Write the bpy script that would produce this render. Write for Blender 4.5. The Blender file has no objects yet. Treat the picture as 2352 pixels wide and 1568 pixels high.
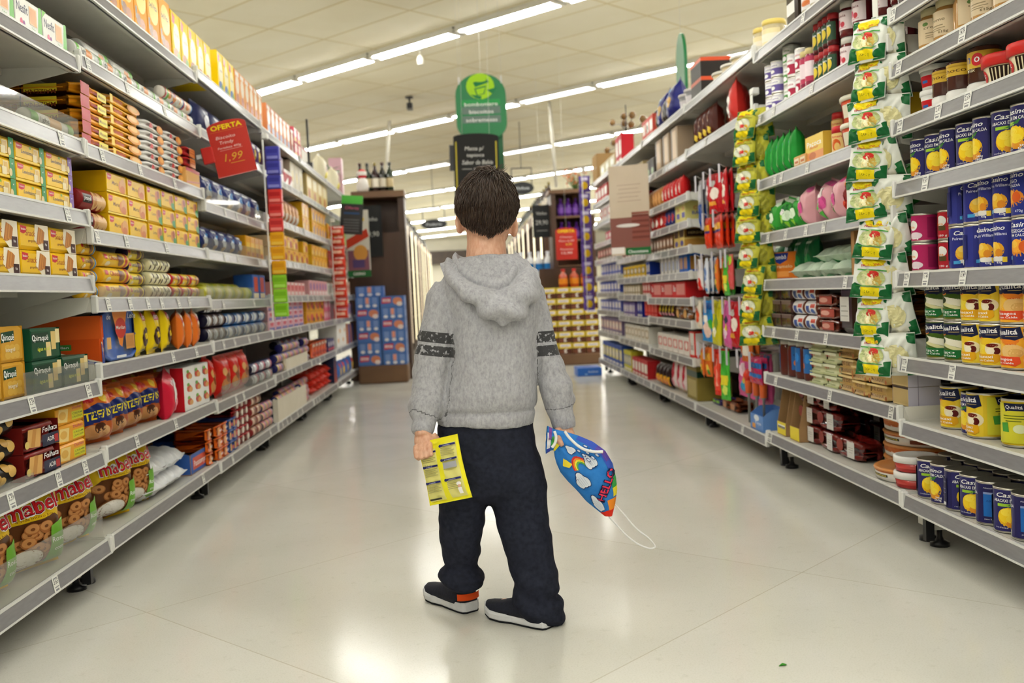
import bpy, math, random
from mathutils import Vector, Matrix, noise
from mathutils.geometry import tessellate_polygon
C = bpy.context.scene.collection
PI = math.pi
R = random.Random(7)

# ---------------------------------------------------------------- camera (35 mm lens, 0.8 m above the floor)
F_PX = 2287.0; CX, CY = 1176.0, 784.0; CAM = Vector((0, 0, 0.8))
_ya, _pi, _ro = 0.0454826, 0.0485162, -0.0471176
FW = Vector((math.sin(_ya)*math.cos(_pi), math.cos(_ya)*math.cos(_pi), -math.sin(_pi)))
_r0 = Vector((math.cos(_ya), -math.sin(_ya), 0)); _u0 = _r0.cross(FW)
RT = math.cos(_ro)*_r0 + math.sin(_ro)*_u0
UP = -math.sin(_ro)*_r0 + math.cos(_ro)*_u0
def ray(x, y): return FW + RT*((x-CX)/F_PX) + UP*((CY-y)/F_PX)
def on_y(x, y, Y):
    d = ray(x, y); return CAM + d*(Y/d.y)
def on_x(x, y, X):
    d = ray(x, y); return CAM + d*(X/d.x)
def on_z(x, y, Z):
    d = ray(x, y); return CAM + d*((Z-CAM.z)/d.z)
def y_at(X, px, z):
    """distance down the aisle of the point at lateral X and height z seen in column px"""
    n = RT*F_PX - FW*(px-CX)
    return -(n.x*X + n.z*(z-CAM.z))/n.y
cam = bpy.data.cameras.new('camera'); cam_o = bpy.data.objects.new('camera', cam); C.objects.link(cam_o)
cam.sensor_width = 36; cam.lens = 36*F_PX/2352; cam.clip_start = 0.05; cam.clip_end = 200
cam_o.matrix_world = Matrix(((RT.x, UP.x, -FW.x, 0), (RT.y, UP.y, -FW.y, 0), (RT.z, UP.z, -FW.z, 0.8), (0, 0, 0, 1)))
cam.dof.use_dof = True; cam.dof.focus_distance = 2.45; cam.dof.aperture_fstop = 4.0
sc = bpy.context.scene; sc.camera = cam_o
sc.view_settings.view_transform = 'Standard'; sc.view_settings.look = 'None'; sc.view_settings.gamma = 1
sc.view_settings.use_curve_mapping = False; sc.view_settings.exposure = 0.3
sc.cycles.use_denoising = True; sc.cycles.adaptive_threshold = .02; sc.cycles.max_bounces = 6; sc.cycles.diffuse_bounces = 3; sc.cycles.glossy_bounces = 3
sc.cycles.transmission_bounces = 4; sc.cycles.transparent_max_bounces = 12
sc.cycles.caustics_reflective = False; sc.cycles.caustics_refractive = False; sc.cycles.sample_clamp_indirect = 6

# ---------------------------------------------------------------- materials
def lin(c): return c/12.92 if c <= 0.04045 else ((c+0.055)/1.055)**2.4
def rgb(h): return tuple(lin(int(h[i:i+2], 16)/255) for i in (0, 2, 4)) + (1,)
_mats = {}
KIND = dict(c=(.5, 0, .2), f=(.3, 0, .16), p=(.36, 0, .35), m=(.3, 1, .5), s=(.42, .0, .5), k=(.6, 0, .3), r=(.85, 0, .2), g=(.1, 0, .5))
def mat(h, kind='c'):
    """plain material: c carton, f film wrap, p plastic, m metal, s painted steel, k skin, r rough, g glossy"""
    key = h+kind
    if key in _mats: return _mats[key]
    m = bpy.data.materials.new('surface_'+key); m.use_nodes = True
    b = m.node_tree.nodes['Principled BSDF']; ro, me, sp = KIND[kind]
    b.inputs['Base Color'].default_value = rgb(h); b.inputs['Roughness'].default_value = ro
    b.inputs['Metallic'].default_value = me; b.inputs['Specular IOR Level'].default_value = sp
    _mats[key] = m; return m
def nodes(name):
    m = bpy.data.materials.new(name); m.use_nodes = True
    return m, m.node_tree, m.node_tree.nodes['Principled BSDF']
def N(t, typ, **kw):
    n = t.nodes.new(typ)
    for k, v in kw.items():
        if k in n.inputs.keys(): n.inputs[k].default_value = v
        else: setattr(n, k, v)
    return n
def ramp(t, stops, interp='LINEAR'):
    n = t.nodes.new('ShaderNodeValToRGB'); n.color_ramp.interpolation = interp
    e = n.color_ramp.elements
    while len(e) > 1: e.remove(e[-1])
    e[0].position = stops[0][0]; e[0].color = stops[0][1]
    for p, c in stops[1:]:
        k = e.new(p); k.color = c
    return n
def noisy(name, h1, h2, scale, rough=.5, detail=4, bump=0, stretch=(1, 1, 1), spec=.4, metal=0, coord='Object'):
    """two colours mixed by noise, with optional bump: wood, card, cloth, painted plaster"""
    m, t, b = nodes(name); tc = N(t, 'ShaderNodeTexCoord'); mp = N(t, 'ShaderNodeMapping'); mp.inputs['Scale'].default_value = stretch
    nz = N(t, 'ShaderNodeTexNoise', Scale=scale, Detail=detail)
    rp = ramp(t, [(.3, rgb(h1)), (.7, rgb(h2))]); L = t.links.new
    L(tc.outputs[coord], mp.inputs[0]); L(mp.outputs[0], nz.inputs['Vector']); L(nz.outputs['Fac'], rp.inputs[0]); L(rp.outputs[0], b.inputs['Base Color'])
    b.inputs['Roughness'].default_value = rough; b.inputs['Specular IOR Level'].default_value = spec; b.inputs['Metallic'].default_value = metal
    if bump:
        bp = N(t, 'ShaderNodeBump', Strength=bump, Distance=.002); L(nz.outputs['Fac'], bp.inputs['Height']); L(bp.outputs[0], b.inputs['Normal'])
    return m
def emit(name, h, s):
    m, t, b = nodes(name); b.inputs['Base Color'].default_value = rgb('ffffff')
    b.inputs['Emission Color'].default_value = rgb(h); b.inputs['Emission Strength'].default_value = s; return m
def clear(name, h='ffffff', mixf=.12, rough=.08):
    """thin clear plastic: mostly see-through with a glossy skin"""
    m = bpy.data.materials.new(name); m.use_nodes = True; t = m.node_tree; t.nodes.clear()
    o = N(t, 'ShaderNodeOutputMaterial'); a = N(t, 'ShaderNodeBsdfTransparent', Color=rgb(h)); g = N(t, 'ShaderNodeBsdfGlossy', Roughness=rough)
    d = N(t, 'ShaderNodeBsdfDiffuse', Color=rgb('e8e8e4')); mx = N(t, 'ShaderNodeMixShader', Fac=mixf); m2 = N(t, 'ShaderNodeMixShader', Fac=.5)
    L = t.links.new; L(g.outputs[0], m2.inputs[1]); L(d.outputs[0], m2.inputs[2]); L(a.outputs[0], mx.inputs[1]); L(m2.outputs[0], mx.inputs[2]); L(mx.outputs[0], o.inputs[0])
    return m

# ---------------------------------------------------------------- mesh building
class MB:
    def __init__(s): s.v = []; s.f = []; s.m = []; s.s = []; s.mats = []
    def mi(s, m):
        if m not in s.mats: s.mats.append(m)
        return s.mats.index(m)
    def add(s, vs, fs, m, smooth=False):
        b = len(s.v); s.v.extend(tuple(v) for v in vs); k = s.mi(m)
        for f in fs: s.f.append(tuple(b+i for i in f)); s.m.append(k); s.s.append(smooth)
        return s
    def box(s, a, b, m, sides=None):
        x0, y0, z0 = a; x1, y1, z1 = b
        vs = [(x0,y0,z0),(x1,y0,z0),(x1,y1,z0),(x0,y1,z0),(x0,y0,z1),(x1,y0,z1),(x1,y1,z1),(x0,y1,z1)]
        fs = dict(bottom=(0,3,2,1), top=(4,5,6,7), front=(0,1,5,4), right=(1,2,6,5), back=(2,3,7,6), left=(3,0,4,7))
        if not sides: return s.add(vs, fs.values(), m)
        for k, f in fs.items(): s.add(vs, [f], sides.get(k, m))
        return s
    def rbox(s, a, b, m, r, sides=None):
        """box with chamfered edges"""
        x0, y0, z0 = a; x1, y1, z1 = b; xs = (x0, x1); ys = (y0, y1); zs = (z0, z1); vs = []; id = {}
        for i in (0, 1):
            for j in (0, 1):
                for k in (0, 1):
                    dx = r if i == 0 else -r; dy = r if j == 0 else -r; dz = r if k == 0 else -r
                    for ax, p in enumerate(((xs[i], ys[j]+dy, zs[k]+dz), (xs[i]+dx, ys[j], zs[k]+dz), (xs[i]+dx, ys[j]+dy, zs[k]))):
                        id[i,j,k,ax] = len(vs); vs.append(p)
        g = lambda *q: tuple(id[t] for t in q)
        F = dict(left=g((0,1,0,0),(0,0,0,0),(0,0,1,0),(0,1,1,0)), right=g((1,0,0,0),(1,1,0,0),(1,1,1,0),(1,0,1,0)),
                 front=g((0,0,0,1),(1,0,0,1),(1,0,1,1),(0,0,1,1)), back=g((1,1,0,1),(0,1,0,1),(0,1,1,1),(1,1,1,1)),
                 bottom=g((0,1,0,2),(1,1,0,2),(1,0,0,2),(0,0,0,2)), top=g((0,0,1,2),(1,0,1,2),(1,1,1,2),(0,1,1,2)))
        base = len(s.v); s.v.extend(vs)
        def put(f, mm): s.f.append(tuple(base+i for i in f)); s.m.append(s.mi(mm)); s.s.append(False)
        for k, f in F.items(): put(f, (sides or {}).get(k, m))
        e = []
        for k in (0, 1):
            for j in (0, 1): e.append(g((0,j,k,1),(1,j,k,1),(1,j,k,2),(0,j,k,2)))
            for i in (0, 1): e.append(g((i,0,k,0),(i,1,k,0),(i,1,k,2),(i,0,k,2)))
        for i in (0, 1):
            for j in (0, 1): e.append(g((i,j,0,0),(i,j,1,0),(i,j,1,1),(i,j,0,1)))
        for i in (0, 1):
            for j in (0, 1):
                for k in (0, 1): e.append(g((i,j,k,0),(i,j,k,1),(i,j,k,2)))
        for f in e: put(f, m)
        return s
    def lathe(s, prof, m, n=24, o=(0, 0, 0), ax='z', smooth=True, mats=None):
        """prof: (radius, height) pairs, bottom to top; mats: one per band"""
        vs = []; k = len(prof)
        for r, z in prof:
            for i in range(n):
                a = 2*PI*i/n; c, d = r*math.cos(a), r*math.sin(a)
                p = (c, d, z) if ax == 'z' else ((z, c, d) if ax == 'x' else (d, z, c))
                vs.append((p[0]+o[0], p[1]+o[1], p[2]+o[2]))
        for j in range(k-1):
            fs = [(j*n+i, j*n+(i+1) % n, (j+1)*n+(i+1) % n, (j+1)*n+i) for i in range(n)]
            if j == 0: b = len(s.v); s.v.extend(vs)
            kk = s.mi(mats[j] if mats else m)
            for f in fs: s.f.append(tuple(b+q for q in f)); s.m.append(kk); s.s.append(smooth)
        for j, rev in ((0, 1), (k-1, 0)):
            if prof[j][0] > 1e-5:
                f = [b+j*n+i for i in range(n)]
                s.f.append(tuple(reversed(f)) if rev else tuple(f)); s.m.append(s.mi((mats[0] if j == 0 else mats[-1]) if mats else m)); s.s.append(False)
        return s
    def loft(s, rings, m, close=True, caps=True, smooth=True):
        n = len(rings[0]); vs = [p for r in rings for p in r]; fs = []
        for j in range(len(rings)-1):
            for i in range(n if close else n-1):
                fs.append((j*n+i, j*n+(i+1) % n, (j+1)*n+(i+1) % n, (j+1)*n+i))
        s.add(vs, fs, m, smooth)
        if caps and close:
            b = len(s.v)-len(vs); q = (len(rings)-1)*n
            s.f.append(tuple(b+i for i in reversed(range(n)))); s.f.append(tuple(b+q+i for i in range(n)))
            s.m += [s.mi(m)]*2; s.s += [smooth]*2
        return s
    def tube(s, path, r, m, n=8, closed=False):
        """round bar along a path; r may be a list"""
        P = [Vector(p) for p in path]; rings = []; k = len(P); up = Vector((.13, .21, .97)).normalized()
        for i, p in enumerate(P):
            t = (P[min(i+1, k-1)]-P[max(i-1, 0)]).normalized()
            a = t.cross(up)
            if a.length < .05: a = t.cross(Vector((1, 0, 0)))
            a.normalize(); up2 = a.cross(t); up = up2 if up2.length > .1 else up; rr = r[i] if isinstance(r, (list, tuple)) else r
            rings.append([p+a*(rr*math.cos(2*PI*j/n))+up2*(rr*math.sin(2*PI*j/n)) for j in range(n)])
        return s.loft(rings, m)
    def art(s, layers, fn, w=1, h=1, lift=.00012, cell=None, cull=None):
        """flat print on a surface: layers in face fractions (0..1), fn(u, v, lift) -> point"""
        for q, L in enumerate(layers):
            k, col = L[0], L[1]; m = col if not isinstance(col, str) else mat(col, 'f'); l = lift*(q+1)
            if k == 'r':
                u0, v0, u1, v1 = L[2:6]
                a = 1 if not cell else max(1, math.ceil((u1-u0)*w/cell)); b = 1 if not cell else max(1, math.ceil((v1-v0)*h/cell))
                s.add([fn(u0+(u1-u0)*i/a, v0+(v1-v0)*j/b, l) for j in range(b+1) for i in range(a+1)],
                      [(j*(a+1)+i, j*(a+1)+i+1, (j+1)*(a+1)+i+1, (j+1)*(a+1)+i) for j in range(b) for i in range(a)], m, bool(cell))
            elif k == 'e':
                u, v, ru, rv = L[2:6]; n = 18; rings = 1 if not cell else max(1, math.ceil(max(ru*w, rv*h)/cell/1.5))
                pts = [fn(u, v, l)]+[fn(u+ru*t/rings*math.cos(2*PI*i/n), v+rv*t/rings*math.sin(2*PI*i/n), l) for t in range(1, rings+1) for i in range(n)]
                fs = [(0, 1+i, 1+(i+1) % n) for i in range(n)]
                for t in range(1, rings): fs += [(1+(t-1)*n+i, 1+t*n+i, 1+t*n+(i+1) % n, 1+(t-1)*n+(i+1) % n) for i in range(n)]
                s.add(pts, fs, m)
            elif k == 'p':
                P = L[2]
                if cell:                           # follow a curved surface: cut the outline into short strips
                    v0, v1 = min(q_[1] for q_ in P), max(q_[1] for q_ in P); nr = max(4, math.ceil((v1-v0)*h/cell*2.5))
                    def cross(v): return sorted(a[0]+(v-a[1])/(b_[1]-a[1])*(b_[0]-a[0]) for a, b_ in zip(P, P[1:]+P[:1]) if (a[1] <= v) != (b_[1] <= v))
                    for j in range(nr):
                        va, vb = v0+(v1-v0)*j/nr, v0+(v1-v0)*(j+1)/nr; e_ = (vb-va)*.02; A, B = cross(va+e_), cross(vb-e_)
                        if len(A) != len(B): A = B = cross((va+vb)/2)
                        for k_ in range(0, len(A)-1, 2):
                            nc = max(1, math.ceil(max(A[k_+1]-A[k_], B[k_+1]-B[k_])*w/cell))
                            s.add([fn(X[k_]+(X[k_+1]-X[k_])*i/nc, v, l) for X, v in ((A, va), (B, vb)) for i in range(nc+1)], [(i, i+1, nc+2+i, nc+1+i) for i in range(nc)], m, True)
                    continue
                tr = tessellate_polygon([[Vector((a*w, b*h, 0)) for a, b in P]])
                tri = []
                for t in tr:
                    a, b, c = (P[i] for i in t)
                    if (b[0]-a[0])*(c[1]-a[1])-(b[1]-a[1])*(c[0]-a[0]) < 0: t = t[::-1]
                    tri.append(t)
                s.add([fn(a, b, l) for a, b in P], tri, m)
            elif k == 't':
                txt, u, v, th = L[2:6]; opt = L[6] if len(L) > 6 else {}
                vs, fs, tw = glyphs(txt, opt.get('b', .012), opt.get('s', 0))
                sx = sy = th*h
                if 'w' in opt: sx = opt['w']*w/tw
                ca, sa = math.cos(opt.get('a', 0)), math.sin(opt.get('a', 0))
                P = []
                for x, y in vs:
                    x, y = x*sx, y*sy; x, y = x*ca-y*sa, x*sa+y*ca
                    P.append(fn(u+x/w, v+y/h, l))
                s.add(P, fs, m)
        return s
    def mesh(s, name):
        me = bpy.data.meshes.new(name); me.from_pydata(s.v, [], s.f)
        for m in s.mats: me.materials.append(m)
        me.polygons.foreach_set('material_index', s.m); me.polygons.foreach_set('use_smooth', s.s); me.update(); return me
    def obj(s, name, parent=None, loc=None, rz=0):
        o = bpy.data.objects.new(name, s.mesh(name)); C.objects.link(o); o.parent = parent
        if loc: o.location = loc
        if rz: o.rotation_euler.z = rz
        return o
_gl = {}
def glyphs(txt, bold, slant):
    """outline letters as flat triangles, centred in x, cap height 1"""
    k = (txt, bold, slant)
    if k not in _gl:
        cu = bpy.data.curves.new('letters', 'FONT'); cu.body = txt; cu.size = 1.37; cu.resolution_u = 2; cu.offset = bold; cu.shear = slant; cu.align_x = 'CENTER'
        ob = bpy.data.objects.new('letters', cu); me = bpy.data.meshes.new_from_object(ob)
        vs = [(v.co.x, v.co.y) for v in me.vertices]; fs = []
        for p in me.polygons:
            t = tuple(p.vertices); a, b, c = (vs[i] for i in t[:3])
            fs.append(t if (b[0]-a[0])*(c[1]-a[1])-(b[1]-a[1])*(c[0]-a[0]) >= 0 else t[::-1])
        x0 = min(v[0] for v in vs) if vs else 0; x1 = max(v[0] for v in vs) if vs else 1
        vs = [(x-(x0+x1)/2, y) for x, y in vs]; _gl[k] = (vs, fs, max(1e-3, x1-x0))
        bpy.data.objects.remove(ob); bpy.data.curves.remove(cu); bpy.data.meshes.remove(me)
    return _gl[k]

# ---------------------------------------------------------------- naming
_seen = {}
def tag(o, label, cat, group=None):
    _seen.setdefault(label, []).append(o.name)
    o['label'] = label; o['category'] = cat
    if group: o['group'] = group
    return o
def empty(name, loc=(0, 0, 0), rz=0, parent=None):
    o = bpy.data.objects.new(name, None); C.objects.link(o); o.location = loc; o.rotation_euler.z = rz; o.parent = parent; return o
def structure(o, **k): o['kind'] = 'structure'; return o
class Proto:
    """one kind of thing: a main mesh and the meshes of its parts; put() makes a thing with its own copies of the parts"""
    def __init__(s, name, mesh, parts=()): s.name = name; s.me = mesh; s.parts = parts
    def put(s, loc, rz, label, cat, group=None, rot=None, scale=None):
        o = bpy.data.objects.new(s.name, s.me); C.objects.link(o); o.location = loc
        o.rotation_euler = rot if rot else (0, 0, rz)
        if scale: o.scale = scale
        for pn, pm in s.parts:
            c = bpy.data.objects.new(pn, pm); C.objects.link(c); c.parent = o
        return tag(o, label, cat, group)
ORD = 'first second third fourth fifth sixth seventh eighth ninth tenth eleventh twelfth thirteenth fourteenth fifteenth sixteenth seventeenth eighteenth nineteenth twentieth'.split()
def nth(i): return ORD[i] if i < 20 else 'number %d' % (i+1)
# ---------------------------------------------------------------- the room: floor, ceiling grid turned 45 degrees to the aisle, walls
HC = 3.35; X0, X1, Y0, Y1 = -9.0, 10.0, -10.0, 44.0
def floor_material():
    m, t, b = nodes('polished_vinyl_floor'); L = t.links.new
    tc = N(t, 'ShaderNodeTexCoord'); mp = N(t, 'ShaderNodeMapping'); mp.inputs['Rotation'].default_value = (0, 0, PI/4)
    L(tc.outputs['Object'], mp.inputs[0])
    br = N(t, 'ShaderNodeTexBrick', Scale=1.0); br.offset = 0; br.squash = 1
    br.inputs['Brick Width'].default_value = 1.25; br.inputs['Row Height'].default_value = 1.25; br.inputs['Mortar Size'].default_value = .0025; br.inputs['Mortar Smooth'].default_value = .6
    br.inputs['Color1'].default_value = rgb('dcdad2'); br.inputs['Color2'].default_value = rgb('d8d6cd'); br.inputs['Mortar'].default_value = rgb('c6c1b2')
    L(mp.outputs[0], br.inputs['Vector'])
    n1 = N(t, 'ShaderNodeTexNoise', Scale=2.2, Detail=5); n2 = N(t, 'ShaderNodeTexNoise', Scale=260, Detail=2); n3 = N(t, 'ShaderNodeTexNoise', Scale=30, Detail=6, Roughness=.7)
    for n in (n1, n2, n3): L(tc.outputs['Object'], n.inputs['Vector'])
    def mul(a, fac, lo, hi, f):
        r = ramp(t, [(lo, (f, f, f*.98, 1)), (hi, (1, 1, 1, 1))]); x = N(t, 'ShaderNodeMix', data_type='RGBA', blend_type='MULTIPLY'); x.inputs[0].default_value = 1
        L(fac, r.inputs[0]); L(a, x.inputs[6]); L(r.outputs[0], x.inputs[7]); return x.outputs[2]
    c = mul(br.outputs['Color'], n1.outputs['Fac'], .3, .7, .93); c = mul(c, n2.outputs['Fac'], .35, .5, .93); c = mul(c, n3.outputs['Fac'], .3, .42, .9)
    L(c, b.inputs['Base Color'])
    rr = N(t, 'ShaderNodeMapRange'); rr.inputs['To Min'].default_value = .09; rr.inputs['To Max'].default_value = .2
    L(n1.outputs['Fac'], rr.inputs[0]); L(rr.outputs[0], b.inputs['Roughness']); b.inputs['Specular IOR Level'].default_value = .35; b.inputs['IOR'].default_value = 1.3
    bp = N(t, 'ShaderNodeBump', Strength=.03, Distance=.01); L(n1.outputs['Fac'], bp.inputs['Height']); L(bp.outputs[0], b.inputs['Normal'])
    return m
o = MB().box((X0, Y0, -.12), (X1, Y1, 0), floor_material()).obj('floor'); structure(o)
def ceiling_material():
    m, t, b = nodes('mineral_fibre_ceiling'); L = t.links.new
    tc = N(t, 'ShaderNodeTexCoord'); mp = N(t, 'ShaderNodeMapping'); mp.inputs['Rotation'].default_value = (0, 0, PI/4); mp.inputs['Location'].default_value = (.38, .13, 0)
    L(tc.outputs['Object'], mp.inputs[0])
    br = N(t, 'ShaderNodeTexBrick', Scale=1.0); br.offset = 0; br.squash = 1
    br.inputs['Brick Width'].default_value = 1.25; br.inputs['Row Height'].default_value = .625; br.inputs['Mortar Size'].default_value = .014; br.inputs['Mortar Smooth'].default_value = .3
    br.inputs['Color1'].default_value = rgb('f8f2dc'); br.inputs['Color2'].default_value = rgb('efead8'); br.inputs['Mortar'].default_value = rgb('dccfa6')
    L(mp.outputs[0], br.inputs['Vector']); n = N(t, 'ShaderNodeTexNoise', Scale=1.3, Detail=3); L(tc.outputs['Object'], n.inputs['Vector'])
    r = ramp(t, [(.3, (.93, .91, .86, 1)), (.7, (1, 1, 1, 1))]); x = N(t, 'ShaderNodeMix', data_type='RGBA', blend_type='MULTIPLY'); x.inputs[0].default_value = 1
    L(n.outputs['Fac'], r.inputs[0]); L(br.outputs['Color'], x.inputs[6]); L(r.outputs[0], x.inputs[7]); L(x.outputs[2], b.inputs['Base Color']); b.inputs['Roughness'].default_value = .85; b.inputs['Specular IOR Level'].default_value = .2
    return m
o = MB().box((X0, Y0, HC), (X1, Y1, HC+.1), ceiling_material()).obj('ceiling'); structure(o)
plaster = noisy('painted_plaster', 'd8d2c0', 'e0dac8', 3, .8, bump=.1)
for nm, a, b in (('wall_left', (X0-.15, Y0, 0), (X0, Y1, HC)), ('wall_right', (X1, Y0, 0), (X1+.15, Y1, HC)), ('wall_back', (X0, Y0-.15, 0), (X1, Y0, HC)), ('wall_far', (X0, Y1, 0), (X1, Y1+.15, HC))):
    structure(MB().box(a, b, plaster).obj(nm))
structure(MB().box((X0, Y1-.35, 2.2), (X1, Y1, 2.78), noisy('dark_fascia', '3a2f28', '46392f', 6, .5)).obj('trim_1'))

# ---------------------------------------------------------------- ceiling lights: rows of twin-tube fittings, 45 degrees to the aisle
tube_on = emit('lit_fluorescent_tube', 'faf9f2', 50.0)
tube_dim = emit('dim_fluorescent_tube', 'f8f4f0', 6)
steel_white = noisy('white_enamel', 'dedbd0', 'e6e3d8', 8, .4)
LU = 1.27
trough_m = noisy('grey_trough_enamel', '62625e', '6c6c68', 8, .45)
def luminaire(dim=False, ntube=2):
    """shallow enamel trough with side lips, its tubes level with the lips"""
    h = MB().box((-LU/2+.015, -.078, -.012), (LU/2-.015, .078, 0), trough_m).box((-LU/2+.015, -.022, -.05), (LU/2-.015, .022, -.012), trough_m)
    for s in (-1, 1):
        h.box((-LU/2+.015, s*.078-.0015, -.052), (LU/2-.015, s*.078+.0015, -.0), steel_white)
        h.box((s*(LU/2-.04)-.025, -.078, -.06), (s*(LU/2-.04)+.025, .078, -.012), steel_white)
    parts = []
    for y in (-.048, .048)[:ntube]:
        parts.append(('tube', MB().lathe([(.0155, -LU/2+.065), (.0155, LU/2-.065)], tube_dim if dim else tube_on, 12, (0, y, -.05), 'x').mesh('tube')))
    return Proto('ceiling_light', h.mesh('ceiling_light'), parts)
lum_on, lum_dim = luminaire(), luminaire(True)
ROWS = [-4.2, -.9, 2.4, 6.87, 10.0, 13.32, 16.5, 19.65, 22.6, 25.7, 28.6, 30.9]
S2 = math.sqrt(2)
for ri, sr in enumerate(ROWS):
    k = 0
    for i in range(-34, 35):
        t = i*1.27+(.22 if sr == 6.87 else .37*(ri-2) % 1.27)
        x = sr/S2+t/S2; y = sr/S2-t/S2             # the row runs along (1,-1)
        if not (X0+.8 < x < X1-.8 and Y0+.8 < y < Y1-1.2): continue
        if y > 12 and not (-6.5 < x < 7.5): continue
        dim = (ri == 4 and 1.0 < x < 2.2) or (ri > 4 and R.random() < .06)
        (lum_dim if dim else lum_on).put((x, y, HC-.0005), -PI/4, '%s, %s in the %s ceiling row from the camera' % ('dim twin tube light' if dim else 'lit twin tube light', nth(k), nth(ri)), 'ceiling light', 'fluorescent ceiling lights')
        k += 1
w = bpy.data.worlds.new('world'); sc.world = w; w.use_nodes = True
w.node_tree.nodes['Background'].inputs[0].default_value = rgb('f2ead8'); w.node_tree.nodes['Background'].inputs[1].default_value = .05

# ---------------------------------------------------------------- shelving runs either side of the aisle
XL, XR = -1.08, 1.275                 # the front edges of the shelves
YL = [1.637+1.309*k for k in range(8)]; YL[7] = 9.75
YR = [1.547+1.323*k for k in range(7)]
LZ = {0: [.095, .352, .559, .858, 1.048, 1.252, 1.488, 1.72], 1: [.098, .36, .603, .80, 1.0, 1.25, 1.507, 1.735], 2: [.093, .348, .61, .788, 1.0, 1.205, 1.515, 1.76],
      3: [.09, .36, .608, .807, 1.02, 1.257, 1.505, 1.745]}
for k in (4, 5, 6): LZ[k] = LZ[3]
RZ = {0: [.11, .326, .516, .763, 1.023, 1.2, 1.365, 1.52, 1.75], 1: [.113, .365, .565, .761, .956, 1.18, 1.45, 1.715], 2: [.09, 1.5, 1.745],
      3: [.09, .338, .55, .68, .83, .975, 1.12, 1.27, 1.49, 1.75], 4: [.09, .35, .535, .70, .83, .99, 1.16, 1.33, 1.50, 1.75], 5: [.09, .36, .56, .72, .87, 1.02, 1.18, 1.36, 1.55, 1.76]}
RZ[6] = RZ[5]
LIP = .045
steel = noisy('shelf_enamel', 'c9c7be', 'd3d1c8', 9, .38, bump=.03)
steel_w = noisy('bracket_enamel', 'd9d8d0', 'e2e0d8', 9, .4)
rail_m = noisy('grey_price_rail', '77767a', '838286', 20, .3, stretch=(1, 6, 6), spec=.6)
rail_edge = mat('dcdcd8', 'p'); black = mat('17171a', 'p'); acrylic = clear('clear_acrylic', 'f4f4f2', .16, .05)
back_m = noisy('perforated_back_panel', '86817a', '8f8a82', 12, .5)
paper = mat('ecece6', 'c'); ink = mat('2a2a2e', 'c'); ink2 = mat('8d8d92', 'c')
_tags = {}
def tag_mesh(price):
    if price not in _tags:
        b = MB().box((-.0165, -.0012, 0), (.0165, 0, .042), paper)
        b.art([('t', ink, price, .5, .52, .3, {'w': .8, 'b': .006}), ('r', ink2, .12, .82, .8, .9), ('r', ink2, .12, .3, .88, .36), ('r', ink2, .2, .1, .8, .22)], lambda u, v, l: (-.0165+.033*u, -.0012-l, .042*v), .033, .042)
        _tags[price] = b.mesh('price_tag')
    return _tags[price]
BAYN = ['nearest', 'second', 'third', 'fourth', 'fifth', 'sixth', 'seventh']
SHELF = {}; ROOT = {}; SHELFO = {}                        # (side, bay, shelf) -> height of the shelf board
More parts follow.
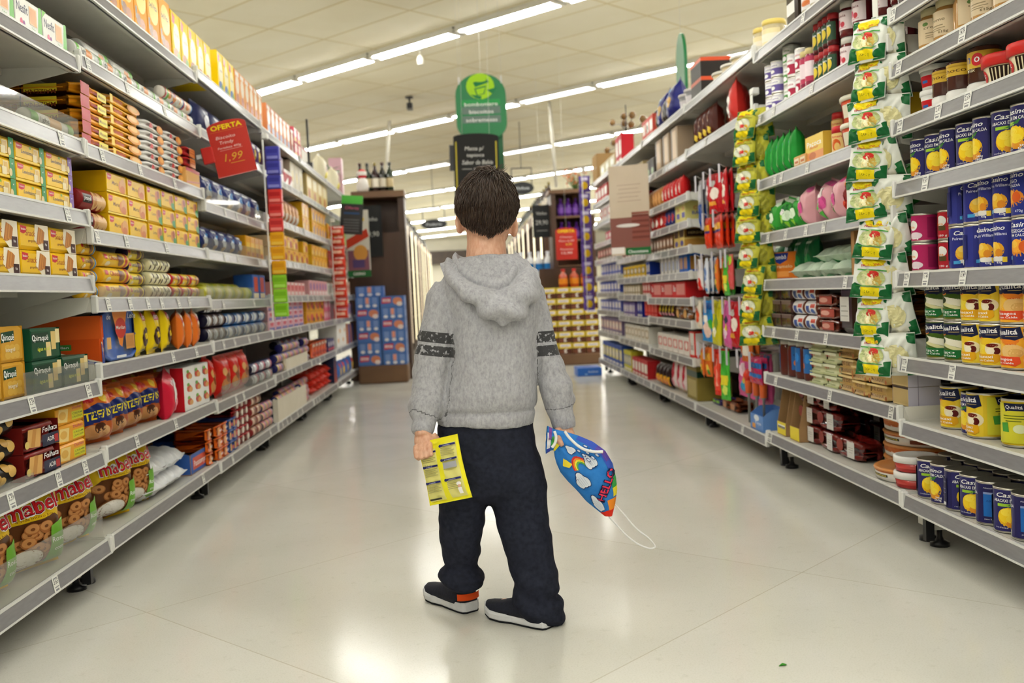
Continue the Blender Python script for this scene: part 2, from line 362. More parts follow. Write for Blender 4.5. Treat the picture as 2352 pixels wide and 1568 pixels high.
def bay(side, k, ya, yb, zs, tags):
    L = side == 'L'; rz = PI/2 if L else -PI/2; xf = XL if L else XR; w = yb-ya; ln = 'left' if L else 'right'
    root = empty('shelving_bay', (xf, (ya+yb)/2, 0), rz)       # local x runs along the aisle, -y faces it
    tag(root, '%s grey steel shelving bay on the %s side of the aisle' % (BAYN[k], ln), 'shelving', 'shelving bays')
    top = max(zs)+.06; ROOT[side, k] = root
    MB().box((-w/2+.002, .46, .04), (w/2-.002, .48, top), back_m).obj('back_panel', root)
    for s in (-1, 1):
        MB().box((s*(w/2-.016)-.014, .44, 0), (s*(w/2-.016)+.014, .5, top), steel_w).obj('upright', root)
    for s in (-1, 1):
        MB().box((s*(w/2-.034)-.015, .06, .05), (s*(w/2-.034)+.015, .46, zs[0]-.002), steel_w).obj('base_leg', root)
        MB().lathe([(.028, 0), (.028, .012), (.012, .018), (.008, .03), (.008, .055)], black, 14, (s*(w/2-.034), .085, 0)).obj('foot', root)
    MB().box((w/2-.055 if L else -w/2+.035, .035, .02), (w/2-.035 if L else -w/2+.055, .06, zs[0]), black).obj('kick_stop', root)
    for j, z in enumerate(zs):
        zt = z+LIP-.004; SHELF[side, k, j] = zt+.0015; dp = .46
        b = MB().box((-w/2+.003, .004, zt-.022), (w/2-.003, dp, zt), steel)
        b.box((-w/2+.003, .004, z+.002), (w/2-.003, .02, zt-.022), steel)
        b.box((-w/2+.02, .2, zt-.045), (w/2-.02, .26, zt-.022), steel)
        s = b.obj('shelf', root); SHELFO[side, k, j] = s
        r = MB(); P = [(-.004, z), (-.012, z+.003), (-.004, z+LIP), (.004, z+LIP), (.004, z)]
        vs = [(x, y, q) for x in (-w/2+.012, w/2-.012) for y, q in P]
        r.add(vs, [(1, 2, 7, 6), (0, 1, 6, 5), (2, 3, 8, 7), (3, 4, 9, 8), (4, 0, 5, 9), (4, 3, 2, 1, 0), (5, 6, 7, 8, 9)], rail_m)
        for q0, q1 in ((0, .005), (LIP-.005, LIP+.001)):
            y0 = -.013 if q0 == 0 else -.006
            r.box((-w/2+.012, y0, z+q0), (w/2-.012, .0, z+q1), rail_edge)
        r.obj('price_rail', s)
        for e in (-1, 1):
            c = MB(); x0, x1 = (e*w/2-.0135, e*w/2-.0015) if e > 0 else (e*w/2+.0015, e*w/2+.0135)
            c.rbox((x0, -.016, z-.002), (x1, .006, z+LIP+.006), rail_edge, .004).obj('rail_end_cap', s)
            x0, x1 = e*(w/2-.0035)-.0015, e*(w/2-.0035)+.0015
            vs = [(x, y, q) for x in (x0, x1) for y, q in ((.006, z+LIP), (.44, z+LIP), (.44, z-.085 if j else z), (.3, z-.06 if j else z), (.02, z+.002))]
            MB().add(vs, [(0, 1, 2, 3, 4), (9, 8, 7, 6, 5)]+[(i, 5+i, 5+(i+1) % 5, (i+1) % 5) for i in range(5)], steel_w).obj('bracket', s)
        for px, pr in tags.get(j, ()):
            yy = min(max(y_at(xf, px, z+.02), ya+.03), yb-.03); t = bpy.data.objects.new('price_tag', tag_mesh(pr)); C.objects.link(t); t.parent = s
            t.location = ((yy-(ya+yb)/2)*(1 if L else -1), -.0128, z+.002); t.rotation_euler.x = -.17
    return root
def guard(side, k, j, px0, px1, h):
    """clear acrylic front on a shelf"""
    xf = XL if side == 'L' else XR; z = SHELF[side, k, j]; a, b = y_at(xf, px0, z), y_at(xf, px1, z)
    bs = YL if side == 'L' else YR; a, b = max(min(a, b), bs[k]+.008), min(max(a, b), bs[k+1]-.008)
    root = ROOT[side, k]; s = SHELFO[side, k, j]
    q = [(a-root.location.y), (b-root.location.y)]
    if side == 'R': q = [-q[0], -q[1]]
    MB().box((min(q), .001, z), (max(q), .0035, z+h), acrylic).obj('acrylic_guard', s)
def far_tags(n, x0, x1, seed):
    r = random.Random(seed); return [(x0+(x1-x0)*(i+.5+.3*r.uniform(-1, 1))/n, r.choice(['1,99', '2,49', '3,29', '4,19', '2,89', '5,49'])) for i in range(n)]
LT = {0: {0: [(120, '3,65')], 1: [(17, '3,39'), (127, '1,65'), (188, '1,35')], 2: [(65, '3,39'), (196, '3,49')], 4: [(148, '2,15')], 5: [(133, '1,85')]},
      1: {0: [(462, '2,99')], 1: [(308, '4,49'), (398, '3,85')], 2: [(392, '5,99'), (446, '6,49')], 3: [(242, '2,15'), (293, '2,15'), (334, '1,99'), (366, '1,99'), (405, '2,29'), (430, '2,29')], 4: [(216, '1,75'), (284, '1,85'), (377, '1,85')],
          5: [(228, '2,49'), (316, '2,19'), (396, '1,99')], 6: [(195, '3,15'), (286, '3,15'), (373, '3,15')]},
      2: {0: far_tags(3, 520, 630, 1), 1: far_tags(3, 510, 620, 2), 2: far_tags(4, 500, 610, 3), 3: far_tags(2, 490, 600, 4), 4: far_tags(3, 490, 600, 5), 5: far_tags(3, 490, 590, 6)},
      3: {j: far_tags(5, 640, 695, 10+j) for j in range(7)}, 4: {j: far_tags(4, 710, 745, 20+j) for j in range(7)}, 5: {j: far_tags(3, 760, 785, 30+j) for j in range(7)}}
RTG = {0: {2: [(2085, '11,99'), (2195, '11,99')], 3: [(2090, '6,39'), (2134, '11,49'), (2220, '13,49')], 4: [(2133, '9,69')], 5: [(2075, '4,69'), (2163, '2,69'), (2231, '2,69')], 6: [(2072, '15,89'), (2219, '24,89')], 7: [(2040, '9,98'), (2250, '8,79')]},
       1: {1: [(1787, '7,15'), (1912, '8,29'), (2054, '25,49')], 2: [(1782, '2,99'), (1836, '4,79'), (1903, '3,59'), (2035, '10,47')], 3: [(1760, '5,15'), (1948, '4,15')], 4: [(1769, '2,15'), (1810, '2,29'), (1857, '3,39'), (1898, '3,99')], 5: [(1785, '4,69'), (1800, '4,69'), (1860, '4,69')], 6: [(1750, '5,65'), (1782, '5,65'), (1870, '7,25')], 7: [(1850, '6,25')], 0: [(1775, '6,49'), (1770, '6,49')]},
       2: {0: [(1710, '2,55')], 1: [(1625, '9,98')]},
       3: {j: far_tags(4, 1500, 1565, 50+j) for j in range(9)}, 4: {j: far_tags(4, 1430, 1485, 60+j) for j in range(9)}, 5: {j: far_tags(3, 1395, 1425, 70+j) for j in range(9)}}
for k in range(6): bay('L', k, YL[k], YL[k+1] if k < 5 else 9.75, LZ[k], LT.get(k, {}))
for k in range(6): bay('R', k, YR[k], YR[k+1], RZ[k], RTG.get(k, {}))
# ---------------------------------------------------------------- kinds of goods; local x runs along the shelf, y goes back from the front, z up
def r(c, a, b, x, y): return ('r', c, a, b, x, y)
def e(c, u, v, a, b): return ('e', c, u, v, a, b)
def p(c, *q): return ('p', c, tuple(q))
def t(c, s, u, v, h, w=None, b=.012, sl=0, a=0):
    o = {'b': b, 's': sl, 'a': a}
    if w: o['w'] = w
    return ('t', c, s, u, v, h, o)
_pc = {}
def cached(key, fn):
    if key not in _pc: _pc[key] = fn()
    return _pc[key]
def hx(*c): return c
def carton(name, base, front, side=None, kind='c', rr=.003, top=None):
    def mk(w, h, d):
        b = MB(); m = mat(base, kind)
        b.rbox((-w/2, 0, 0), (w/2, d, h), m, min(rr, h*.2), {'top': mat(top, kind)} if top else None)
        b.art(front, lambda u, v, l: (-w/2+u*w, -l, v*h), w, h)
        if side:
            b.art(side, lambda u, v, l: (-w/2-l, d*(1-u), v*h), d, h); b.art(side, lambda u, v, l: (w/2+l, d*u, v*h), d, h)
        return Proto(name, b.mesh(name))
    return mk
def softpack(name, base, front, side=None, rr=.008, kind='f', seals=True):
    """film wrapped brick with crimped, folded ends"""
    def mk(w, h, d):
        b = MB(); m = mat(base, kind); q = min(rr, h*.3, d*.3); nx = 7; rings = []
        for i in range(nx):
            x = -w/2+w*i/(nx-1); k = .82 if i in (0, nx-1) else (1 if i != nx//2 else .985)
            cy, cz = d/2, h/2; hy, hz = d/2*k, h/2*k; ring = []
            for sx, sz in ((-1, -1), (1, -1), (1, 1), (-1, 1)):
                for f in ((1, 0), (.7, .7), (0, 1)) if sx*sz < 0 else ((0, 1), (.7, .7), (1, 0)):
                    ring.append((x, cy+sx*(hy-q+q*f[0]), cz+sz*(hz-q+q*f[1])))
            rings.append(ring)
        b.loft(rings, m)
        fn = lambda u, v, l: (-w/2+u*w, -l-.0003, v*h)
        b.art(front, fn, w*.96, h*.9)
        if side:
            b.art(side, lambda u, v, l: (-w/2-l-.0003, d*(1-u), v*h), d, h); b.art(side, lambda u, v, l: (w/2+l+.0003, d*u, v*h), d, h)
        if seals:
            for s in (-1, 1): b.box((s*(w/2+.004)-.004, d*.15, h*.46), (s*(w/2+.004)+.004, d*.85, h*.5), m)
        return Proto(name, b.mesh(name))
    return mk
def rollpack(name, base, bands, end=None, kind='f', wrap=75):
    """round pack of biscuits lying along the shelf, twisted or capped ends"""
    def mk(w, h, d):
        R_ = h/2; b = MB(); m = mat(base, kind); me = mat(end or base, kind)
        prof = [(R_*.2, -w/2), (R_*.86, -w/2+.001), (R_*.97, -w/2+.005), (R_, -w/2+.01)]
        k = 5
        for i in range(1, k): prof += [(R_*.985, -w/2+w*i/k-.002), (R_, -w/2+w*i/k+.002)]
        prof += [(R_, w/2-.01), (R_*.97, w/2-.005), (R_*.86, w/2-.001), (R_*.2, w/2)]
        b.lathe(prof, m, 16, (0, R_, R_), 'x', mats=[me]*3+[m]*(len(prof)-7)+[me]*3)
        A = math.radians(wrap)
        b.art(bands, lambda u, v, l: (-w/2+u*w, R_-(R_+l+.0004)*math.cos((v-.5)*2*A), R_+(R_+l+.0004)*math.sin((v-.5)*2*A)), w, R_*2*A, .00012, cell=R_*.16)
        return Proto(name, b.mesh(name))
    return mk
def bag(name, base, art, t=.5, kind='f', back=None, wrink=.0025, gus=.5, seal=.06):
    """pillow bag standing up with crimped top and bottom; t is its depth against its width"""
    def mk(w, h, d):
        b = MB(); m = mat(base, kind); T = d/2; sd = hash((name, round(w, 3))) % 97
        def half(u, v):
            vv = min(1, max(0, (v-seal)/(1-2*seal))); a = max(0, 1-abs(2*u-1)**2.6)**.5; c = max(0, 1-abs(2*vv-1)**3.2)**.6
            bell = 1.12-.24*vv
            return .0012+T*a*c*bell+wrink*a*math.sin(19*u+sd+9*v)*math.sin(13*v+4*u+sd)*(1 if 0 < vv < 1 else 0)
        def wd(v): return 1-.06*math.sin(PI*min(1, max(0, v)))-.02*v
        def fr(u, v, l=0): return (-w/2*wd(v)+u*w*wd(v), T-half(u, v)-l, v*h)
        def bk(u, v, l=0): return (-w/2*wd(v)+u*w*wd(v), T+half(u, v)+l, v*h)
        nu, nv = 20, 22
        for fn, fl in ((fr, 0), (bk, 1)):
            vs = [fn(i/nu, j/nv) for j in range(nv+1) for i in range(nu+1)]
            q = [(j*(nu+1)+i, j*(nu+1)+i+1, (j+1)*(nu+1)+i+1, (j+1)*(nu+1)+i) for j in range(nv) for i in range(nu)]
            b.add(vs, [x[::-1] for x in q] if fl else q, m, True)
        ed = []
        for pts in ([(i/nu, 0) for i in range(nu+1)], [(1, j/nv) for j in range(nv+1)], [(1-i/nu, 1) for i in range(nu+1)], [(0, 1-j/nv) for j in range(nv+1)]):
            k = len(pts); b.add([fr(*q) for q in pts]+[bk(*q) for q in pts], [(i, k+i, k+i+1, i+1) for i in range(k-1)], m)
        b.art(art, lambda u, v, l: fr(u, v, l+.0012), w, h, .00015, cell=w/20)
        if back: b.art(back, lambda u, v, l: bk(1-u, v, l+.0012), w, h, .00015, cell=w/20)
        return Proto(name, b.mesh(name))
    return mk
def round_art(b, layers, rad, z0, z1, cell=None):
    """print wrapped round a can or jar: u 0..1 goes once round, u = .5 faces the aisle"""
    b.art(layers, lambda u, v, l: ((rad+l+.0003)*math.sin((u-.5)*2*PI), -(rad+l+.0003)*math.cos((u-.5)*2*PI), z0+(z1-z0)*v), 2*PI*rad, z1-z0, .00012, cell or rad*.13)
def can(name, base, art, rad=.0415, kind='f', rim='c9c6bd'):
    def mk(w, h, d):
        q = min(rad, w/2) if w else rad; s = mat(rim, 'm'); m = mat(base, kind)
        b = MB().lathe([(q*.97, 0), (q*1.01, .001), (q*1.01, .004), (q, .006), (q, h-.006), (q*1.01, h-.004), (q*1.01, h), (q*.95, h)], m, 44, mats=[s, s, s, m, s, s, s])
        round_art(b, art, q, .005, h-.005)
        l = MB().lathe([(q*.95, h), (q*.94, h-.003), (q*.75, h-.003), (q*.73, h-.0022), (q*.4, h-.0022), (q*.38, h-.003), (.0, h-.003)], s, 28)
        return Proto(name, b.mesh(name), [('lid', l.mesh('lid'))])
    return mk
def jar(name, fill, art, lidc, rad=.035, neck=.85, lidh=.02, kind='g', label=None):
    """glass jar with its filling, a paper label and a screw lid"""
    def mk(w, h, d):
        q = min(rad, w/2) if w else rad; m = mat(fill, kind); lm = mat(lidc, 'p'); g = h-lidh
        b = MB().lathe([(q*.88, 0), (q*.97, .004), (q, .012), (q, g-.022), (q*.93, g-.01), (q*neck, g-.004), (q*neck, g)], m, 26)
        if label: b2 = MB(); z0, z1, u0, u1 = label[1:]; round_art(b2, [r(label[0], u0, 0, u1, 1)]+[tuple([x[0], x[1]]+[x[2]]+list(x[3:])) for x in art], q, h*z0, h*z1)
        l = MB().lathe([(q*neck*.98, g-.002), (q*neck*1.05, g-.001), (q*neck*1.05, h-.003), (q*neck*.99, h), (0, h)], lm, 26)
        ps = [('lid', l.mesh('lid'))]
        if label: ps.append(('label', b2.mesh('label')))
        return Proto(name, b.mesh(name), ps)
    return mk
def tub(name, base, art, lidc, taper=.88, lidh=.012, kind='p', rad=None, over=1.05):
    def mk(w, h, d):
        q = rad or w/2/over; m = mat(base, kind); g = h-lidh
        b = MB().lathe([(q*taper*.95, 0), (q*taper, .003), (q, g)], m, 26)
        b.art(art, lambda u, v, l: ((q*(taper+(1-taper)*v)+l+.0004)*math.sin((u-.5)*2*PI), -(q*(taper+(1-taper)*v)+l+.0004)*math.cos((u-.5)*2*PI), .003+(g-.004)*v), 2*PI*q, g, .00012, q*.13)
        l = MB().lathe([(q*.99, g-.003), (q*over, g-.002), (q*over, h-.003), (q*over*.97, h), (q*.9, h), (q*.88, h-.002), (0, h-.002)], mat(lidc, 'p'), 26)
        return Proto(name, b.mesh(name), [('lid', l.mesh('lid'))])
    return mk
LAYER = {1: [''], 2: ['bottom layer', 'top layer'], 3: ['bottom layer', 'middle layer', 'top layer'], 4: ['bottom layer', 'second layer', 'third layer', 'top layer'],
         5: ['bottom layer', 'second layer', 'third layer', 'fourth layer', 'top layer'], 6: ['bottom layer', 'second layer', 'third layer', 'fourth layer', 'fifth layer', 'top layer'],
         7: ['bottom layer', 'second layer', 'third layer', 'fourth layer', 'fifth layer', 'sixth layer', 'top layer']}
SHN = ['bottom', 'second', 'third', 'fourth', 'fifth', 'sixth', 'seventh', 'eighth', 'ninth', 'tenth']
def row(side, k, j, x0, x1, mk, n, h, d, desc, cat, nl=1, gap=.03, xo=.012, rots=None, counts=None, lean=0, jit=.0, zo=0, depth=1, sc_=None, round_=False, grp=None, tilt=0, flip=False):
    """goods between image columns x0 and x1 on one shelf, nearest first, in nl layers and depth ranks"""
    z = SHELF[side, k, j]; sg = 1 if side == 'L' else -1; xf = XL if side == 'L' else XR
    ya, yb = sorted((y_at(xf-sg*xo, x0, z+zo+.02), y_at(xf-sg*xo, x1, z+zo+.02)))
    bs = YL if sg > 0 else YR; y0_, y1_ = bs[k]+.014, (bs[k+1] if k < 5 else (9.75 if sg > 0 else bs[6]))-.014
    ya, yb = max(ya, min(y0_, ya+.1)), min(yb, max(y1_, yb-.1))
    zz_ = LZ[k] if sg > 0 else RZ[k]; most = max([nl]+list(counts or []))
    if j+1 < len(zz_):
        tall = z+zo+most*(h+.0012)
        if tall > zz_[j+1]-.003: xo = max(xo, .024)
        room = (zz_[j+1]+LIP-.004-.022)-(z+zo)-.003
        if xo+d+(yb-ya)/n*round_ > .19: room -= .024
        if most*(h+.0012) > room: h = room/most-.0012
    w = (yb-ya)/n; rd = random.Random(int(ya*1e4)+j)
    pr = cached((mk, round(w, 3), h, d), lambda: mk(w*(1-gap), h, d))
    place = '%s %s bay, %s shelf' % ('left' if side == 'L' else 'right', BAYN[k], SHN[j])
    for q in range(depth):
        for i in range(n):
            m = nl if not counts else counts[i]
            for a in range(m):
                yy = ya+w*(i+.5)+rd.uniform(-jit, jit)*w
                if yy+w*.45 > (9.74 if sg > 0 else 9.48): continue
                dx = xo+(w/2 if round_ else 0)+q*(w if round_ else d*1.02)+rd.uniform(0, jit)*.05
                rz = (PI/2 if sg > 0 else -PI/2)+rd.uniform(-jit, jit)*.6
                if round_ and sg < 0: rz += .5
                if rots: rz += math.radians(rots[(i+a*7+q*3) % len(rots)])
                if flip: rz += PI
                lb = desc
                if n > 1: lb += ', %s from the camera' % nth(i) if len(desc.split()) < 6 else ', %s along' % nth(i)
                if m > 1: lb += ', '+LAYER[m][a]
                if q: lb += ', %s rank' % ('second' if q == 1 else 'third')
                lb += ', '+place
                o = pr.put((xf-sg*dx, yy, z+zo+a*(h+.0012)), rz, lb, cat, grp or desc)
                if lean or tilt: o.rotation_euler.x = lean; o.rotation_euler.y = tilt
                if lean > 0: o.location.z += .001
    return pr
# ---------------------------------------------------------------- goods on the left run
LOGO = [p('c8202c', (.06, .62), (.07, .9), (.27, .86), (.25, .66), (.16, .58)), t('ffffff', 'Bauducco', .165, .72, .09, .15)]
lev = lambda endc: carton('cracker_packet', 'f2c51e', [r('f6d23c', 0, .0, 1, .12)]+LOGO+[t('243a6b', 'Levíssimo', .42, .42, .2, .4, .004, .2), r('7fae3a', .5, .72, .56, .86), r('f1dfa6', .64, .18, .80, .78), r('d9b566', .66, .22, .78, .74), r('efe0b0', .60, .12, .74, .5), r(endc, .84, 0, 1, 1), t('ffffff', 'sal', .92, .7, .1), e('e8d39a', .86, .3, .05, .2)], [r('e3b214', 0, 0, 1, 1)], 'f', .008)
lev_g, lev_p = lev('1d8a4a'), lev('7a58a8')
row('L', 0, 4, -30, 178, lev_g, 3, .0625, .17, 'yellow cracker packet with green end', 'biscuits', counts=[3, 3, 0])
row('L', 0, 4, 118, 180, lev_p, 1, .0625, .17, 'yellow cracker packet with purple end', 'biscuits', nl=3)
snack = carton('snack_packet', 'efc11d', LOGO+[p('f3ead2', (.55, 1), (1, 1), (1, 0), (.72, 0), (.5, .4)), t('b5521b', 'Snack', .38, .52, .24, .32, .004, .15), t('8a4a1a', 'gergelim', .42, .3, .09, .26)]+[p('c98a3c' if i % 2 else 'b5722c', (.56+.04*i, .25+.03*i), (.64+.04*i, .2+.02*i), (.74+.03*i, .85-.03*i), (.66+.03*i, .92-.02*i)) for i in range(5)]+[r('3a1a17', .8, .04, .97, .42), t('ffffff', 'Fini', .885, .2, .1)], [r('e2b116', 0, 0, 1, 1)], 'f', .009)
row('L', 0, 3, -35, 178, snack, 3, .066, .16, 'yellow snack packet with striped biscuits', 'biscuits', counts=[2, 2, 2])
crk = lambda base, lab, txt, dk: carton('cracker_box', base, ([e('d9ae4c', .3+.2*(i % 3), .2+.2*(i//3), .12, .1) for i in range(6)] if not dk else [])+[r('e6cf93', .5, .1, .66, .55), r('dcc07a', .68, .3, .84, .88), r('e9d6a0', .84, .5, .98, .95)]*(1 if dk else 0)+[p(lab, (.04, .55), (.04, .84), (.6, .88), (.6, .6)), t('ffffff', 'piraquê', .36, .62, .18, .46), e('ffffff', .1, .71, .05, .1), e(lab, .1, .71, .028, .06), t('d9e04a' if dk else 'f4ecd0', txt, .4, .3, .12, .4)], [r(base, 0, 0, 1, 1)], 'f', .007)
pg, pd = crk('cf9c34', '12402c', 'integral', 0), crk('164a33', '0d3424', 'água e sal', 1)
row('L', 0, 2, -40, 72, pg, 2, .087, .13, 'gold cracker packet with dark label', 'biscuits', counts=[3, 2])
row('L', 0, 2, 76, 205, pd, 2, .082, .12, 'dark green cracker packet', 'biscuits', counts=[2, 1])
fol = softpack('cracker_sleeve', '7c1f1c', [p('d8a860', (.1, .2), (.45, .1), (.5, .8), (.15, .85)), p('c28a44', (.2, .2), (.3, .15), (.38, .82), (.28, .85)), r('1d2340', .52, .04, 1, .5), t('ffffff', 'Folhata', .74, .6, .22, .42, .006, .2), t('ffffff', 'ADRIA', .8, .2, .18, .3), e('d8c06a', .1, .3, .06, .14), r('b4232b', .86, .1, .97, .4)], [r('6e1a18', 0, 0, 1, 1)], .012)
roll_blk = rollpack('cookie_roll', '15130f', [e('d9b264', .12+.25*i, .3+.3*(i % 2), .1, .2) for i in range(4)]+[e('c79b4a', .25+.25*i, .75-.3*(i % 2), .09, .16) for i in range(3)])
row('L', 0, 1, -45, 52, roll_blk, 1, .062, .06, 'black and gold cookie roll', 'biscuits', counts=[3], xo=.014)
row('L', 0, 1, -30, 30, roll_blk, 1, .062, .06, 'black and gold cookie roll behind', 'biscuits', counts=[3], xo=.08)
row('L', 0, 1, 56, 140, fol, 1, .066, .15, 'dark red cracker sleeve', 'biscuits', nl=2)
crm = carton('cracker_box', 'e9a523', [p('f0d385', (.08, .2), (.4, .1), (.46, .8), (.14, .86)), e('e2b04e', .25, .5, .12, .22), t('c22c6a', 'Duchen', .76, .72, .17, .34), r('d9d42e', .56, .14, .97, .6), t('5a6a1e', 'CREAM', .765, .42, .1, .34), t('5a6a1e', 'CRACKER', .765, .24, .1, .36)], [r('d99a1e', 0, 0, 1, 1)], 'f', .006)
row('L', 0, 1, 142, 208, crm, 1, .062, .19, 'orange cream cracker box', 'biscuits', nl=3)
ring = lambda u, v, s: [e('a8693a', u, v, s, s*.62), e('c58a52', u, v+.006, s*.86, s*.5), e('7a4522', u, v, s*.28, s*.18)]
def mabel_art(txt2):
    a = [r('f3cb1e', .02, .6, .98, .93), p('5e371c', (.05, .06), (.95, .06), (.95, .54), (.84, .61), (.2, .6), (.05, .5))]
    rr = random.Random(3)
    for i in range(24): a += ring(.13+.72*rr.random(), .14+.4*rr.random(), .1)
    a += [e('8a5a34', .34, .165, .27, .15), e('e9e4da', .34, .17, .245, .13), e('f4f1ec', .35, .18, .2, .1), p('6fae36', (.64, .05), (.97, .05), (.96, .54), (.7, .5)), t('ffffff', 'Rosca', .82, .3, .06, .24), t('ffffff', 'coco', .82, .2, .045, .16)]
    a += [t('ffffff', txt2, .5, .67, .19, .74, .06, .05, .06), t('7c1016', txt2, .5, .672, .185, .72, .035, .05, .06), t('d8222c', txt2, .5, .678, .18, .7, .008, .05, .06), t('8a5a10', 'a vida muito boa', .5, .625, .03, .5)]
    return a
mabel = bag('cookie_bag', 'f0c81f', mabel_art('mabel'), back=None, seal=.05)
row('L', 0, 0, -90, 246, mabel, 3, .232, .12, 'yellow bag of coconut ring cookies', 'cookies', xo=.052, gap=.0, jit=.04, rots=[-14, -22, -14])
choc_bag = bag('cookie_bag', '3a1c14', [r('f0c81f', .02, .72, .98, .95), t('d8222c', 'mabel', .5, .74, .16, .8, .03), t('f0e8da', 'Rosca', .5, .55, .1, .6), e('5a2c1c', .4, .3, .3, .2), e('c9864a', .5, .22, .25, .14), e('b8b0a8', .7, .15, .2, .1)])
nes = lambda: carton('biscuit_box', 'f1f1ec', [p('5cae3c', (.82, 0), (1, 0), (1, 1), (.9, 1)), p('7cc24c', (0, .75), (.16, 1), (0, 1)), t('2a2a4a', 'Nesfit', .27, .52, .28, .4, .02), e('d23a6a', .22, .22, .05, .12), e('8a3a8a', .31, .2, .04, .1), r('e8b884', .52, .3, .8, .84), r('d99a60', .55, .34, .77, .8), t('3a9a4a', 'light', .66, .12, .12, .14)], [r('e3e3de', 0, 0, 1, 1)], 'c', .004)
row('L', 0, 6, -40, 155, nes(), 3, .085, .12, 'white biscuit box with green edge', 'biscuits', counts=[2, 1, 1])
wg = rollpack('biscuit_roll', 'eeeee9', [r('57a83e', .0, 0, .16, 1), r('e9ba8a', .42, .2, .7, .8), t('3c3c3c', 'light', .3, .42, .2, .2), r('79b84e', .86, 0, 1, 1)], 'dfe3da')
row('L', 0, 5, 70, 190, wg, 1, .045, .05, 'white biscuit roll with green band', 'biscuits', counts=[1])
row('L', 0, 5, 100, 188, wg, 1, .045, .05, 'white biscuit roll with green band behind', 'biscuits', xo=.062)
row('L', 0, 5, -60, 10, softpack('biscuit_packet', 'd9752a', [r('e9a05a', .2, .2, .8, .8)]), 1, .1, .12, 'orange biscuit packet at frame edge', 'biscuits')
guard('L', 0, 5, -40, 185, .06); guard('L', 0, 0, -60, 240, .1); guard('L', 0, 2, 60, 232, .06); guard('L', 0, 1, -60, 80, .02)

# second bay
mzs = [r('ead63a', .52, .2, .8, .8), t('7a3a1a', 'MAIZENA', .66, .36, .36, .26, .01, 0, PI), t('b5302a', 'Duchen', .36, .3, .4, .2, .01, 0, PI), r('2a2018', .49, .1, .5, .9)]
mz = lambda end: softpack('biscuit_packet', 'f0a21e', ([r(end, .0, .02, .32, .98)] if end else [])+[t('c22c5a', 'Duchen', .5, .42, .3, .28), r('e8d93a', .62, .16, .96, .8), t('8a5a1a', 'Maizena', .79, .36, .28, .26)], mzs, .012)
row('L', 1, 5, 190, 253, mz('b3202e'), 1, .037, .34, 'orange biscuit packet with red tip', 'biscuits', nl=5, jit=.02)
lev2 = softpack('biscuit_packet', 'f0b01e', [t('c22c5a', 'Duchen', .26, .4, .34, .24), e('e79a2c', .72, .5, .2, .4), e('f3c878', .72, .55, .13, .25), r('f4d23c', .02, .1, .1, .9)], None, .012)
row('L', 1, 5, 256, 334, lev2, 1, .033, .2, 'yellow orange biscuit packet', 'biscuits', nl=6, jit=.02)
wht = softpack('biscuit_packet', 'eceae4', [p('c22a30', (.22, .3), (.3, .85), (.38, .3)), p('c22a30', (.26, .75), (.36, .75), (.42, .4)), e('d98a3c', .74, .5, .16, .42), e('f0b45a', .78, .55, .1, .25), t('b0242c', 'Piraquê', .32, .1, .14, .24)], None, .014)
row('L', 1, 5, 336, 427, wht, 2, .036, .2, 'white biscuit packet with red badge', 'biscuits', counts=[5, 5], jit=.02)
rdp = softpack('biscuit_packet', 'a81f24', [r('d98a4a', .4, .06, .98, .94), r('b5532a', .42, .4, .96, .5), r('b5532a', .42, .66, .96, .74)], None, .01)
row('L', 1, 5, 430, 462, rdp, 1, .04, .16, 'red biscuit packet', 'biscuits', nl=4)
row('L', 1, 5, 428, 462, carton('biscuit_box', 'd9a860', [p('b5532a', (0, .1), (1, .3), (1, .4), (0, .2)), r('a81f24', 0, .8, 1, 1)]), 1, .07, .03, 'tan biscuit box on edge in front', 'biscuits', xo=-.002, zo=0)
roll_w = rollpack('biscuit_roll', 'e6e6df', [r('6cae4a', .06, 0, .18, 1), e('d9925a', .62, .5, .14, .3), t('3c3c3c', 'light', .38, .44, .2, .2), r('cfd5cf', .88, 0, 1, 1)], 'cfcfca')
row('L', 1, 6, 172, 446, roll_w, 7, .05, .05, 'white and green biscuit roll', 'biscuits', counts=[1, 1, 1, 1, 1, 2, 1], gap=.04)
row('L', 1, 6, 190, 400, rollpack('biscuit_roll', 'b9b9b4', [r('d9d9d2', .1, .2, .9, .7), r('e6a06a', .6, .2, .8, .6), r('6cae4a', .85, 0, 1, 1)], 'a9a9a4'), 4, .055, .05, 'grey biscuit roll behind', 'biscuits', xo=.07, counts=[2, 2, 1, 2], gap=.1)
row('L', 1, 6, 380, 446, rollpack('biscuit_roll', 'efe8dc', [e('d9925a', .5, .5, .2, .3), r('c22a30', .0, 0, .1, 1), r('3c6cae', .9, 0, 1, 1)]), 3, .05, .05, 'cream biscuit roll', 'biscuits', zo=.052)
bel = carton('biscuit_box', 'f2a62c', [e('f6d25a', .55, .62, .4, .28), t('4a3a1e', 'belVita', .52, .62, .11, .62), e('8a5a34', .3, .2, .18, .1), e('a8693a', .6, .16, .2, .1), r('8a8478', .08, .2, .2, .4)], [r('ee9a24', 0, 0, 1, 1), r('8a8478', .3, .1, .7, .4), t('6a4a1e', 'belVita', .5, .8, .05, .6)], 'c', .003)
row('L', 1, 7, 240, 395, bel, 5, .205, .16, 'yellow orange tall biscuit box', 'biscuits', gap=.02)
toast = lambda c2, c3: carton('toast_box', 'f3d51c', [p('c8202c', (.12, .76), (.16, .96), (.44, .9), (.4, .72)), e('f6ecb0', .55, .48, .36, .3), t('8a5a1a', 'Torrada', .56, .52, .08, .5), e(c2, .45, .16, .34, .12), e(c3, .7, .12, .2, .1)], [r('f0cc10', 0, 0, 1, 1), p('c8202c', (.2, .76), (.2, .94), (.6, .9), (.6, .72)), r('f6ecb0', .3, .2, .7, .5)], 'c', .003)
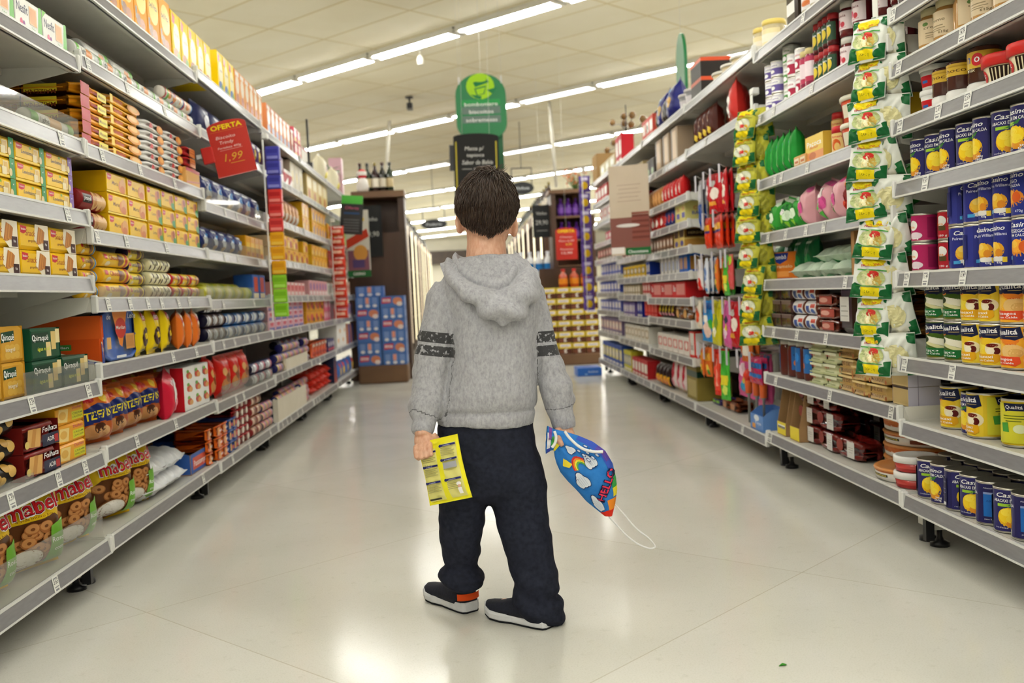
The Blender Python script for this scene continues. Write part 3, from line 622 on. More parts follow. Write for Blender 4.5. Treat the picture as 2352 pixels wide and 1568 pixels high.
row('L', 1, 7, 397, 500, toast('b5722c', '7aa03a'), 5, .195, .16, 'yellow toast box with red logo', 'toast', gap=.02)
pirr = rollpack('cracker_roll', '8f1f24', [r('120d0d', .06, .35, .4, .68), t('ffffff', 'piraquê', .23, .45, .14, .28), e('d9b078', .55, .5, .1, .4), e('d9b078', .74, .5, .1, .4), e('d9b078', .9, .45, .08, .3), e('c08a50', .55, .5, .06, .25)], '7d181d')
row('L', 1, 4, 176, 248, pirr, 1, .062, .06, 'red cracker roll with black label', 'biscuits', nl=2, xo=.014)
row('L', 1, 4, 182, 236, pirr, 1, .062, .06, 'red cracker roll behind', 'biscuits', nl=2, xo=.08, zo=.02)
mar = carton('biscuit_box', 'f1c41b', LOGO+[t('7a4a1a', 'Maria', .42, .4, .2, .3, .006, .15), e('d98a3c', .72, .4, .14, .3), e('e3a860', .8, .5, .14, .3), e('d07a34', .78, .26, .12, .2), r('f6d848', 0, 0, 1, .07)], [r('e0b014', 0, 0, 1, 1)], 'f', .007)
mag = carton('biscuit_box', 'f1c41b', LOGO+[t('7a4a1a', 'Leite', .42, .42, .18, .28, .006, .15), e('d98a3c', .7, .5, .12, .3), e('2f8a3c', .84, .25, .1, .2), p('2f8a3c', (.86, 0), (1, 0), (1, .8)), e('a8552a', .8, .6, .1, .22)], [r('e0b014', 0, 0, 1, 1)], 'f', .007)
row('L', 1, 4, 250, 340, mar, 2, .066, .2, 'yellow round biscuit box', 'biscuits', nl=3, gap=.02)
row('L', 1, 4, 342, 459, mag, 4, .066, .2, 'yellow and green biscuit box', 'biscuits', nl=3, gap=.02)
row('L', 1, 4, 236, 300, mar, 2, .066, .2, 'yellow biscuit box in the back', 'biscuits', nl=4, xo=.24, gap=.1)
ck = lambda base, b1, b2, end, tx: rollpack('cookie_roll', base, [r(b2, .82, 0, .9, 1), e('8a5a2c', .66, .45, .1, .3), e('6a3a1c', .6, .6, .06, .2), p('c8202c', (.05, .5), (.06, .75), (.17, .72), (.16, .48)), t(b1, tx, .4, .46, .24, .36), e('efe3c0', .2, .25, .08, .14)], end)
cka, ckb, ckc, ckd = ck('f0bf2c', '5a2c14', '2f86c8', 'f0bf2c', 'Cookies'), ck('f2c832', 'b01f24', 'c8302a', 'e9b01e', 'Choco'), ck('f3da4a', '3a2a6a', '3a1c4a', '2c1538', 'limão'), rollpack('cookie_roll', 'efe9c4', [e('3a2014', .08+.2*i, .3+.35*(i % 2), .05, .18) for i in range(5)]+[t('5a5a22', 'Gotas', .5, .45, .2, .3)], 'e8dfae')
cke = ck('f1d028', 'b01f24', 'b5302a', 'c8302a', 'Nozes')
row('L', 1, 3, 170, 238, cka, 1, .048, .05, 'yellow and blue cookie roll', 'cookies', nl=4)
row('L', 1, 3, 240, 304, ckb, 1, .048, .05, 'yellow and red cookie roll', 'cookies', nl=3)
row('L', 1, 3, 306, 346, ckc, 1, .048, .05, 'yellow cookie roll with purple end', 'cookies', nl=4)
row('L', 1, 3, 348, 396, ckd, 2, .046, .05, 'cream spotted cookie roll', 'cookies', nl=3)
row('L', 1, 3, 398, 460, cke, 3, .046, .05, 'bright yellow cookie roll', 'cookies', counts=[2, 2, 2])
row('L', 1, 3, 200, 300, ckb, 2, .048, .05, 'yellow cookie roll further back', 'cookies', nl=3, xo=.075)
guard('L', 1, 3, 230, 470, .035)
obs = carton('cracker_box', 'd8561e', [p('2c4a9a', (0, 0), (.75, 0), (.3, .4), (0, .42)), p('f2e8d8', (0, .42), (.3, .4), (.75, 0), (.78, 0), (.32, .44), (0, .46)), t('f0e0c0', 'Marilan', .5, .25, .1, .5)], [p('2c4a9a', (0, 0), (1, 0), (.55, .28), (0, .5)), p('e8e0d0', (.0, .5), (.55, .28), (1, 0), (1, .03), (.56, .31), (0, .54)), r('3f8a3c', .55, .3, .75, .42), t('ffffff', 'Marilan', .65, .34, .05, .16), r('e6662a', 0, .52, 1, 1)], 'f', .006)
row('L', 1, 2, 244, 250, obs, 1, .165, .36, 'orange and blue cracker box end on', 'biscuits')
bl = softpack('cracker_packet', '3a62b4', [p('ea8a2c', (.22, 1), (.72, 1), (.5, .25), (.42, .3)), e('c8281f', .48, .62, .17, .2), t('ffffff', 'Marilan', .48, .6, .07, .28), r('d99a50', .62, .2, .9, .5), r('c98a40', .65, .24, .87, .46), r('e0b070', .04, .24, .16, .46), t('ffffff', 'Leite', .84, .8, .12, .26, .0, .2), t('ffffff', 'de', .12, .8, .1, .12, .0, .2), r('e8eef6', .3, .05, .6, .1)], None, .01)
row('L', 1, 2, 252, 326, bl, 1, .165, .05, 'blue cracker packet with orange wedge', 'biscuits')
ymn = bag('cookie_pouch', 'f2d21c', [r('c8202c', .2, .72, .75, .9), t('ffffff', 'mini', .47, .75, .12, .46, .03, .2), e('3a1c10', .45, .38, .34, .2), e('f2d21c', .4, .4, .1, .07), r('2a1810', .7, .12, .92, .6), r('4a4a3a', .15, .1, .5, .14)])
row('L', 1, 2, 330, 412, ymn, 3, .165, .06, 'yellow pouch of chocolate ring cookies', 'cookies', rots=[12, 6, 14])
osn = bag('snack_pouch', 'e8782c', [p('efe6d6', (.3, 1), (1, .8), (1, .3), (.6, .1)), e('d9904a', .6, .4, .25, .2), r('c8202c', .15, .7, .5, .85), e('f0d0a0', .7, .65, .12, .1)])
row('L', 1, 2, 414, 466, osn, 3, .15, .05, 'orange and white snack pouch', 'snacks', rots=[16, 20, 14], tilt=-.15)
teen = bag('cookie_bag', 'b5561c', [p('e0701e', (.02, .94), (.98, .94), (.95, .62), (.5, .75), (.05, .6)), e('c8202c', .3, .84, .18, .07), e('c9905a', .3, .25, .16, .12), e('d9a870', .62, .22, .17, .11), e('4a2412', .48, .3, .13, .1), e('c9905a', .5, .14, .2, .08), p('1c2a6a', (.03, .34), (.5, .42), (.97, .4), (.99, .7), (.5, .76), (.03, .62)), t('f2e02c', 'TEENS', .5, .48, .15, .7, .03, .1, .08), e('f0c83c', .7, .84, .12, .08)], wrink=.004)
row('L', 1, 1, 210, 402, teen, 5, .165, .1, 'orange bag of chocolate cookies', 'cookies', xo=.04, gap=-.02, jit=.1, rots=[-25, -18, -12])
row('L', 1, 1, 240, 390, teen, 3, .175, .1, 'orange cookie bag behind the front bags', 'cookies', xo=.14, gap=-.1, jit=.1)
row('L', 1, 1, 388, 424, bag('cookie_bag', 'd01f3c', [e('f3f0ee', .55, .5, .3, .3), e('e8708a', .5, .3, .3, .15), t('ffffff', 'Wafer', .5, .75, .1, .6)]), 1, .17, .08, 'pink and red biscuit bag', 'biscuits', rots=[14], tilt=-.2)
app = carton('biscuit_carton', 'f0efec', [z for i in range(3) for jj in range(3) for z in (e('c8402c', .2+.32*i, .2+.3*jj, .09, .08), e('d9a05a', .26+.32*i, .17+.3*jj, .07, .06), e('6aa83c', .17+.32*i, .29+.3*jj, .05, .04))], [r('c8202c', .5, 0, 1, 1)], 'c', .003)
row('L', 1, 1, 424, 488, app, 1, .17, .1, 'white carton printed with apples', 'biscuits')
redb = bag('cookie_bag', 'd0241c', [e('c98a50', .3, .3, .2, .14), e('b5703a', .62, .26, .2, .13), e('8a4a24', .5, .45, .18, .12), e('dca868', .3, .6, .15, .1), e('c98a50', .7, .55, .14, .1), p('e03a2c', (.1, .95), (.9, .95), (.8, .78), (.3, .8))])
row('L', 1, 1, 490, 512, redb, 1, .19, .08, 'red bag of round cookies', 'cookies')
row('L', 2, 1, 514, 578, redb, 3, .19, .08, 'red bag of round cookies', 'cookies', xo=.02, gap=-.06)
row('L', 1, 0, 248, 346, mabel, 2, .225, .12, 'yellow bag of coconut ring cookies', 'cookies', xo=.05, gap=.02, jit=.05, rots=[-24])
pouch = bag('white_pouch', 'e9ebee', [t('6a6a72', 'Chocolate', .45, .52, .16, .6), r('d4d8de', .05, .2, .95, .3)], kind='f', wrink=.006)
def lying(side, k, j, x0, x1, mk, n, w, h, t_, desc, cat, nl=2, xo=.06, jit=.1):
    """pouches lying flat, front end towards the aisle"""
    z = SHELF[side, k, j]; sg = 1 if side == 'L' else -1; xf = XL if side == 'L' else XR; rd = random.Random(int(x0)+j)
    ya, yb = sorted((y_at(xf-sg*.05, x0, z+.03), y_at(xf-sg*.05, x1, z+.03))); pr = cached((mk, w, h, t_), lambda: mk(w, h, t_))
    for i in range(n):
        for a in range(nl):
            lb = desc+(', %s from the camera' % nth(i) if n > 1 else '')+(', '+LAYER[nl][a] if nl > 1 else '')+', %s %s bay, %s shelf' % ('left' if sg > 0 else 'right', BAYN[k], SHN[j])
            o = pr.put((0, 0, 0), 0, lb, cat, desc); q = rd.uniform(-jit, jit)
            o.matrix_world = Matrix.Translation((xf-sg*(xo+h), ya+(yb-ya)*(i+.5)/n, z+.003+t_*(a+.5)*.86)) @ Matrix.Rotation((PI/2 if sg > 0 else -PI/2)+q, 4, 'Z') @ Matrix.Rotation(PI/2, 4, 'X') @ Matrix.Translation((0, -t_/2, 0))
lying('L', 1, 0, 338, 408, pouch, 4, .17, .2, .075, 'white chocolate pouch', 'sweets', 2, .02, .2)
trayc = noisy('printed_blue_card', '2a58ac', '3264b8', 5, .5); card = noisy('brown_card', 'a07c52', 'ac875c', 14, .7)
def open_tray(name, w, h, d, m, low=.55, art=None, inner=None, sides=None):
    """open display tray: cut-down front, full sides and back"""
    b = MB(); q = .003; im = inner or m
    b.box((-w/2, 0, 0), (w/2, d, q), im)
    b.box((-w/2, 0, q), (w/2, q, h*low), im, {'front': m}); b.box((-w/2, d-q, q), (w/2, d, h), im, {'back': sides or m})
    for s in (-1, 1):
        x0, x1 = sorted((s*w/2, s*(w/2-q)))
        vs = [(x, y, z) for x in (x0, x1) for y, z in ((q, q), (d-q, q), (d-q, h), (d*.4, h), (q, h*low))]
        b.add(vs, [(4, 3, 2, 1, 0), (5, 6, 7, 8, 9)]+[(i, (i+1) % 5, 5+(i+1) % 5, 5+i) for i in range(5)], sides or m)
    if art: b.art(art, lambda u, v, l: (-w/2+u*w, -l, v*h*low), w, h*low)
    return Proto(name, b.mesh(name))
def put_at(pr, side, k, j, px, desc, cat, xo=.02, zo=0, turn=0, grp=None, rx=0, plain=False):
    z = SHELF[side, k, j]; sg = 1 if side == 'L' else -1; xf = XL if side == 'L' else XR
    lb = desc if plain else desc+', %s %s bay, %s shelf' % ('left' if sg > 0 else 'right', BAYN[k], SHN[j])
    o = pr.put((xf-sg*xo, y_at(xf-sg*xo, px, z+zo+.03), z+zo), (PI/2 if sg > 0 else -PI/2)+math.radians(turn), lb, cat, grp)
    if rx: o.rotation_euler.x = rx
    return o
put_at(open_tray('display_tray', .3, .1, .24, trayc, .8, [r('d84a2a', .1, .2, .8, .8), t('ffffff', 'Passatempo', .45, .35, .3, .6)], card), 'L', 1, 0, 462, 'blue card tray with brown inside', 'tray', .03)
put_at(open_tray('display_tray', .3, .1, .22, trayc, .9, None, card), 'L', 1, 0, 398, 'blue card tray behind the white pouches', 'tray', .22)
orp = softpack('wafer_packet', 'e2661c', [r('f0a050', .1, .2, .5, .8), t('ffffff', 'wafer', .6, .4, .3, .4)], None, .006)
row('L', 1, 0, 482, 498, orp, 1, .05, .15, 'orange wafer packet', 'wafers', nl=3)
row('L', 2, 0, 502, 528, orp, 2, .05, .15, 'orange wafer packet', 'wafers', nl=3)
blp = softpack('wafer_packet', '3a5aa8', [r('e0a02c', .1, .2, .4, .8), r('c8302a', .5, .3, .9, .6)], None, .006)
row('L', 2, 0, 529, 548, blp, 2, .05, .15, 'blue wafer packet', 'wafers', nl=3)
rwp = softpack('biscuit_packet', 'b5242a', [e('e8dcd0', .6, .5, .25, .4), r('7a3a24', .05, .2, .3, .8)], None, .01)
row('L', 2, 0, 549, 580, rwp, 3, .042, .15, 'red and white biscuit packet', 'biscuits', nl=5, jit=.03)
brp = rollpack('biscuit_roll', 'b07a58', [e('e8d0b8', .3, .5, .15, .3), r('7a4a34', .6, .2, .9, .8)], '8a2a2a')
row('L', 2, 0, 581, 604, brp, 2, .05, .05, 'brown and pink biscuit roll', 'biscuits', nl=4)
pk = lambda c: rollpack('biscuit_roll', c, [r('e8c85a', .05, .1, .25, .9), e('d98a9a', .5, .5, .18, .4), r('3a4aa0', .72, .1, .8, .9), r('efd8c8', .84, .1, .95, .9)], '2a2a6a')
pk1, pk2, pk3 = pk('d98aa4'), pk('c87a5a'), pk('5a6ab8')
row('L', 2, 0, 605, 636, pk1, 3, .046, .05, 'pink filled biscuit roll', 'biscuits', nl=3)
row('L', 3, 0, 640, 714, pk2, 7, .046, .05, 'pink brown biscuit roll', 'biscuits', counts=[3, 3, 3, 3, 2, 3, 2])
row('L', 3, 0, 645, 714, pk1, 6, .046, .05, 'pink biscuit roll in second rank', 'biscuits', nl=3, xo=.07)
put_at(open_tray('carton_tray', 1.0, .13, .03, noisy('cream_card', 'ddd5c2', 'e4dccb', 9, .6), 1), 'L', 3, 0, 675, 'long cream card front before the biscuit rolls', 'tray', .0)
# third bay upper shelves
navy = bag('biscuit_bag', '1b2a6c', [e('dfe6f0', .55, .42, .24, .24), e('3a8ad0', .6, .55, .16, .14), e('c9a070', .5, .2, .2, .1), r('e8ecf2', .2, .78, .8, .86)], wrink=.005)
row('L', 2, 5, 467, 608, navy, 6, .135, .09, 'navy blue biscuit bag with white picture', 'biscuits', gap=-.05, jit=.06)
row('L', 2, 5, 480, 600, navy, 4, .15, .09, 'navy blue biscuit bag behind', 'biscuits', xo=.11, gap=-.05)
row('L', 2, 4, 462, 562, navy, 5, .11, .09, 'small navy blue biscuit bag', 'biscuits', gap=-.05, jit=.08)
row('L', 2, 4, 566, 614, carton('biscuit_box', 'e0a01c', [r('f0c84a', .1, .3, .9, .7), r('b5532a', .3, .1, .7, .25)], None, 'f'), 4, .115, .1, 'mustard yellow biscuit box', 'biscuits', nl=1)
ygr = rollpack('biscuit_roll', 'd2cf3a', [e('e9e6a0', .4, .5, .2, .35), r('8aa83a', .75, 0, .9, 1)], 'c2c030')
row('L', 2, 3, 462, 580, ygr, 5, .062, .06, 'yellow green biscuit roll', 'biscuits', nl=1, counts=[1, 1, 1, 1, 1])
row('L', 2, 3, 470, 560, ygr, 4, .062, .06, 'yellow green biscuit roll behind', 'biscuits', xo=.08, zo=.02)
row('L', 2, 3, 582, 618, carton('biscuit_box', '2a5ab0', [r('c8302a', .2, .3, .8, .9), r('efe0c0', .1, .05, .9, .25)]), 2, .13, .1, 'blue biscuit box with red panel', 'biscuits')
dkr = lambda c, c2: rollpack('biscuit_roll', c, [e('dfe3ea', .5, .5, .2, .35), r(c2, .72, .1, .95, .9), r('dfe3ea', .05, .3, .2, .7)], '15132e')
row('L', 2, 2, 464, 518, dkr('3a2a34', '7a5a4a'), 3, .06, .06, 'dark brown biscuit roll', 'biscuits', nl=2)
row('L', 2, 2, 520, 612, dkr('2f7ac0', '1c3a7a'), 5, .058, .06, 'bright blue biscuit roll', 'biscuits', nl=2)
row('L', 2, 2, 470, 512, dkr('2a2230', '5a4a4a'), 2, .06, .06, 'dark biscuit roll standing on top', 'biscuits', xo=.02, zo=.122)
guard('L', 2, 5, 466, 610, .06); guard('L', 2, 4, 462, 600, .055); guard('L', 2, 3, 466, 585, .06); guard('L', 2, 2, 472, 616, .055); guard('L', 2, 1, 512, 640, .06)
row('L', 2, 6, 462, 580, bag('biscuit_bag', '232a58', [e('c9ced8', .5, .4, .2, .2), e('d9b04a', .7, .3, .12, .1)]), 5, .14, .09, 'dark blue biscuit bag', 'biscuits', gap=-.04)
row('L', 2, 6, 582, 610, bag('biscuit_bag', '5a3a7a', [e('e0c04a', .5, .4, .2, .2), e('e8e4e8', .4, .7, .2, .1)]), 2, .14, .09, 'purple and yellow biscuit bag', 'biscuits')
row('L', 2, 7, 502, 540, toast('3a6ab0', '6a9a4a'), 3, .19, .16, 'yellow toast box with blue corner', 'toast', gap=.02)
spice = lambda a_, b_, c_: carton('cereal_box', a_, [e(b_, .5, .6, .34, .24), e(c_, .45, .22, .32, .14), r('efe6d8', .15, .84, .85, .95)], [r(a_, 0, 0, 1, 1)])
row('L', 2, 7, 542, 612, spice('e39a4a', 'f0e2c8', 'b5602c'), 6, .185, .12, 'orange and cream cereal box', 'cereal', gap=.03)
row('L', 3, 7, 614, 668, spice('d98a5a', 'efe4d0', '7a8ab0'), 6, .18, .12, 'orange and grey cereal box', 'cereal', gap=.03)
row('L', 3, 7, 669, 676, spice('a83a2c', 'd9b08a', '8a3a24'), 1, .17, .12, 'dark red tall box', 'cereal')
row('L', 3, 7, 677, 698, spice('d85a6a', 'f3d8d8', 'e8c04a'), 2, .1, .12, 'pink and red small box', 'sweets', nl=2)
row('L', 2, 1, 580, 634, dkr('2a2a5a', 'b04a6a'), 3, .055, .06, 'dark blue and pink roll', 'biscuits', counts=[2, 2, 2])
row('L', 3, 1, 638, 716, pk3, 6, .052, .06, 'mauve and pink biscuit roll', 'biscuits', nl=3, counts=[2, 3, 3, 3, 2, 3])
row('L', 3, 1, 640, 700, dkr('1c1a3a', 'b04a3a'), 4, .056, .06, 'dark capped roll in second rank', 'biscuits', nl=3, xo=.08)
put_at(open_tray('carton_tray', .8, .07, .02, noisy('cream_card_two', 'ddd5c2', 'e4dccb', 9, .6), 1), 'L', 3, 1, 684, 'cream card front before the mauve rolls', 'tray', .0)
# far left bays
gold = bag('gift_bag', 'b06a34', [e('e0b080', .5, .5, .3, .3), r('d9d2c6', .2, .05, .5, .4), r('7a3a1c', .3, .8, .7, .9)])
ybx = lambda c2: carton('biscuit_box', 'eab42a', [r('c8402c', .1, .7, .35, .9), e(c2, .65, .4, .2, .3), r('f3da8a', .1, .1, .4, .5)], None, 'f')
row('L', 3, 6, 626, 652, carton('gift_box', '6a4a6a', [r('e6d8e0', 0, .0, 1, .35), r('8a6a86', .1, .5, .9, .9)]), 3, .16, .12, 'purple and white gift box', 'gift box')
row('L', 3, 6, 653, 672, carton('gift_box', 'b52a3a', [p('efe8e4', (0, 0), (1, 0), (1, .6)), r('dcd4c8', 0, .8, 1, 1)]), 2, .1, .12, 'red and white gift box', 'gift box')
row('L', 3, 6, 673, 706, carton('gift_box', 'dcd5c0', [r('c9bfa4', .2, .3, .8, .7), e('c8b04a', .5, .5, .2, .2)]), 3, .2, .12, 'cream gift box', 'gift box')
row('L', 4, 6, 710, 760, carton('gift_box', 'd8c080', [r('e9dcb0', .15, .5, .85, .9), e('b5602c', .4, .25, .2, .2)]), 4, .2, .12, 'pale gold gift box', 'gift box')
row('L', 3, 5, 648, 694, gold, 5, .17, .1, 'brown orange gift bag', 'gift bag', gap=-.02)
row('L', 3, 5, 696, 716, ybx('c98a50'), 2, .1, .14, 'yellow boxed biscuits', 'biscuits', nl=2)
row('L', 4, 5, 718, 752, ybx('8a6ab0'), 5, .1, .14, 'yellow boxed biscuits with mauve spot', 'biscuits', nl=2)
row('L', 4, 5, 753, 762, ybx('d0302a'), 2, .07, .14, 'yellow boxed biscuits with red spot', 'biscuits', nl=2)
row('L', 3, 4, 618, 646, carton('biscuit_box', 'efe2c0', [r('e0a82c', 0, .5, 1, 1), e('8a5a34', .5, .3, .2, .2)]), 2, .065, .14, 'cream and yellow biscuit box', 'biscuits', nl=2)
row('L', 3, 4, 648, 714, ybx('b0202a'), 5, .08, .14, 'deep yellow biscuit box', 'biscuits', nl=2, counts=[2, 2, 2, 1, 2])
row('L', 4, 4, 718, 754, ybx('c98a50'), 5, .08, .14, 'deep yellow biscuit box', 'biscuits', nl=2)
row('L', 4, 4, 756, 768, softpack('biscuit_packet', 'd0483a', [r('e87a6a', .1, .2, .9, .5)]), 2, .16, .1, 'red upright packet', 'biscuits')
pnk = carton('wafer_box', 'e39a9a', [e('c8303a', .5, .6, .3, .25), r('f3dcd8', .1, .08, .9, .3), r('f0e0e0', .15, .8, .85, .95)])
row('L', 3, 3, 640, 706, pnk, 7, .085, .1, 'pink wafer box', 'wafers', gap=.05)
row('L', 4, 3, 711, 752, carton('wafer_box', 'd8a0a4', [e('8a5aa0', .5, .6, .3, .25), r('f3e4e4', .1, .08, .9, .3)]), 6, .11, .1, 'mauve pink wafer box', 'wafers', gap=.05)
row('L', 4, 3, 753, 772, carton('wafer_box', 'dfe0da', [r('9aa89a', .2, .2, .8, .8)]), 3, .1, .1, 'white wafer box', 'wafers')
pk4 = carton('wafer_packet', 'e0b0c0', [r('7a7ac0', .1, .05, .9, .3), e('d8506a', .5, .65, .25, .2), r('efe8f0', .1, .85, .9, .95)])
row('L', 3, 2, 622, 706, pk4, 6, .055, .12, 'pink and lilac wafer packet', 'wafers', nl=3, gap=.03)
row('L', 4, 2, 708, 748, carton('sweet_box', 'e0a02c', [e('c8302a', .4, .5, .25, .3), e('2a1a14', .75, .3, .15, .2)]), 4, .09, .1, 'yellow sweet box with red spot', 'sweets', nl=2, jit=.1)
row('L', 4, 2, 750, 768, carton('sweet_box', 'd86a8a', [e('f0e0e4', .4, .5, .25, .3), e('6aa03a', .75, .8, .15, .12)]), 3, .09, .1, 'pink sweet box', 'sweets', nl=2, jit=.1)
orx = softpack('biscuit_packet', 'df5a22', [r('f0d8c0', .2, .72, .8, .9), r('b5402a', .2, .2, .8, .4)], None, .005)
row('L', 4, 1, 718, 752, orx, 5, .11, .15, 'bright orange upright biscuit packet', 'biscuits', gap=.04)
row('L', 4, 1, 754, 772, carton('biscuit_box', '3a3a6a', [r('c8303a', .1, .1, .9, .3), e('d8d0d8', .5, .6, .3, .2)]), 3, .1, .14, 'dark blue biscuit box', 'biscuits')
row('L', 5, 1, 775, 796, carton('biscuit_carton', 'eceae6', [e('d9a050', .3, .3, .15, .1), e('d9a050', .7, .7, .15, .1)]), 2, .2, .16, 'white carton with gold spots', 'biscuits')
row('L', 5, 1, 798, 812, carton('biscuit_box', 'c07a5a', [r('3a5ab0', .5, 0, 1, 1)]), 2, .18, .12, 'tan and blue box', 'biscuits')
redbag = bag('biscuit_bag', 'd8382a', [e('efe0d0', .5, .5, .25, .15), r('f0a080', .2, .7, .8, .85)], wrink=.006)
lying('L', 4, 0, 716, 757, redbag, 5, .16, .18, .06, 'bright red biscuit bag', 'biscuits', 3, .03, .4)
row('L', 5, 0, 765, 775, carton('cone_box', '1c2a4a', [p('e0603a', (.2, .0), (.8, 0), (.5, .9))]), 2, .22, .1, 'dark blue box with orange cone', 'wafers')
row('L', 5, 0, 778, 814, bag('snack_bag', '3a6ab8', [e('f0c83c', .6, .4, .3, .3), e('d8382a', .5, .75, .2, .14)]), 4, .15, .08, 'blue and yellow snack bag', 'snacks', jit=.1)
for j, (c1, c2, nm, ct) in {2: ('c8a0b0', '5a6ab0', 'lilac', 'wafers'), 3: ('d9c0a8', 'b5302a', 'cream red', 'wafers'), 4: ('6a3a34', 'c9a88a', 'dark brown', 'biscuits'), 5: ('7ab84a', 'e8e8d8', 'lime green', 'sweets')}.items():
    row('L', 5, j, 776, 812, carton('sweet_box', c1, [e(c2, .5, .55, .3, .3), r('efe9e0', .1, .05, .9, .2)]), 6, .13, .1, nm+' small box', ct, gap=.06)
# ---------------------------------------------------------------- goods on the right run
rimg = 'd0c8b0'
pine = can('fruit_can', '262457', [r('2f2d66', .33, 0, .67, 1), e('e8b41e', .5, .34, .12, .25), e('f2cf2a', .49, .38, .105, .2), e('f6dc4a', .47, .46, .06, .09), e('e0962a', .53, .18, .07, .1), e('f4d840', .52, .3, .06, .1), r('9cc83a', .38, .6, .5, .67), p('3a7a3a', (.46, .62), (.54, .62), (.58, .74), (.5, .66)),
    t('ffffff', 'Casino', .5, .83, .11, .26, .02, .25), t('ffffff', 'ABACAXI', .41, .71, .075, .14), t('ffffff', 'EM CALDA', .58, .71, .075, .17), t('ffffff', '560g', .58, .05, .06, .08), t('ffffff', '340g', .59, .12, .05, .07), t('cfcfe0', 'rodelas', .42, .07, .04, .12),
    r('2068b8', .74, .18, .95, .78), r('8a9ac8', .74, .74, .95, .79), t('1a4a8a', 'ABACAXI', .845, .55, .05, .16), t('cfcfe0', 'Abacaxi em calda', .84, .88, .035, .2), t('cfcfe0', 'peso liquido 560g', .84, .1, .035, .18), r('1b1a44', .06, .15, .27, .8), t('8a8ab0', 'ABACAXI EM CALDA', .165, .68, .04, .18), r('6a6aa0', .08, .5, .25, .52), r('6a6aa0', .08, .4, .25, .42), r('6a6aa0', .08, .3, .22, .32), r('e0e0e0', .19, .08, .26, .16)], .0415)
pear = can('fruit_can', '343a8a', [r('2e3380', .33, 0, .67, 1), e('e2a22a', .5, .36, .12, .2), e('f0bf3e', .48, .4, .09, .16), e('f3cf66', .46, .46, .045, .07), e('e8e4dc', .53, .16, .12, .06), e('d98a2a', .55, .3, .05, .09), t('ffffff', 'Casino', .5, .82, .11, .26, .02, .25), t('e6e8ff', 'Poires Williams', .5, .7, .07, .3), r('4aa0d8', .36, .1, .44, .18), t('ffffff', '410g', .56, .05, .06, .07), r('e8c43a', .6, .08, .65, .2),
    r('24296c', .74, .5, .95, .78), r('24296c', .74, .22, .95, .46), t('cfd2f0', 'Poires Williams au sirop', .85, .85, .04, .2), t('c0c4e8', 'peras em calda', .845, .66, .05, .18), r('e8e8ea', .84, .06, .94, .2), r('7a80c0', .75, .38, .93, .4), r('7a80c0', .75, .3, .93, .32), r('24296c', .08, .2, .26, .8), r('e8e8ea', .1, .06, .2, .18)], .0415)
peach = can('fruit_can', '30429a', [r('2a3484', .33, 0, .67, 1), e('e08a2a', .5, .38, .13, .2), e('f2a83a', .47, .42, .08, .15), e('f4c24a', .44, .46, .05, .08), e('d8602a', .55, .4, .05, .12), t('ffffff', 'Casino', .5, .84, .11, .26, .02, .25), t('ffffff', 'PÊSSEGO', .47, .72, .075, .2), t('ffffff', 'EM CALDA', .5, .63, .06, .2), t('d0d4f0', '470g', .58, .06, .06, .08), r('4aa0d8', .35, .12, .42, .2), r('24296c', .74, .2, .95, .78), r('e8e8ea', .84, .06, .94, .16)], .0415)
def qual(base, a1, a2, tab, txt, extra):
    return can('dessert_can', base, extra+[p('1b2142', (.36, .98), (.64, 1), (.66, .74), (.6, .67), (.37, .7)), e('e8872a', .44, .7, .04, .04), e('1b2142', .44, .715, .033, .03), t('ffffff', 'Qualitá', .51, .81, .12, .22, .02, 0, .04), r('c9b070', .52, .76, .62, .772),
        p(tab, (.34, .06), (.6, .04), (.64, .12), (.63, .28), (.37, .3), (.34, .26)), t('ffffff', txt, .48, .18, .07, .2), t('ffffff', 'em Calda', .51, .095, .05, .16)]+[r(a1, .7, .05, .98, .95), p('1b2142', (.76, .95), (.93, .95), (.93, .78), (.78, .76)), t('ffffff', 'Qualitá', .845, .83, .08, .13), r(a2, .76, .66, .92, .68), r(a2, .76, .6, .92, .62), r(a2, .78, .54, .9, .56), p('4a9a3c', (.74, .5), (.8, .52), (.81, .3), (.75, .3)), e('e8f0c0', .89, .38, .05, .1), r('e8e8e8', .1, .1, .26, .24), r(a2, .06, .4, .28, .42), r(a2, .06, .5, .28, .52)], .05)
qfig = qual('5a6a1e', 'c8d23a', '3a5a1e', '1d6a34', 'Figo', [r('3f5a1c', .33, .3, .67, 1), e('c9c23a', .42, .5, .08, .1), p('e9e6d2', (.38, .5), (.62, .34), (.66, .3), (.66, .52), (.45, .62)), p('d8d4a0', (.38, .42), (.64, .22), (.66, .3), (.4, .5)), e('2a3a1a', .42, .52, .055, .09), e('3f5a1e', .57, .75, .05, .08), e('f0edd8', .58, .2, .08, .08)])
qaba = qual('e4c62a', 'd8d23a', '5a6a1e', 'e2a81e', 'Abacaxi', [r('efd03a', .33, 0, .67, 1), e('f3dc4a', .42, .5, .1, .16), e('e8c02c', .52, .62, .1, .12), e('efe2b8', .59, .4, .085, .17), e('6a1c14', .57, .5, .055, .05), e('5a1814', .61, .36, .03, .09), e('f4ecd0', .56, .36, .035, .08), e('7a9a2a', .36, .36, .03, .05)])
qpes = qual('eea22a', 'd8d23a', '5a6a1e', 'e2502a', 'Pêssegos', [r('f2b030', .33, 0, .67, 1), e('f6c44a', .41, .46, .1, .16), e('e8842a', .55, .66, .08, .1), e('e9c07a', .57, .4, .1, .18), e('dcae64', .6, .36, .06, .11), t('d84a2a', 'GRÁTIS', .56, .56, .03, .1)])
row('R', 0, 4, 2068, 2350, pine, 7, .118, 0, 'navy can of pineapple', 'can', round_=True, rots=[-22, 28, -38, 20, -35, 14, -30], xo=.02)
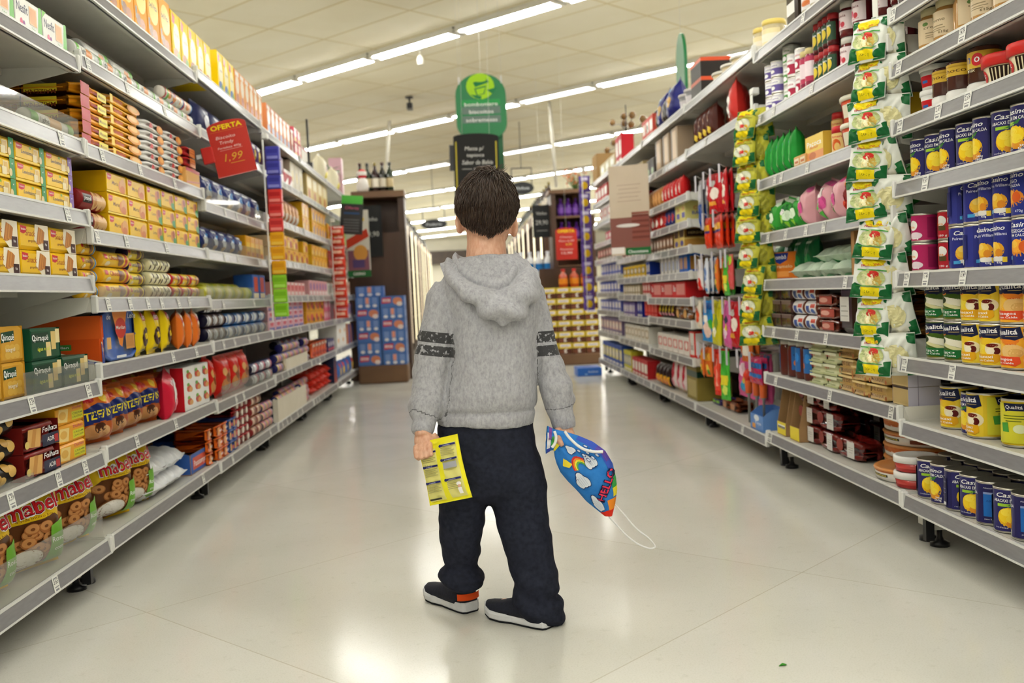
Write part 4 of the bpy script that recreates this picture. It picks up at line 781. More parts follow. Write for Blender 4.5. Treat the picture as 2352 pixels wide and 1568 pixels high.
row('R', 0, 4, 2120, 2420, pine, 7, .118, 0, 'navy can of pineapple behind', 'can', round_=True, rots=[10, -40], xo=.12)
row('R', 0, 3, 2164, 2232, pear, 2, .118, 0, 'blue violet can of pears', 'can', nl=2, round_=True, rots=[70, 40], xo=.02)
row('R', 0, 3, 2233, 2300, pear, 2, .118, 0, 'blue can with whole pears', 'can', nl=2, round_=True, rots=[-28, -12], xo=.02)
row('R', 0, 3, 2301, 2400, peach, 2, .118, 0, 'blue can of peaches', 'can', nl=2, round_=True, rots=[-35, -10], xo=.02)
milk = can('milk_can', 'b5202c', [e('eceae4', .47, .66, .08, .2), r('b5202c', .36, .1, .42, .9), r('5a4a2a', .42, .3, .54, .48), t('f0902c', 'Beta', .44, .5, .1, .14), r('f2f0ec', .64, .12, .84, .9), r('c83a44', .67, .62, .82, .7), r('2a2a2a', .68, .3, .82, .42), t('ffffff', '150 g', .5, .08, .07, .12), r('f2f0ec', .16, .1, .36, .9)], .036, 'c')
milk2 = can('milk_can', 'b01f5c', [e('eceae4', .47, .6, .07, .2), t('f0902c', 'Beta', .44, .5, .1, .12), e('e7d7e0', .5, .2, .1, .14), r('8a1a4a', .66, .1, .8, .9), t('ffffff', '150 g', .5, .06, .06, .1)], .036, 'c')
row('R', 0, 3, 2113, 2162, milk, 1, .083, 0, 'red dessert can with white panel', 'can', nl=2, round_=True, rots=[-6], xo=.02)
row('R', 0, 3, 2085, 2112, milk2, 1, .083, 0, 'magenta dessert can', 'can', nl=2, round_=True, rots=[-10], xo=.025, gap=-.2)
row('R', 0, 2, 2103, 2186, qfig, 2, .118, 0, 'green can of figs', 'can', nl=2, round_=True, rots=[-22, -14], xo=.015, gap=.01)
row('R', 0, 2, 2187, 2270, qaba, 2, .118, 0, 'yellow can of pineapple dessert', 'can', nl=2, round_=True, rots=[-16, -30], xo=.015, gap=.01)
row('R', 0, 2, 2271, 2380, qpes, 2, .118, 0, 'orange can of peaches', 'can', nl=2, round_=True, rots=[-14, -26], xo=.015, gap=.01)
row('R', 0, 1, 2125, 2178, qaba, 1, .118, 0, 'yellow dessert can before bare shelf', 'can', round_=True, rots=[-20], xo=.02)
row('R', 0, 1, 2180, 2226, pine, 1, .112, 0, 'navy pineapple can between yellow cans', 'can', round_=True, rots=[-30], xo=.02)
row('R', 0, 1, 2226, 2256, qaba, 1, .118, 0, 'yellow dessert can partly hidden', 'can', round_=True, rots=[-40], xo=.04, gap=-.5)
row('R', 0, 1, 2256, 2325, qaba, 1, .118, 0, 'lime back of a yellow dessert can', 'can', round_=True, rots=[-118], xo=.01)
row('R', 0, 1, 2326, 2400, qaba, 1, .118, 0, 'yellow dessert can at frame edge', 'can', round_=True, rots=[-20], xo=.01)
row('R', 0, 1, 2150, 2330, qaba, 4, .118, 0, 'yellow dessert can in back rank', 'can', round_=True, rots=[-20, 60], xo=.12)
row('R', 0, 0, 2090, 2398, pine, 8, .112, 0, 'navy pineapple can on lowest shelf', 'can', round_=True, rots=[36, -26, 62, 22, -86, 30, -84, 44][::-1], xo=.015)
row('R', 0, 0, 2110, 2420, pine, 8, .112, 0, 'navy pineapple can in second rank', 'can', round_=True, rots=[80, 20], xo=.105)
row('R', 0, 0, 2130, 2430, pine, 7, .112, 0, 'navy pineapple can deep on lowest shelf', 'can', round_=True, rots=[80, 20], xo=.2)
honey = jar('peanut_jar', 'b98a4e', [t('6a5a3a', 'creme', .5, .6, .12, .2), r('9a8a6a', .42, .4, .58, .44), r('9a8a6a', .42, .3, .6, .33), r('9a8a6a', .42, .22, .56, .25), e('5a7a3a', .42, .8, .03, .08), t('6a5a3a', '615g', .58, .1, .1, .1)], 'cfc69a', .045, .8, .02, 'g', ('dcc8a4', .22, .74, .3, .7))
row('R', 0, 6, 2090, 2360, honey, 6, .142, 0, 'brown nut cream jar with beige label', 'jar', round_=True, rots=[-20, 30, -10, 60], xo=.025, gap=.08, jit=.05)
row('R', 0, 6, 2150, 2330, honey, 3, .142, 0, 'brown nut cream jar behind', 'jar', round_=True, rots=[-20], xo=.13, gap=.08)
wtub = tub('spread_tub', 'ecebe6', [r('c8242c', .46, .1, .66, .7), t('c8242c', 'coco', .36, .5, .22, .12), r('3a6ab0', .5, .3, .58, .45)], 'f2f2ee', .86, .012)
row('R', 0, 5, 2088, 2124, wtub, 1, .066, 0, 'white spread tub with red panel', 'tub', nl=2, round_=True, rots=[-30])
flip = jar('spread_jar', '3a2018', [r('d9b23a', 0, .45, 1, 1), r('c09a2a', .1, .8, .9, .9), t('5a3a10', 'nutri', .5, .6, .2, .2)], 'ecebe6', .034, .95, .028, 'g', ('4a2a24', .0, .98, 0, 1))
def upside(name, fill, art, lidc):
    def mk(w, h, d):
        q = w/2; b = MB().lathe([(q*.9, .03), (q*.98, .034), (q*.96, h-.004), (q*.9, h)], mat(fill, 'g'), 26)
        round_art(b, art, q*.975, .034, h-.006)
        l = MB().lathe([(q*1.0, 0), (q*1.03, .002), (q*1.03, .026), (q*.92, .031)], mat(lidc, 'p'), 26)
        return Proto(name, b.mesh(name), [('lid', l.mesh('lid'))])
    return mk
usp = upside('spread_jar', '4a2a24', [r('d2ac38', 0, .5, 1, .98), r('b8922a', .1, .84, .9, .9), t('5a3a10', 'choco', .5, .64, .16, .3)], 'e6e5e0')
toi = upside('spread_jar', '4a2a1e', [r('d2ac38', 0, .4, 1, .92), e('c8242c', .52, .66, .06, .2), t('2a4aa0', 'n', .42, .58, .3), t('ffffff', 'o', .52, .58, .26), t('e8e0c0', 'mix', .45, .3, .12, .1)], 'e6e5e0')
row('R', 0, 5, 2126, 2192, usp, 2, .105, 0, 'gold and brown spread jar on its lid', 'jar', round_=True, gap=.08)
row('R', 0, 5, 2194, 2234, toi, 1, .12, 0, 'gold spread jar with red dot on its lid', 'jar', round_=True, gap=.05)
row('R', 0, 5, 2250, 2290, toi, 1, .12, 0, 'spread jar on its lid in the back', 'jar', round_=True, xo=.12)
jarchoc = jar('spread_jar', '4a2416', [], 'e6e5e0', .034, .95, .02)
row('R', 0, 5, 2126, 2200, jarchoc, 2, .06, 0, 'low brown spread jar behind', 'jar', round_=True, xo=.11)
rtub = tub('spread_tub', 'e8dcb8', [r('2a1a14', .52, .05, .68, .9)]+[r('e8dcb8', .54+.03*i, .1, .55+.03*i, .85) for i in range(5)]+[e('c8242c', .42, .5, .07, .36), t('ffffff', 'nic', .41, .46, .26, .1), e('2a4aa0', .36, .5, .03, .2)], 'd22a26', .8, .026, over=1.1)
row('R', 0, 5, 2234, 2352, rtub, 2, .078, 0, 'cream striped tub with red lid', 'tub', round_=True, rots=[-25], xo=.01, gap=-.02)
darkj = jar('jam_jar', '2a0f12', [t('3a2a2a', 'geleia', .5, .5, .2, .3)], '1a1a1c', .03, .9, .018, 'g', ('e6e0da', .25, .7, .3, .7))
row('R', 0, 7, 2020, 2120, darkj, 3, .11, 0, 'dark jam jar on the high shelf', 'jar', round_=True)
# second bay
jam = jar('jam_jar', '5e1118', [e('d85a7a', .45, .4, .05, .2), e('c83a4a', .54, .3, .04, .15), t('7a2a3a', 'geleia', .5, .7, .14, .2), r('d8a0b0', .4, .1, .6, .14)], 'dcdad0', .036, .86, .02, 'g', ('eddfe0', .2, .72, .3, .7))
jams = jar('jam_jar', '4e0f14', [e('e0c83a', .5, .5, .1, .3), t('ffffff', 'Queen', .5, .75, .14, .2), e('c8a02a', .46, .25, .05, .15)], 'a8242a', .028, .86, .02, 'g', ('2a4a34', .15, .72, .3, .72))
row('R', 1, 6, 1898, 1955, jam, 2, .12, 0, 'dark red jam jar with pink label', 'jar', nl=2, round_=True, rots=[-20])
row('R', 1, 6, 1960, 2040, jam, 2, .12, 0, 'dark jam jar near hanging bags', 'jar', nl=2, round_=True, rots=[-20])
row('R', 1, 6, 1857, 1900, jams, 4, .11, 0, 'slim red capped jam jar', 'jar', nl=2, round_=True, rots=[-20], gap=.05)
pinkj = jar('drink_jar', '8a2a4a', [r('efdfe4', .3, .2, .7, .8)], 'd8c88a', .026, .9, .02, 'g', ('b83a5a', .2, .8, .25, .75))
row('R', 1, 6, 1833, 1856, pinkj, 2, .15, 0, 'tall pink jar with cream cap', 'jar', round_=True)
mini = lambda c, l: can('condensed_can', l, [r(c, .3, .08, .7, .55), e('ffffff', .5, .72, .12, .16), t(c, 'Leite', .5, .68, .12, .16), e('ffffff', .46, .3, .06, .14)], .035, 'c', 'd8d6d0')
row('R', 1, 6, 1796, 1832, mini('b02a4a', 'eceaec'), 2, .09, 0, 'white and crimson milk can', 'can', nl=2, round_=True, rots=[-10])
row('R', 1, 6, 1778, 1796, mini('5a9a4a', 'e9ede6'), 1, .08, 0, 'white and green milk can', 'can', nl=3, round_=True)
row('R', 1, 6, 1750, 1778, mini('6a5aa0', 'e6e4ee'), 2, .065, 0, 'white and violet milk can', 'can', nl=3, round_=True)
pnut = jar('peanut_jar', 'c08a4a', [e('d8602a', .5, .4, .08, .3), t('c8242c', 'Amen', .5, .76, .14, .2), e('e8c070', .52, .3, .05, .2)], 'c4222a', .036, .95, .022, 'g', ('e8c880', .1, .75, .32, .68))
row('R', 1, 5, 1860, 1900, pnut, 1, .115, 0, 'peanut cream jar with red lid', 'jar', round_=True, xo=.06, zo=.07)
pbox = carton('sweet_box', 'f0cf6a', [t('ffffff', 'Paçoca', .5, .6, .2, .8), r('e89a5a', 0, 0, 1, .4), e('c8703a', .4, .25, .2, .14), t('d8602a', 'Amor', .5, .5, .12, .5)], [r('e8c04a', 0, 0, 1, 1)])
row('R', 1, 5, 1850, 1892, pbox, 1, .1, .08, 'yellow and cream peanut sweet box', 'sweets', xo=.02)
row('R', 1, 5, 1823, 1850, carton('sweet_box', 'd9a868', [r('efe0c0', .1, .3, .9, .8), r('c8703a', .2, .4, .8, .6)]), 2, .045, .08, 'low tan sweet box', 'sweets')
row('R', 1, 5, 1892, 1916, pnut, 1, .1, 0, 'small peanut jar with red lid', 'jar', round_=True)
potl = tub('sweet_tub', 'd8502a', [r('e8e0c8', .4, .2, .6, .8), r('8a2a1a', .2, .1, .38, .9)], 'e6e2cc', .9, .014)
row('R', 1, 5, 1908, 1960, potl, 1, .09, 0, 'red tub with cream lid', 'tub', nl=2, round_=True)
row('R', 1, 5, 1910, 1960, carton('sweet_box', 'd9a02a', [r('a8242a', .5, 0, 1, 1)]), 1, .17, .1, 'amber box behind the red tubs', 'sweets', xo=.14)
grn = bag('candy_bag', '1f8a34', [r('e6ead8', .2, .12, .6, .3), e('3ab04a', .6, .5, .25, .25), r('2a5ab0', .2, .6, .7, .7)])
row('R', 1, 5, 1752, 1822, grn, 5, .165, .06, 'bright green upright candy bag', 'candy', gap=.05, rots=[-25])
row('R', 1, 5, 1975, 2062, carton('sweet_box', 'd9b02a', [r('c8302a', 0, 0, 1, .5), r('efe4c0', .1, .6, .9, .9)]), 2, .11, .1, 'yellow and red box behind the hanging bags', 'sweets')
mixb = lambda b1, b2, b3, b4: bag('candy_bag', b1, [e(b2, .35, .35, .2, .14), e(b3, .65, .5, .2, .16), e(b4, .45, .7, .2, .12), e(b2, .7, .22, .12, .1), e('f3efef', .3, .55, .14, .1), r(b3, .1, .88, .9, .95)], wrink=.007)
cand = mixb('d8a0a8', '5ab04a', 'c84a8a', 'ede6e2'); cang = mixb('3a9a3c', '8ac83a', 'd8ecd0', '1d6a2c')
row('R', 1, 4, 1825, 1935, cand, 3, .155, .12, 'pink and green mixed candy bag', 'candy', gap=-.02, jit=.1, rots=[-30, -10, -20], tilt=.2)
row('R', 1, 4, 1926, 1962, mixb('b8281f', 'd8503a', '7a1a18', 'e89a3a'), 1, .17, .1, 'red candy bag beside the hanging bags', 'candy')
row('R', 1, 4, 1765, 1826, cang, 3, .13, .1, 'green candy bag leaning on others', 'candy', gap=-.05, jit=.15, rots=[-20, 10, -25], tilt=.25)
row('R', 1, 4, 1985, 2060, cang, 2, .13, .1, 'green candy bag behind the hanging bags', 'candy')
lying('R', 1, 4, 1765, 1815, cang, 2, .13, .16, .04, 'flat green candy bag', 'candy', 1, .02, .3)
hor = bag('candy_bag', 'cfe2cc', [e('ffffff', .5, .45, .25, .16), e('1f8a44', .2, .75, .2, .14), e('1f8a44', .8, .2, .18, .14), e('e08a4a', .5, .42, .09, .05), e('8acb9a', .7, .7, .2, .12)], wrink=.007)
lying('R', 1, 3, 1820, 1950, hor, 4, .13, .17, .06, 'white and green candy bag', 'candy', 1, .03, .3)
lying('R', 1, 3, 1862, 1948, hor, 3, .13, .17, .06, 'stacked white green candy bag', 'candy', 2, .06, .3)
orc = carton('candy_box', 'dd7a2a', [p('24388a', (.12, .96), (.6, .96), (.56, .7), (.36, .56), (.16, .7)), t('ffffff', 'Bombô', .36, .74, .16, .36), t('f4e0b0', 'Caramelo', .4, .42, .12, .6), r('f0a050', .05, .1, .6, .3), r('24388a', 0, 0, .7, .05)], None, 'f')
row('R', 1, 3, 1770, 1822, orc, 1, .115, .06, 'orange caramel pack with blue badge', 'candy', rots=[30], xo=.07)
row('R', 1, 3, 1758, 1868, bag('candy_bag', '11653a', [e('1d8a4a', .5, .4, .3, .2), r('d8e6d8', .2, .84, .7, .9)]), 4, .165, .06, 'dark green tall candy bag', 'candy', xo=.1)
cardb = carton('carton', 'b48a5a', [r('a87e50', .48, 0, .52, 1)], [r('a87e50', 0, 0, 1, 1)], 'r')
row('R', 1, 3, 1994, 2064, cardb, 1, .17, .2, 'plain brown card carton', 'carton', xo=.05)
row('R', 1, 3, 1948, 1956, cardb, 1, .15, .1, 'thin brown carton by the green bags', 'carton')
swt = carton('sweet_tray', '4a3330', [r('6a5552', .05, .7, .95, .95), r('3a2624', .48, .05, .52, .65), r('8a7a76', .0, .94, 1, 1)], None, 'g', .008)
row('R', 1, 2, 1752, 1812, swt, 2, .055, .12, 'brown sweet tray under clear film', 'sweets', nl=3, gap=.02)
swl = rollpack('sweet_log', '7a4028', [r('e8e6e6', .08, .05, .92, .95), r('2a4a9a', .15, .2, .4, .6), r('c8402c', .5, .5, .85, .7), e('2a5ab0', .65, .3, .15, .15)], '6a3420')
row('R', 1, 2, 1813, 1870, swl, 2, .058, .06, 'brown sweet log with white label', 'sweets', nl=3, gap=.03)
row('R', 1, 2, 1871, 1920, softpack('sweet_block', '7a3a2c', [r('a84a3c', .3, .2, .9, .8), e('d8a090', .5, .5, .2, .2)], None, .01, 'g'), 1, .045, .08, 'reddish brown sweet block', 'sweets', nl=3, jit=.05)
row('R', 1, 2, 1921, 1956, carton('syrup_jar', '2a1512', [r('dcdad4', .05, .25, .65, .75), r('9a9890', .12, .35, .58, .37), r('9a9890', .12, .45, .58, .47), r('9a9890', .12, .55, .5, .57)], None, 'g', .02), 1, .17, .08, 'dark square jar with white label', 'jar')
row('R', 1, 2, 1966, 1998, carton('syrup_jar', '4a201a', [e('d87a5a', .5, .55, .3, .2), r('e8e4e0', .1, .3, .9, .42), e('6a9a3a', .7, .35, .15, .1)], None, 'g', .012), 1, .165, .08, 'brown jar with orange ring', 'jar')
gol = softpack('sweet_block', 'b9803a', [r('d9a860', .1, .6, .9, .9), r('8a5a24', .48, .05, .52, .95), e('ecd8b0', .7, .5, .1, .2)], None, .015, 'g')
row('R', 1, 2, 2025, 2105, gol, 2, .058, .12, 'golden sweet block', 'sweets', nl=3, gap=.02, jit=.03)
row('R', 1, 2, 1975, 2024, gol, 1, .06, .12, 'golden sweet block below hanging bags', 'sweets', nl=1)
brj = jar('jam_jar', '5a2018', [e('e8803a', .44, .3, .04, .12), t('2a2a4a', 'doce', .5, .6, .14, .2), e('3a8ad8', .55, .6, .06, .2)], 'c9c6be', .035, .85, .015, 'g', ('2f6ab0', .2, .85, .36, .64))
row('R', 1, 1, 1778, 1850, brj, 4, .145, 0, 'brown jam jar with blue label', 'jar', round_=True, rots=[-15, -35, 60, -80], gap=.04)
pgr = softpack('sweet_block', 'cdd0a2', [r('b8c08a', .02, .0, .98, .14), t('c8302a', 'Pão de', .3, .55, .3, .3), r('8a9a5a', .2, .25, .8, .32), r('dfe2c4', .05, .7, .9, .92)], None, .008)
row('R', 1, 1, 1851, 1884, pgr, 1, .04, .14, 'pale green wrapped block', 'sweets', nl=4, jit=.03)
row('R', 1, 1, 1885, 1917, pgr, 1, .042, .14, 'pale green wrapped block beside beige ones', 'sweets', nl=4, jit=.05)
row('R', 1, 1, 1855, 1900, pgr, 1, .04, .1, 'pale green block lying on top', 'sweets', zo=.166, xo=.05)
bei = softpack('sweet_block', 'd3b06a', [r('b5904a', .1, .42, .9, .52), t('7a4a20', 'PÉ DE', .5, .6, .2, .5), t('7a4a20', 'MOLEQUE', .5, .22, .18, .6), e('a8642a', .1, .18, .05, .15), e('a8642a', .9, .2, .05, .15), r('e3c88c', .02, .85, .98, .98)], None, .006)
row('R', 1, 1, 1918, 1956, bei, 1, .056, .16, 'beige wrapped nougat block', 'sweets', nl=3, jit=.03)
row('R', 1, 1, 1957, 1992, bei, 1, .048, .15, 'beige nougat block in middle pile', 'sweets', nl=2, jit=.08)
row('R', 1, 1, 1993, 2040, bei, 1, .05, .15, 'beige nougat block before the wooden boxes', 'sweets', nl=2, jit=.05)
row('R', 1, 1, 2008, 2050, bei, 1, .06, .12, 'beige nougat block behind', 'sweets', nl=2, xo=.18)
wbx = carton('wooden_sweet_box', 'dcc48c', [r('cdb277', .03, .1, .97, .9), r('3a2a2a', .0, .9, 1, 1)], [r('c9c6d8', 0, 0, 1, 1), r('8a86a0', .3, 0, .32, 1)], 'c', .002, '4a3630')
row('R', 1, 1, 2041, 2096, wbx, 1, .058, .1, 'pale wooden sweet box', 'sweets', nl=3, jit=.03)
put_at(open_tray('display_carton', .11, .3, .12, noisy('yellow_print_card', 'e8d22a', 'efdb3a', 8, .5), .18, [t('3a4aa0', 'MMMM', .5, .5, .3, .8), r('ffffff', .1, .7, .9, .8)], noisy('brown_card_b', '98764e', 'a4825a', 14, .7), card), 'R', 1, 0, 1795, 'yellow fronted display carton nearly empty', 'display carton', .02)
put_at(open_tray('display_carton', .11, .3, .12, noisy('yellow_print_card_b', 'e8d22a', 'efdb3a', 8, .5), .18, None, card, card), 'R', 1, 0, 1825, 'yellow display carton with bare brown inside', 'display carton', .02)
redb2 = softpack('guava_block', '6e1a16', [r('dedbd6', .52, .12, .84, .9), r('a8a49e', .58, .5, .78, .53), r('a8a49e', .58, .6, .78, .63), r('a8a49e', .6, .38, .76, .4), e('8a2a22', .2, .6, .15, .3)], None, .02, 'g')
row('R', 1, 0, 1836, 1968, redb2, 3, .085, .1, 'dark red fruit paste block', 'sweets', counts=[1, 3, 3], jit=.08, xo=.05, gap=.04)
row('R', 1, 0, 1832, 1950, redb2, 2, .085, .1, 'dark fruit block in back rank', 'sweets', nl=3, jit=.06, xo=.18)
row('R', 1, 0, 1985, 2030, redb2, 1, .085, .1, 'dark red fruit paste block behind the tubs', 'sweets', nl=2, xo=.26)
fl = tub('round_sweet_box', 'e6e3da', [r('b5602c', 0, .8, 1, 1), e('c8703a', .3, .7, .12, .3), r('2a2a20', .46, .35, .56, .6), t('e8d24a', 'Qualitá', .51, .42, .14, .09), e('5a8a3a', .42, .55, .04, .14), r('7a3a24', .6, .2, .74, .6)], 'cf8a4a', .98, .006, 'c', None, 1.02)
row('R', 1, 0, 1987, 2090, fl, 1, .042, 0, 'round white sweet box with orange lid', 'sweets', nl=4, round_=True, xo=.1, rots=[-30, 40])
row('R', 1, 0, 1970, 2058, fl, 1, .04, 0, 'round orange lidded box at shelf front', 'sweets', round_=True, xo=-.0, rots=[-30])
pkt = tub('jelly_tub', 'c4443f', [r('a83232', 0, 0, 1, .3)], 'eceae6', .92, .018, 'g')
row('R', 1, 0, 2034, 2086, pkt, 1, .048, 0, 'pink jelly tub with white lid', 'tub', nl=2, round_=True, xo=.005)
row('R', 1, 0, 2090, 2170, tub('ice_tub', 'e2ded4', [], 'd9d6cc', .95, .01), 1, .1, 0, 'pale round tub behind the navy cans', 'tub', round_=True, xo=.2)
gj = jar('sweet_jar', 'c2b48c', [r('efe6d0', .3, .2, .7, .7)], 'e2c86a', .05, .95, .02, 'g', ('e8d9a8', .2, .7, .3, .7))
row('R', 1, 7, 1700, 1755, gj, 2, .13, 0, 'clear jar with gold wrapped sweets', 'jar', round_=True)
row('R', 1, 7, 1757, 1800, can('biscuit_tin', 'e6e2dc', [r('3a6ab0', .35, .2, .65, .6), e('b5602c', .6, .4, .1, .2), r('b5602c', 0, .9, 1, 1)], .05, 'c', 'b5602c'), 1, .06, 0, 'white tin with blue print', 'tin', nl=2, round_=True)
row('R', 1, 7, 1806, 1828, carton('dark_bottle', '2a1a14', [r('e2ded6', .1, .3, .9, .6)], None, 'g', .01), 1, .15, .05, 'dark square bottle', 'bottle')
row('R', 1, 7, 1830, 1890, jar('sweet_jar', 'b0a890', [e('c8703a', .5, .4, .1, .2)], '2a2a2a', .04, .9, .02, 'g', ('d8d6d4', .2, .6, .3, .7)), 3, .14, 0, 'pale jar with black lid', 'jar', round_=True)
# hook bay: cross bars with hanging bags
hooky = {}
bar_m = noisy('bar_enamel', 'bdbab2', 'c8c5bd', 9, .4); hook_m = mat('c9c6d2', 'p')
HB = [1.37, 1.16, .95, .72, .47]
for q, z in enumerate(HB):
    b = MB().box((XR+.2, YR[2]+.02, z-.012), (XR+.225, YR[3]-.02, z+.012), bar_m)
    for s in (YR[2]+.03, YR[3]-.03): b.box((XR+.2, s-.012, z-.02), (XR+.44, s+.012, z+.015), bar_m)
    o = b.obj('hook_bar', ROOT['R', 2]); o.matrix_parent_inverse = ROOT['R', 2].matrix_basis.inverted()
hookp = MB().tube([(0, .18, 0), (0, -.02, 0), (0, -.035, .012)], .0028, mat('b8b6b4', 'm'), 6).box((-.016, -.045, -.075), (.016, -.043, .014), hook_m)
hookp = Proto('display_hook', hookp.mesh('display_hook'))
def hang(px, q, mk, n, w, h, d, desc, cat, dx=0, rz=0, tilt=0):
    """bags hung one behind another on a display hook of bar q"""
    z = HB[q]; Y = y_at(XR+.06, px, z-.08)
    o = hookp.put((XR+.045, Y, z), -PI/2, 'pale display hook holding the %s' % desc, 'hook', 'display hooks')
    d *= .6; rz += R.uniform(-.25, .35); pr = cached((mk, w, h, d), lambda: mk(w, h, d))
    for i in range(n):
        c = pr.put((0, 0, 0), 0, desc+(', %s on its hook' % ('front' if i == 0 else nth(i)) if n > 1 else '')+', right hook bay', cat, desc)
        c.matrix_world = Matrix.Translation((XR+.02+dx+i*(d*.8+.01), Y, z-.012)) @ Matrix.Rotation(-PI/2+rz, 4, 'Z') @ Matrix.Rotation(tilt, 4, 'Y') @ Matrix.Translation((0, 0, -h))
hb = lambda c, *a: bag('candy_bag', c, list(a), wrink=.006)
hred = hb('c01f26', e('f0e6d8', .5, .5, .3, .16), r('e8a03a', .1, .2, .6, .3), e('f3efe8', .4, .75, .2, .08))
hpk = hb('e0609a', e('f2d0dc', .4, .6, .25, .15), e('3a9ac8', .5, .25, .25, .12), e('e8c84a', .6, .4, .15, .1), r('3a8ab8', .1, .85, .9, .96))
hbl = hb('2f8ad0', e('e8c8b8', .45, .3, .3, .2), e('3ab04a', .7, .45, .15, .12), e('f3efe8', .3, .55, .15, .1), r('1c5aa8', .1, .8, .9, .95))
hyl = hb('cfc92a', e('7a9a3a', .5, .5, .2, .2), e('f0ead0', .4, .3, .2, .12), r('b8b018', .1, .85, .9, .96))
hor_ = hb('e0702a', e('e8c84a', .5, .3, .2, .14), e('3a8a3a', .6, .15, .15, .1), r('e8a83a', .15, .55, .85, .8))
hwb = hb('dfe4ee', e('6a8ac0', .5, .55, .25, .2), e('d8a0b0', .4, .3, .2, .1), r('4a8ac8', .1, .05, .9, .15))
hgr = hb('4ab03a', r('e8d83a', .1, .3, .9, .5), e('d8e86a', .5, .2, .3, .1))
hrd = hb('d8281c', r('e8503a', .1, .1, .9, .9), r('f0a08a', .4, .2, .6, .8))
hcr = hb('e8dcc8', e('d8502a', .5, .5, .25, .3), e('c83a2a', .45, .65, .15, .1))
hang(1658, 0, hred, 2, .13, .2, .035, 'red candy bag with white picture', 'candy'); hang(1680, 0, hred, 2, .13, .21, .035, 'red candy bag beside the strip', 'candy')
hang(1642, 0, hb('c8303a', e('f0e0e0', .5, .5, .2, .3)), 1, .1, .13, .03, 'small red candy bag', 'candy')
pcl = hb('9a9aa0', r('1f4a98', .02, .02, .98, .5), r('c8c8ce', .1, .55, .9, .9)); hang(1623, 0, pcl, 2, .12, .26, .03, 'clear and blue stick pack', 'candy')
hang(1665, 1, hb('d83a1c', r('e8a82a', .05, .55, .95, .75), r('4a2a6a', .05, .48, .95, .56), e('b81f2a', .5, .85, .4, .1)), 3, .2, .17, .04, 'red and yellow lollipop pack', 'candy'); hang(1640, 1, hb('d83a1c', r('e8a82a', .05, .55, .95, .75), r('4a2a6a', .05, .48, .95, .56)), 2, .1, .16, .04, 'narrow red and yellow lollipop pack', 'candy')
hang(1622, 2, hb('e9e2e0', p('d8281c', (0, 0), (1, 0), (.6, .4))), 1, .08, .17, .03, 'white candy bag with red foot', 'candy'); hang(1637, 2, hwb, 3, .09, .19, .03, 'white and blue candy bag', 'candy'); hang(1662, 2, hor_, 3, .1, .19, .035, 'orange tube candy bag', 'candy'); hang(1683, 2, hgr, 2, .09, .2, .03, 'green and yellow candy bag', 'candy'); hang(1694, 2, hb('d85a5a', r('b8e03a', .3, .7, .8, .95)), 1, .08, .17, .03, 'pinkish candy bag with lime top', 'candy')
hang(1618, 3, hcr, 2, .1, .155, .03, 'white candy bag with red figure', 'candy'); hang(1645, 3, hbl, 2, .14, .22, .05, 'blue and white candy bag', 'candy', tilt=.1); hang(1664, 3, hyl, 3, .11, .23, .035, 'yellow olive candy bag', 'candy', tilt=.15); hang(1687, 3, hb('d860a0', e('3a3a4a', .5, .6, .2, .1), e('f0d0e0', .4, .3, .25, .12), e('e8d04a', .6, .45, .1, .08)), 2, .12, .23, .04, 'hot pink candy bag', 'candy', tilt=.12); hang(1704, 3, hred, 3, .12, .22, .035, 'dark red candy bag', 'candy'); hang(1728, 3, hb('c8662a', r('e8e0d4', .2, .1, .8, .3), e('7aa03a', .5, .6, .2, .2)), 2, .12, .28, .04, 'orange and white candy bag', 'candy')
hang(1628, 4, hor_, 2, .09, .17, .035, 'orange gummy stick pack', 'candy'); hang(1642, 4, hor_, 1, .07, .16, .035, 'narrow orange gummy pack', 'candy'); hang(1664, 4, hrd, 3, .08, .24, .02, 'bright red liquorice pack', 'candy'); hang(1681, 4, hgr, 1, .09, .25, .02, 'lime green liquorice pack', 'candy')
hang(1697, 4, hpk, 2, .15, .23, .07, 'large pink candy bag', 'candy', tilt=.1, dx=.07); hang(1722, 4, hpk, 2, .13, .25, .06, 'pink candy bag nearer the shelf', 'candy', dx=.07); hang(1752, 4, hb('b82a5a', r('2a6ab0', .0, .6, 1, .8), r('2a6ab0', .0, .25, 1, .4)), 2, .2, .12, .03, 'blue and pink striped pack', 'candy')
for i, px in enumerate((1722, 1740, 1756)):
    pr = cached('toyl', lambda: Proto('toy_lollipop', MB().lathe([(.006, 0), (.006, .13), (.016, .14), (.018, .2), (.012, .215), (0, .22)], mat('b8502c', 'p'), 14, mats=[mat('8a8a84', 'p'), mat('8a8a84', 'p'), mat('d8602a', 'p'), mat('d8281c', 'p'), mat('e8c82a', 'p')]).lathe([(.0, .2), (.02, .205), (.026, .225), (.015, .25), (0, .255)], mat('d8341c', 'p'), 12).mesh('toy_lollipop')))
    put_at(pr, 'R', 2, 0, px, 'toy lollipop with red top, %s in the blue carton' % nth(i), 'toy', .045, .004, plain=True)
put_at(open_tray('display_carton', .19, .1, .11, noisy('sky_blue_card', '5a88cc', '6a96d6', 8, .5), .7, [t('e8eef8', 'Toys', .6, .4, .2, .5), r('e8a03a', .15, .1, .4, .4), e('e8eef8', .5, .8, .2, .2)]), 'R', 2, 0, 1738, 'blue display carton of toy lollipops', 'display carton', .01)
row('R', 2, 0, 1690, 1655, softpack('choc_egg', '8a4a2c', [r('c88a5a', .2, .2, .8, .8)], None, .02), 2, .05, .1, 'copper foil packet', 'candy', jit=.1, xo=.08)
row('R', 2, 0, 1652, 1625, softpack('candy_packet', '4a3a7a', [r('8ac83a', .2, .4, .9, .9)], None, .01), 2, .03, .12, 'violet and green flat packet', 'candy', jit=.1, xo=.08)
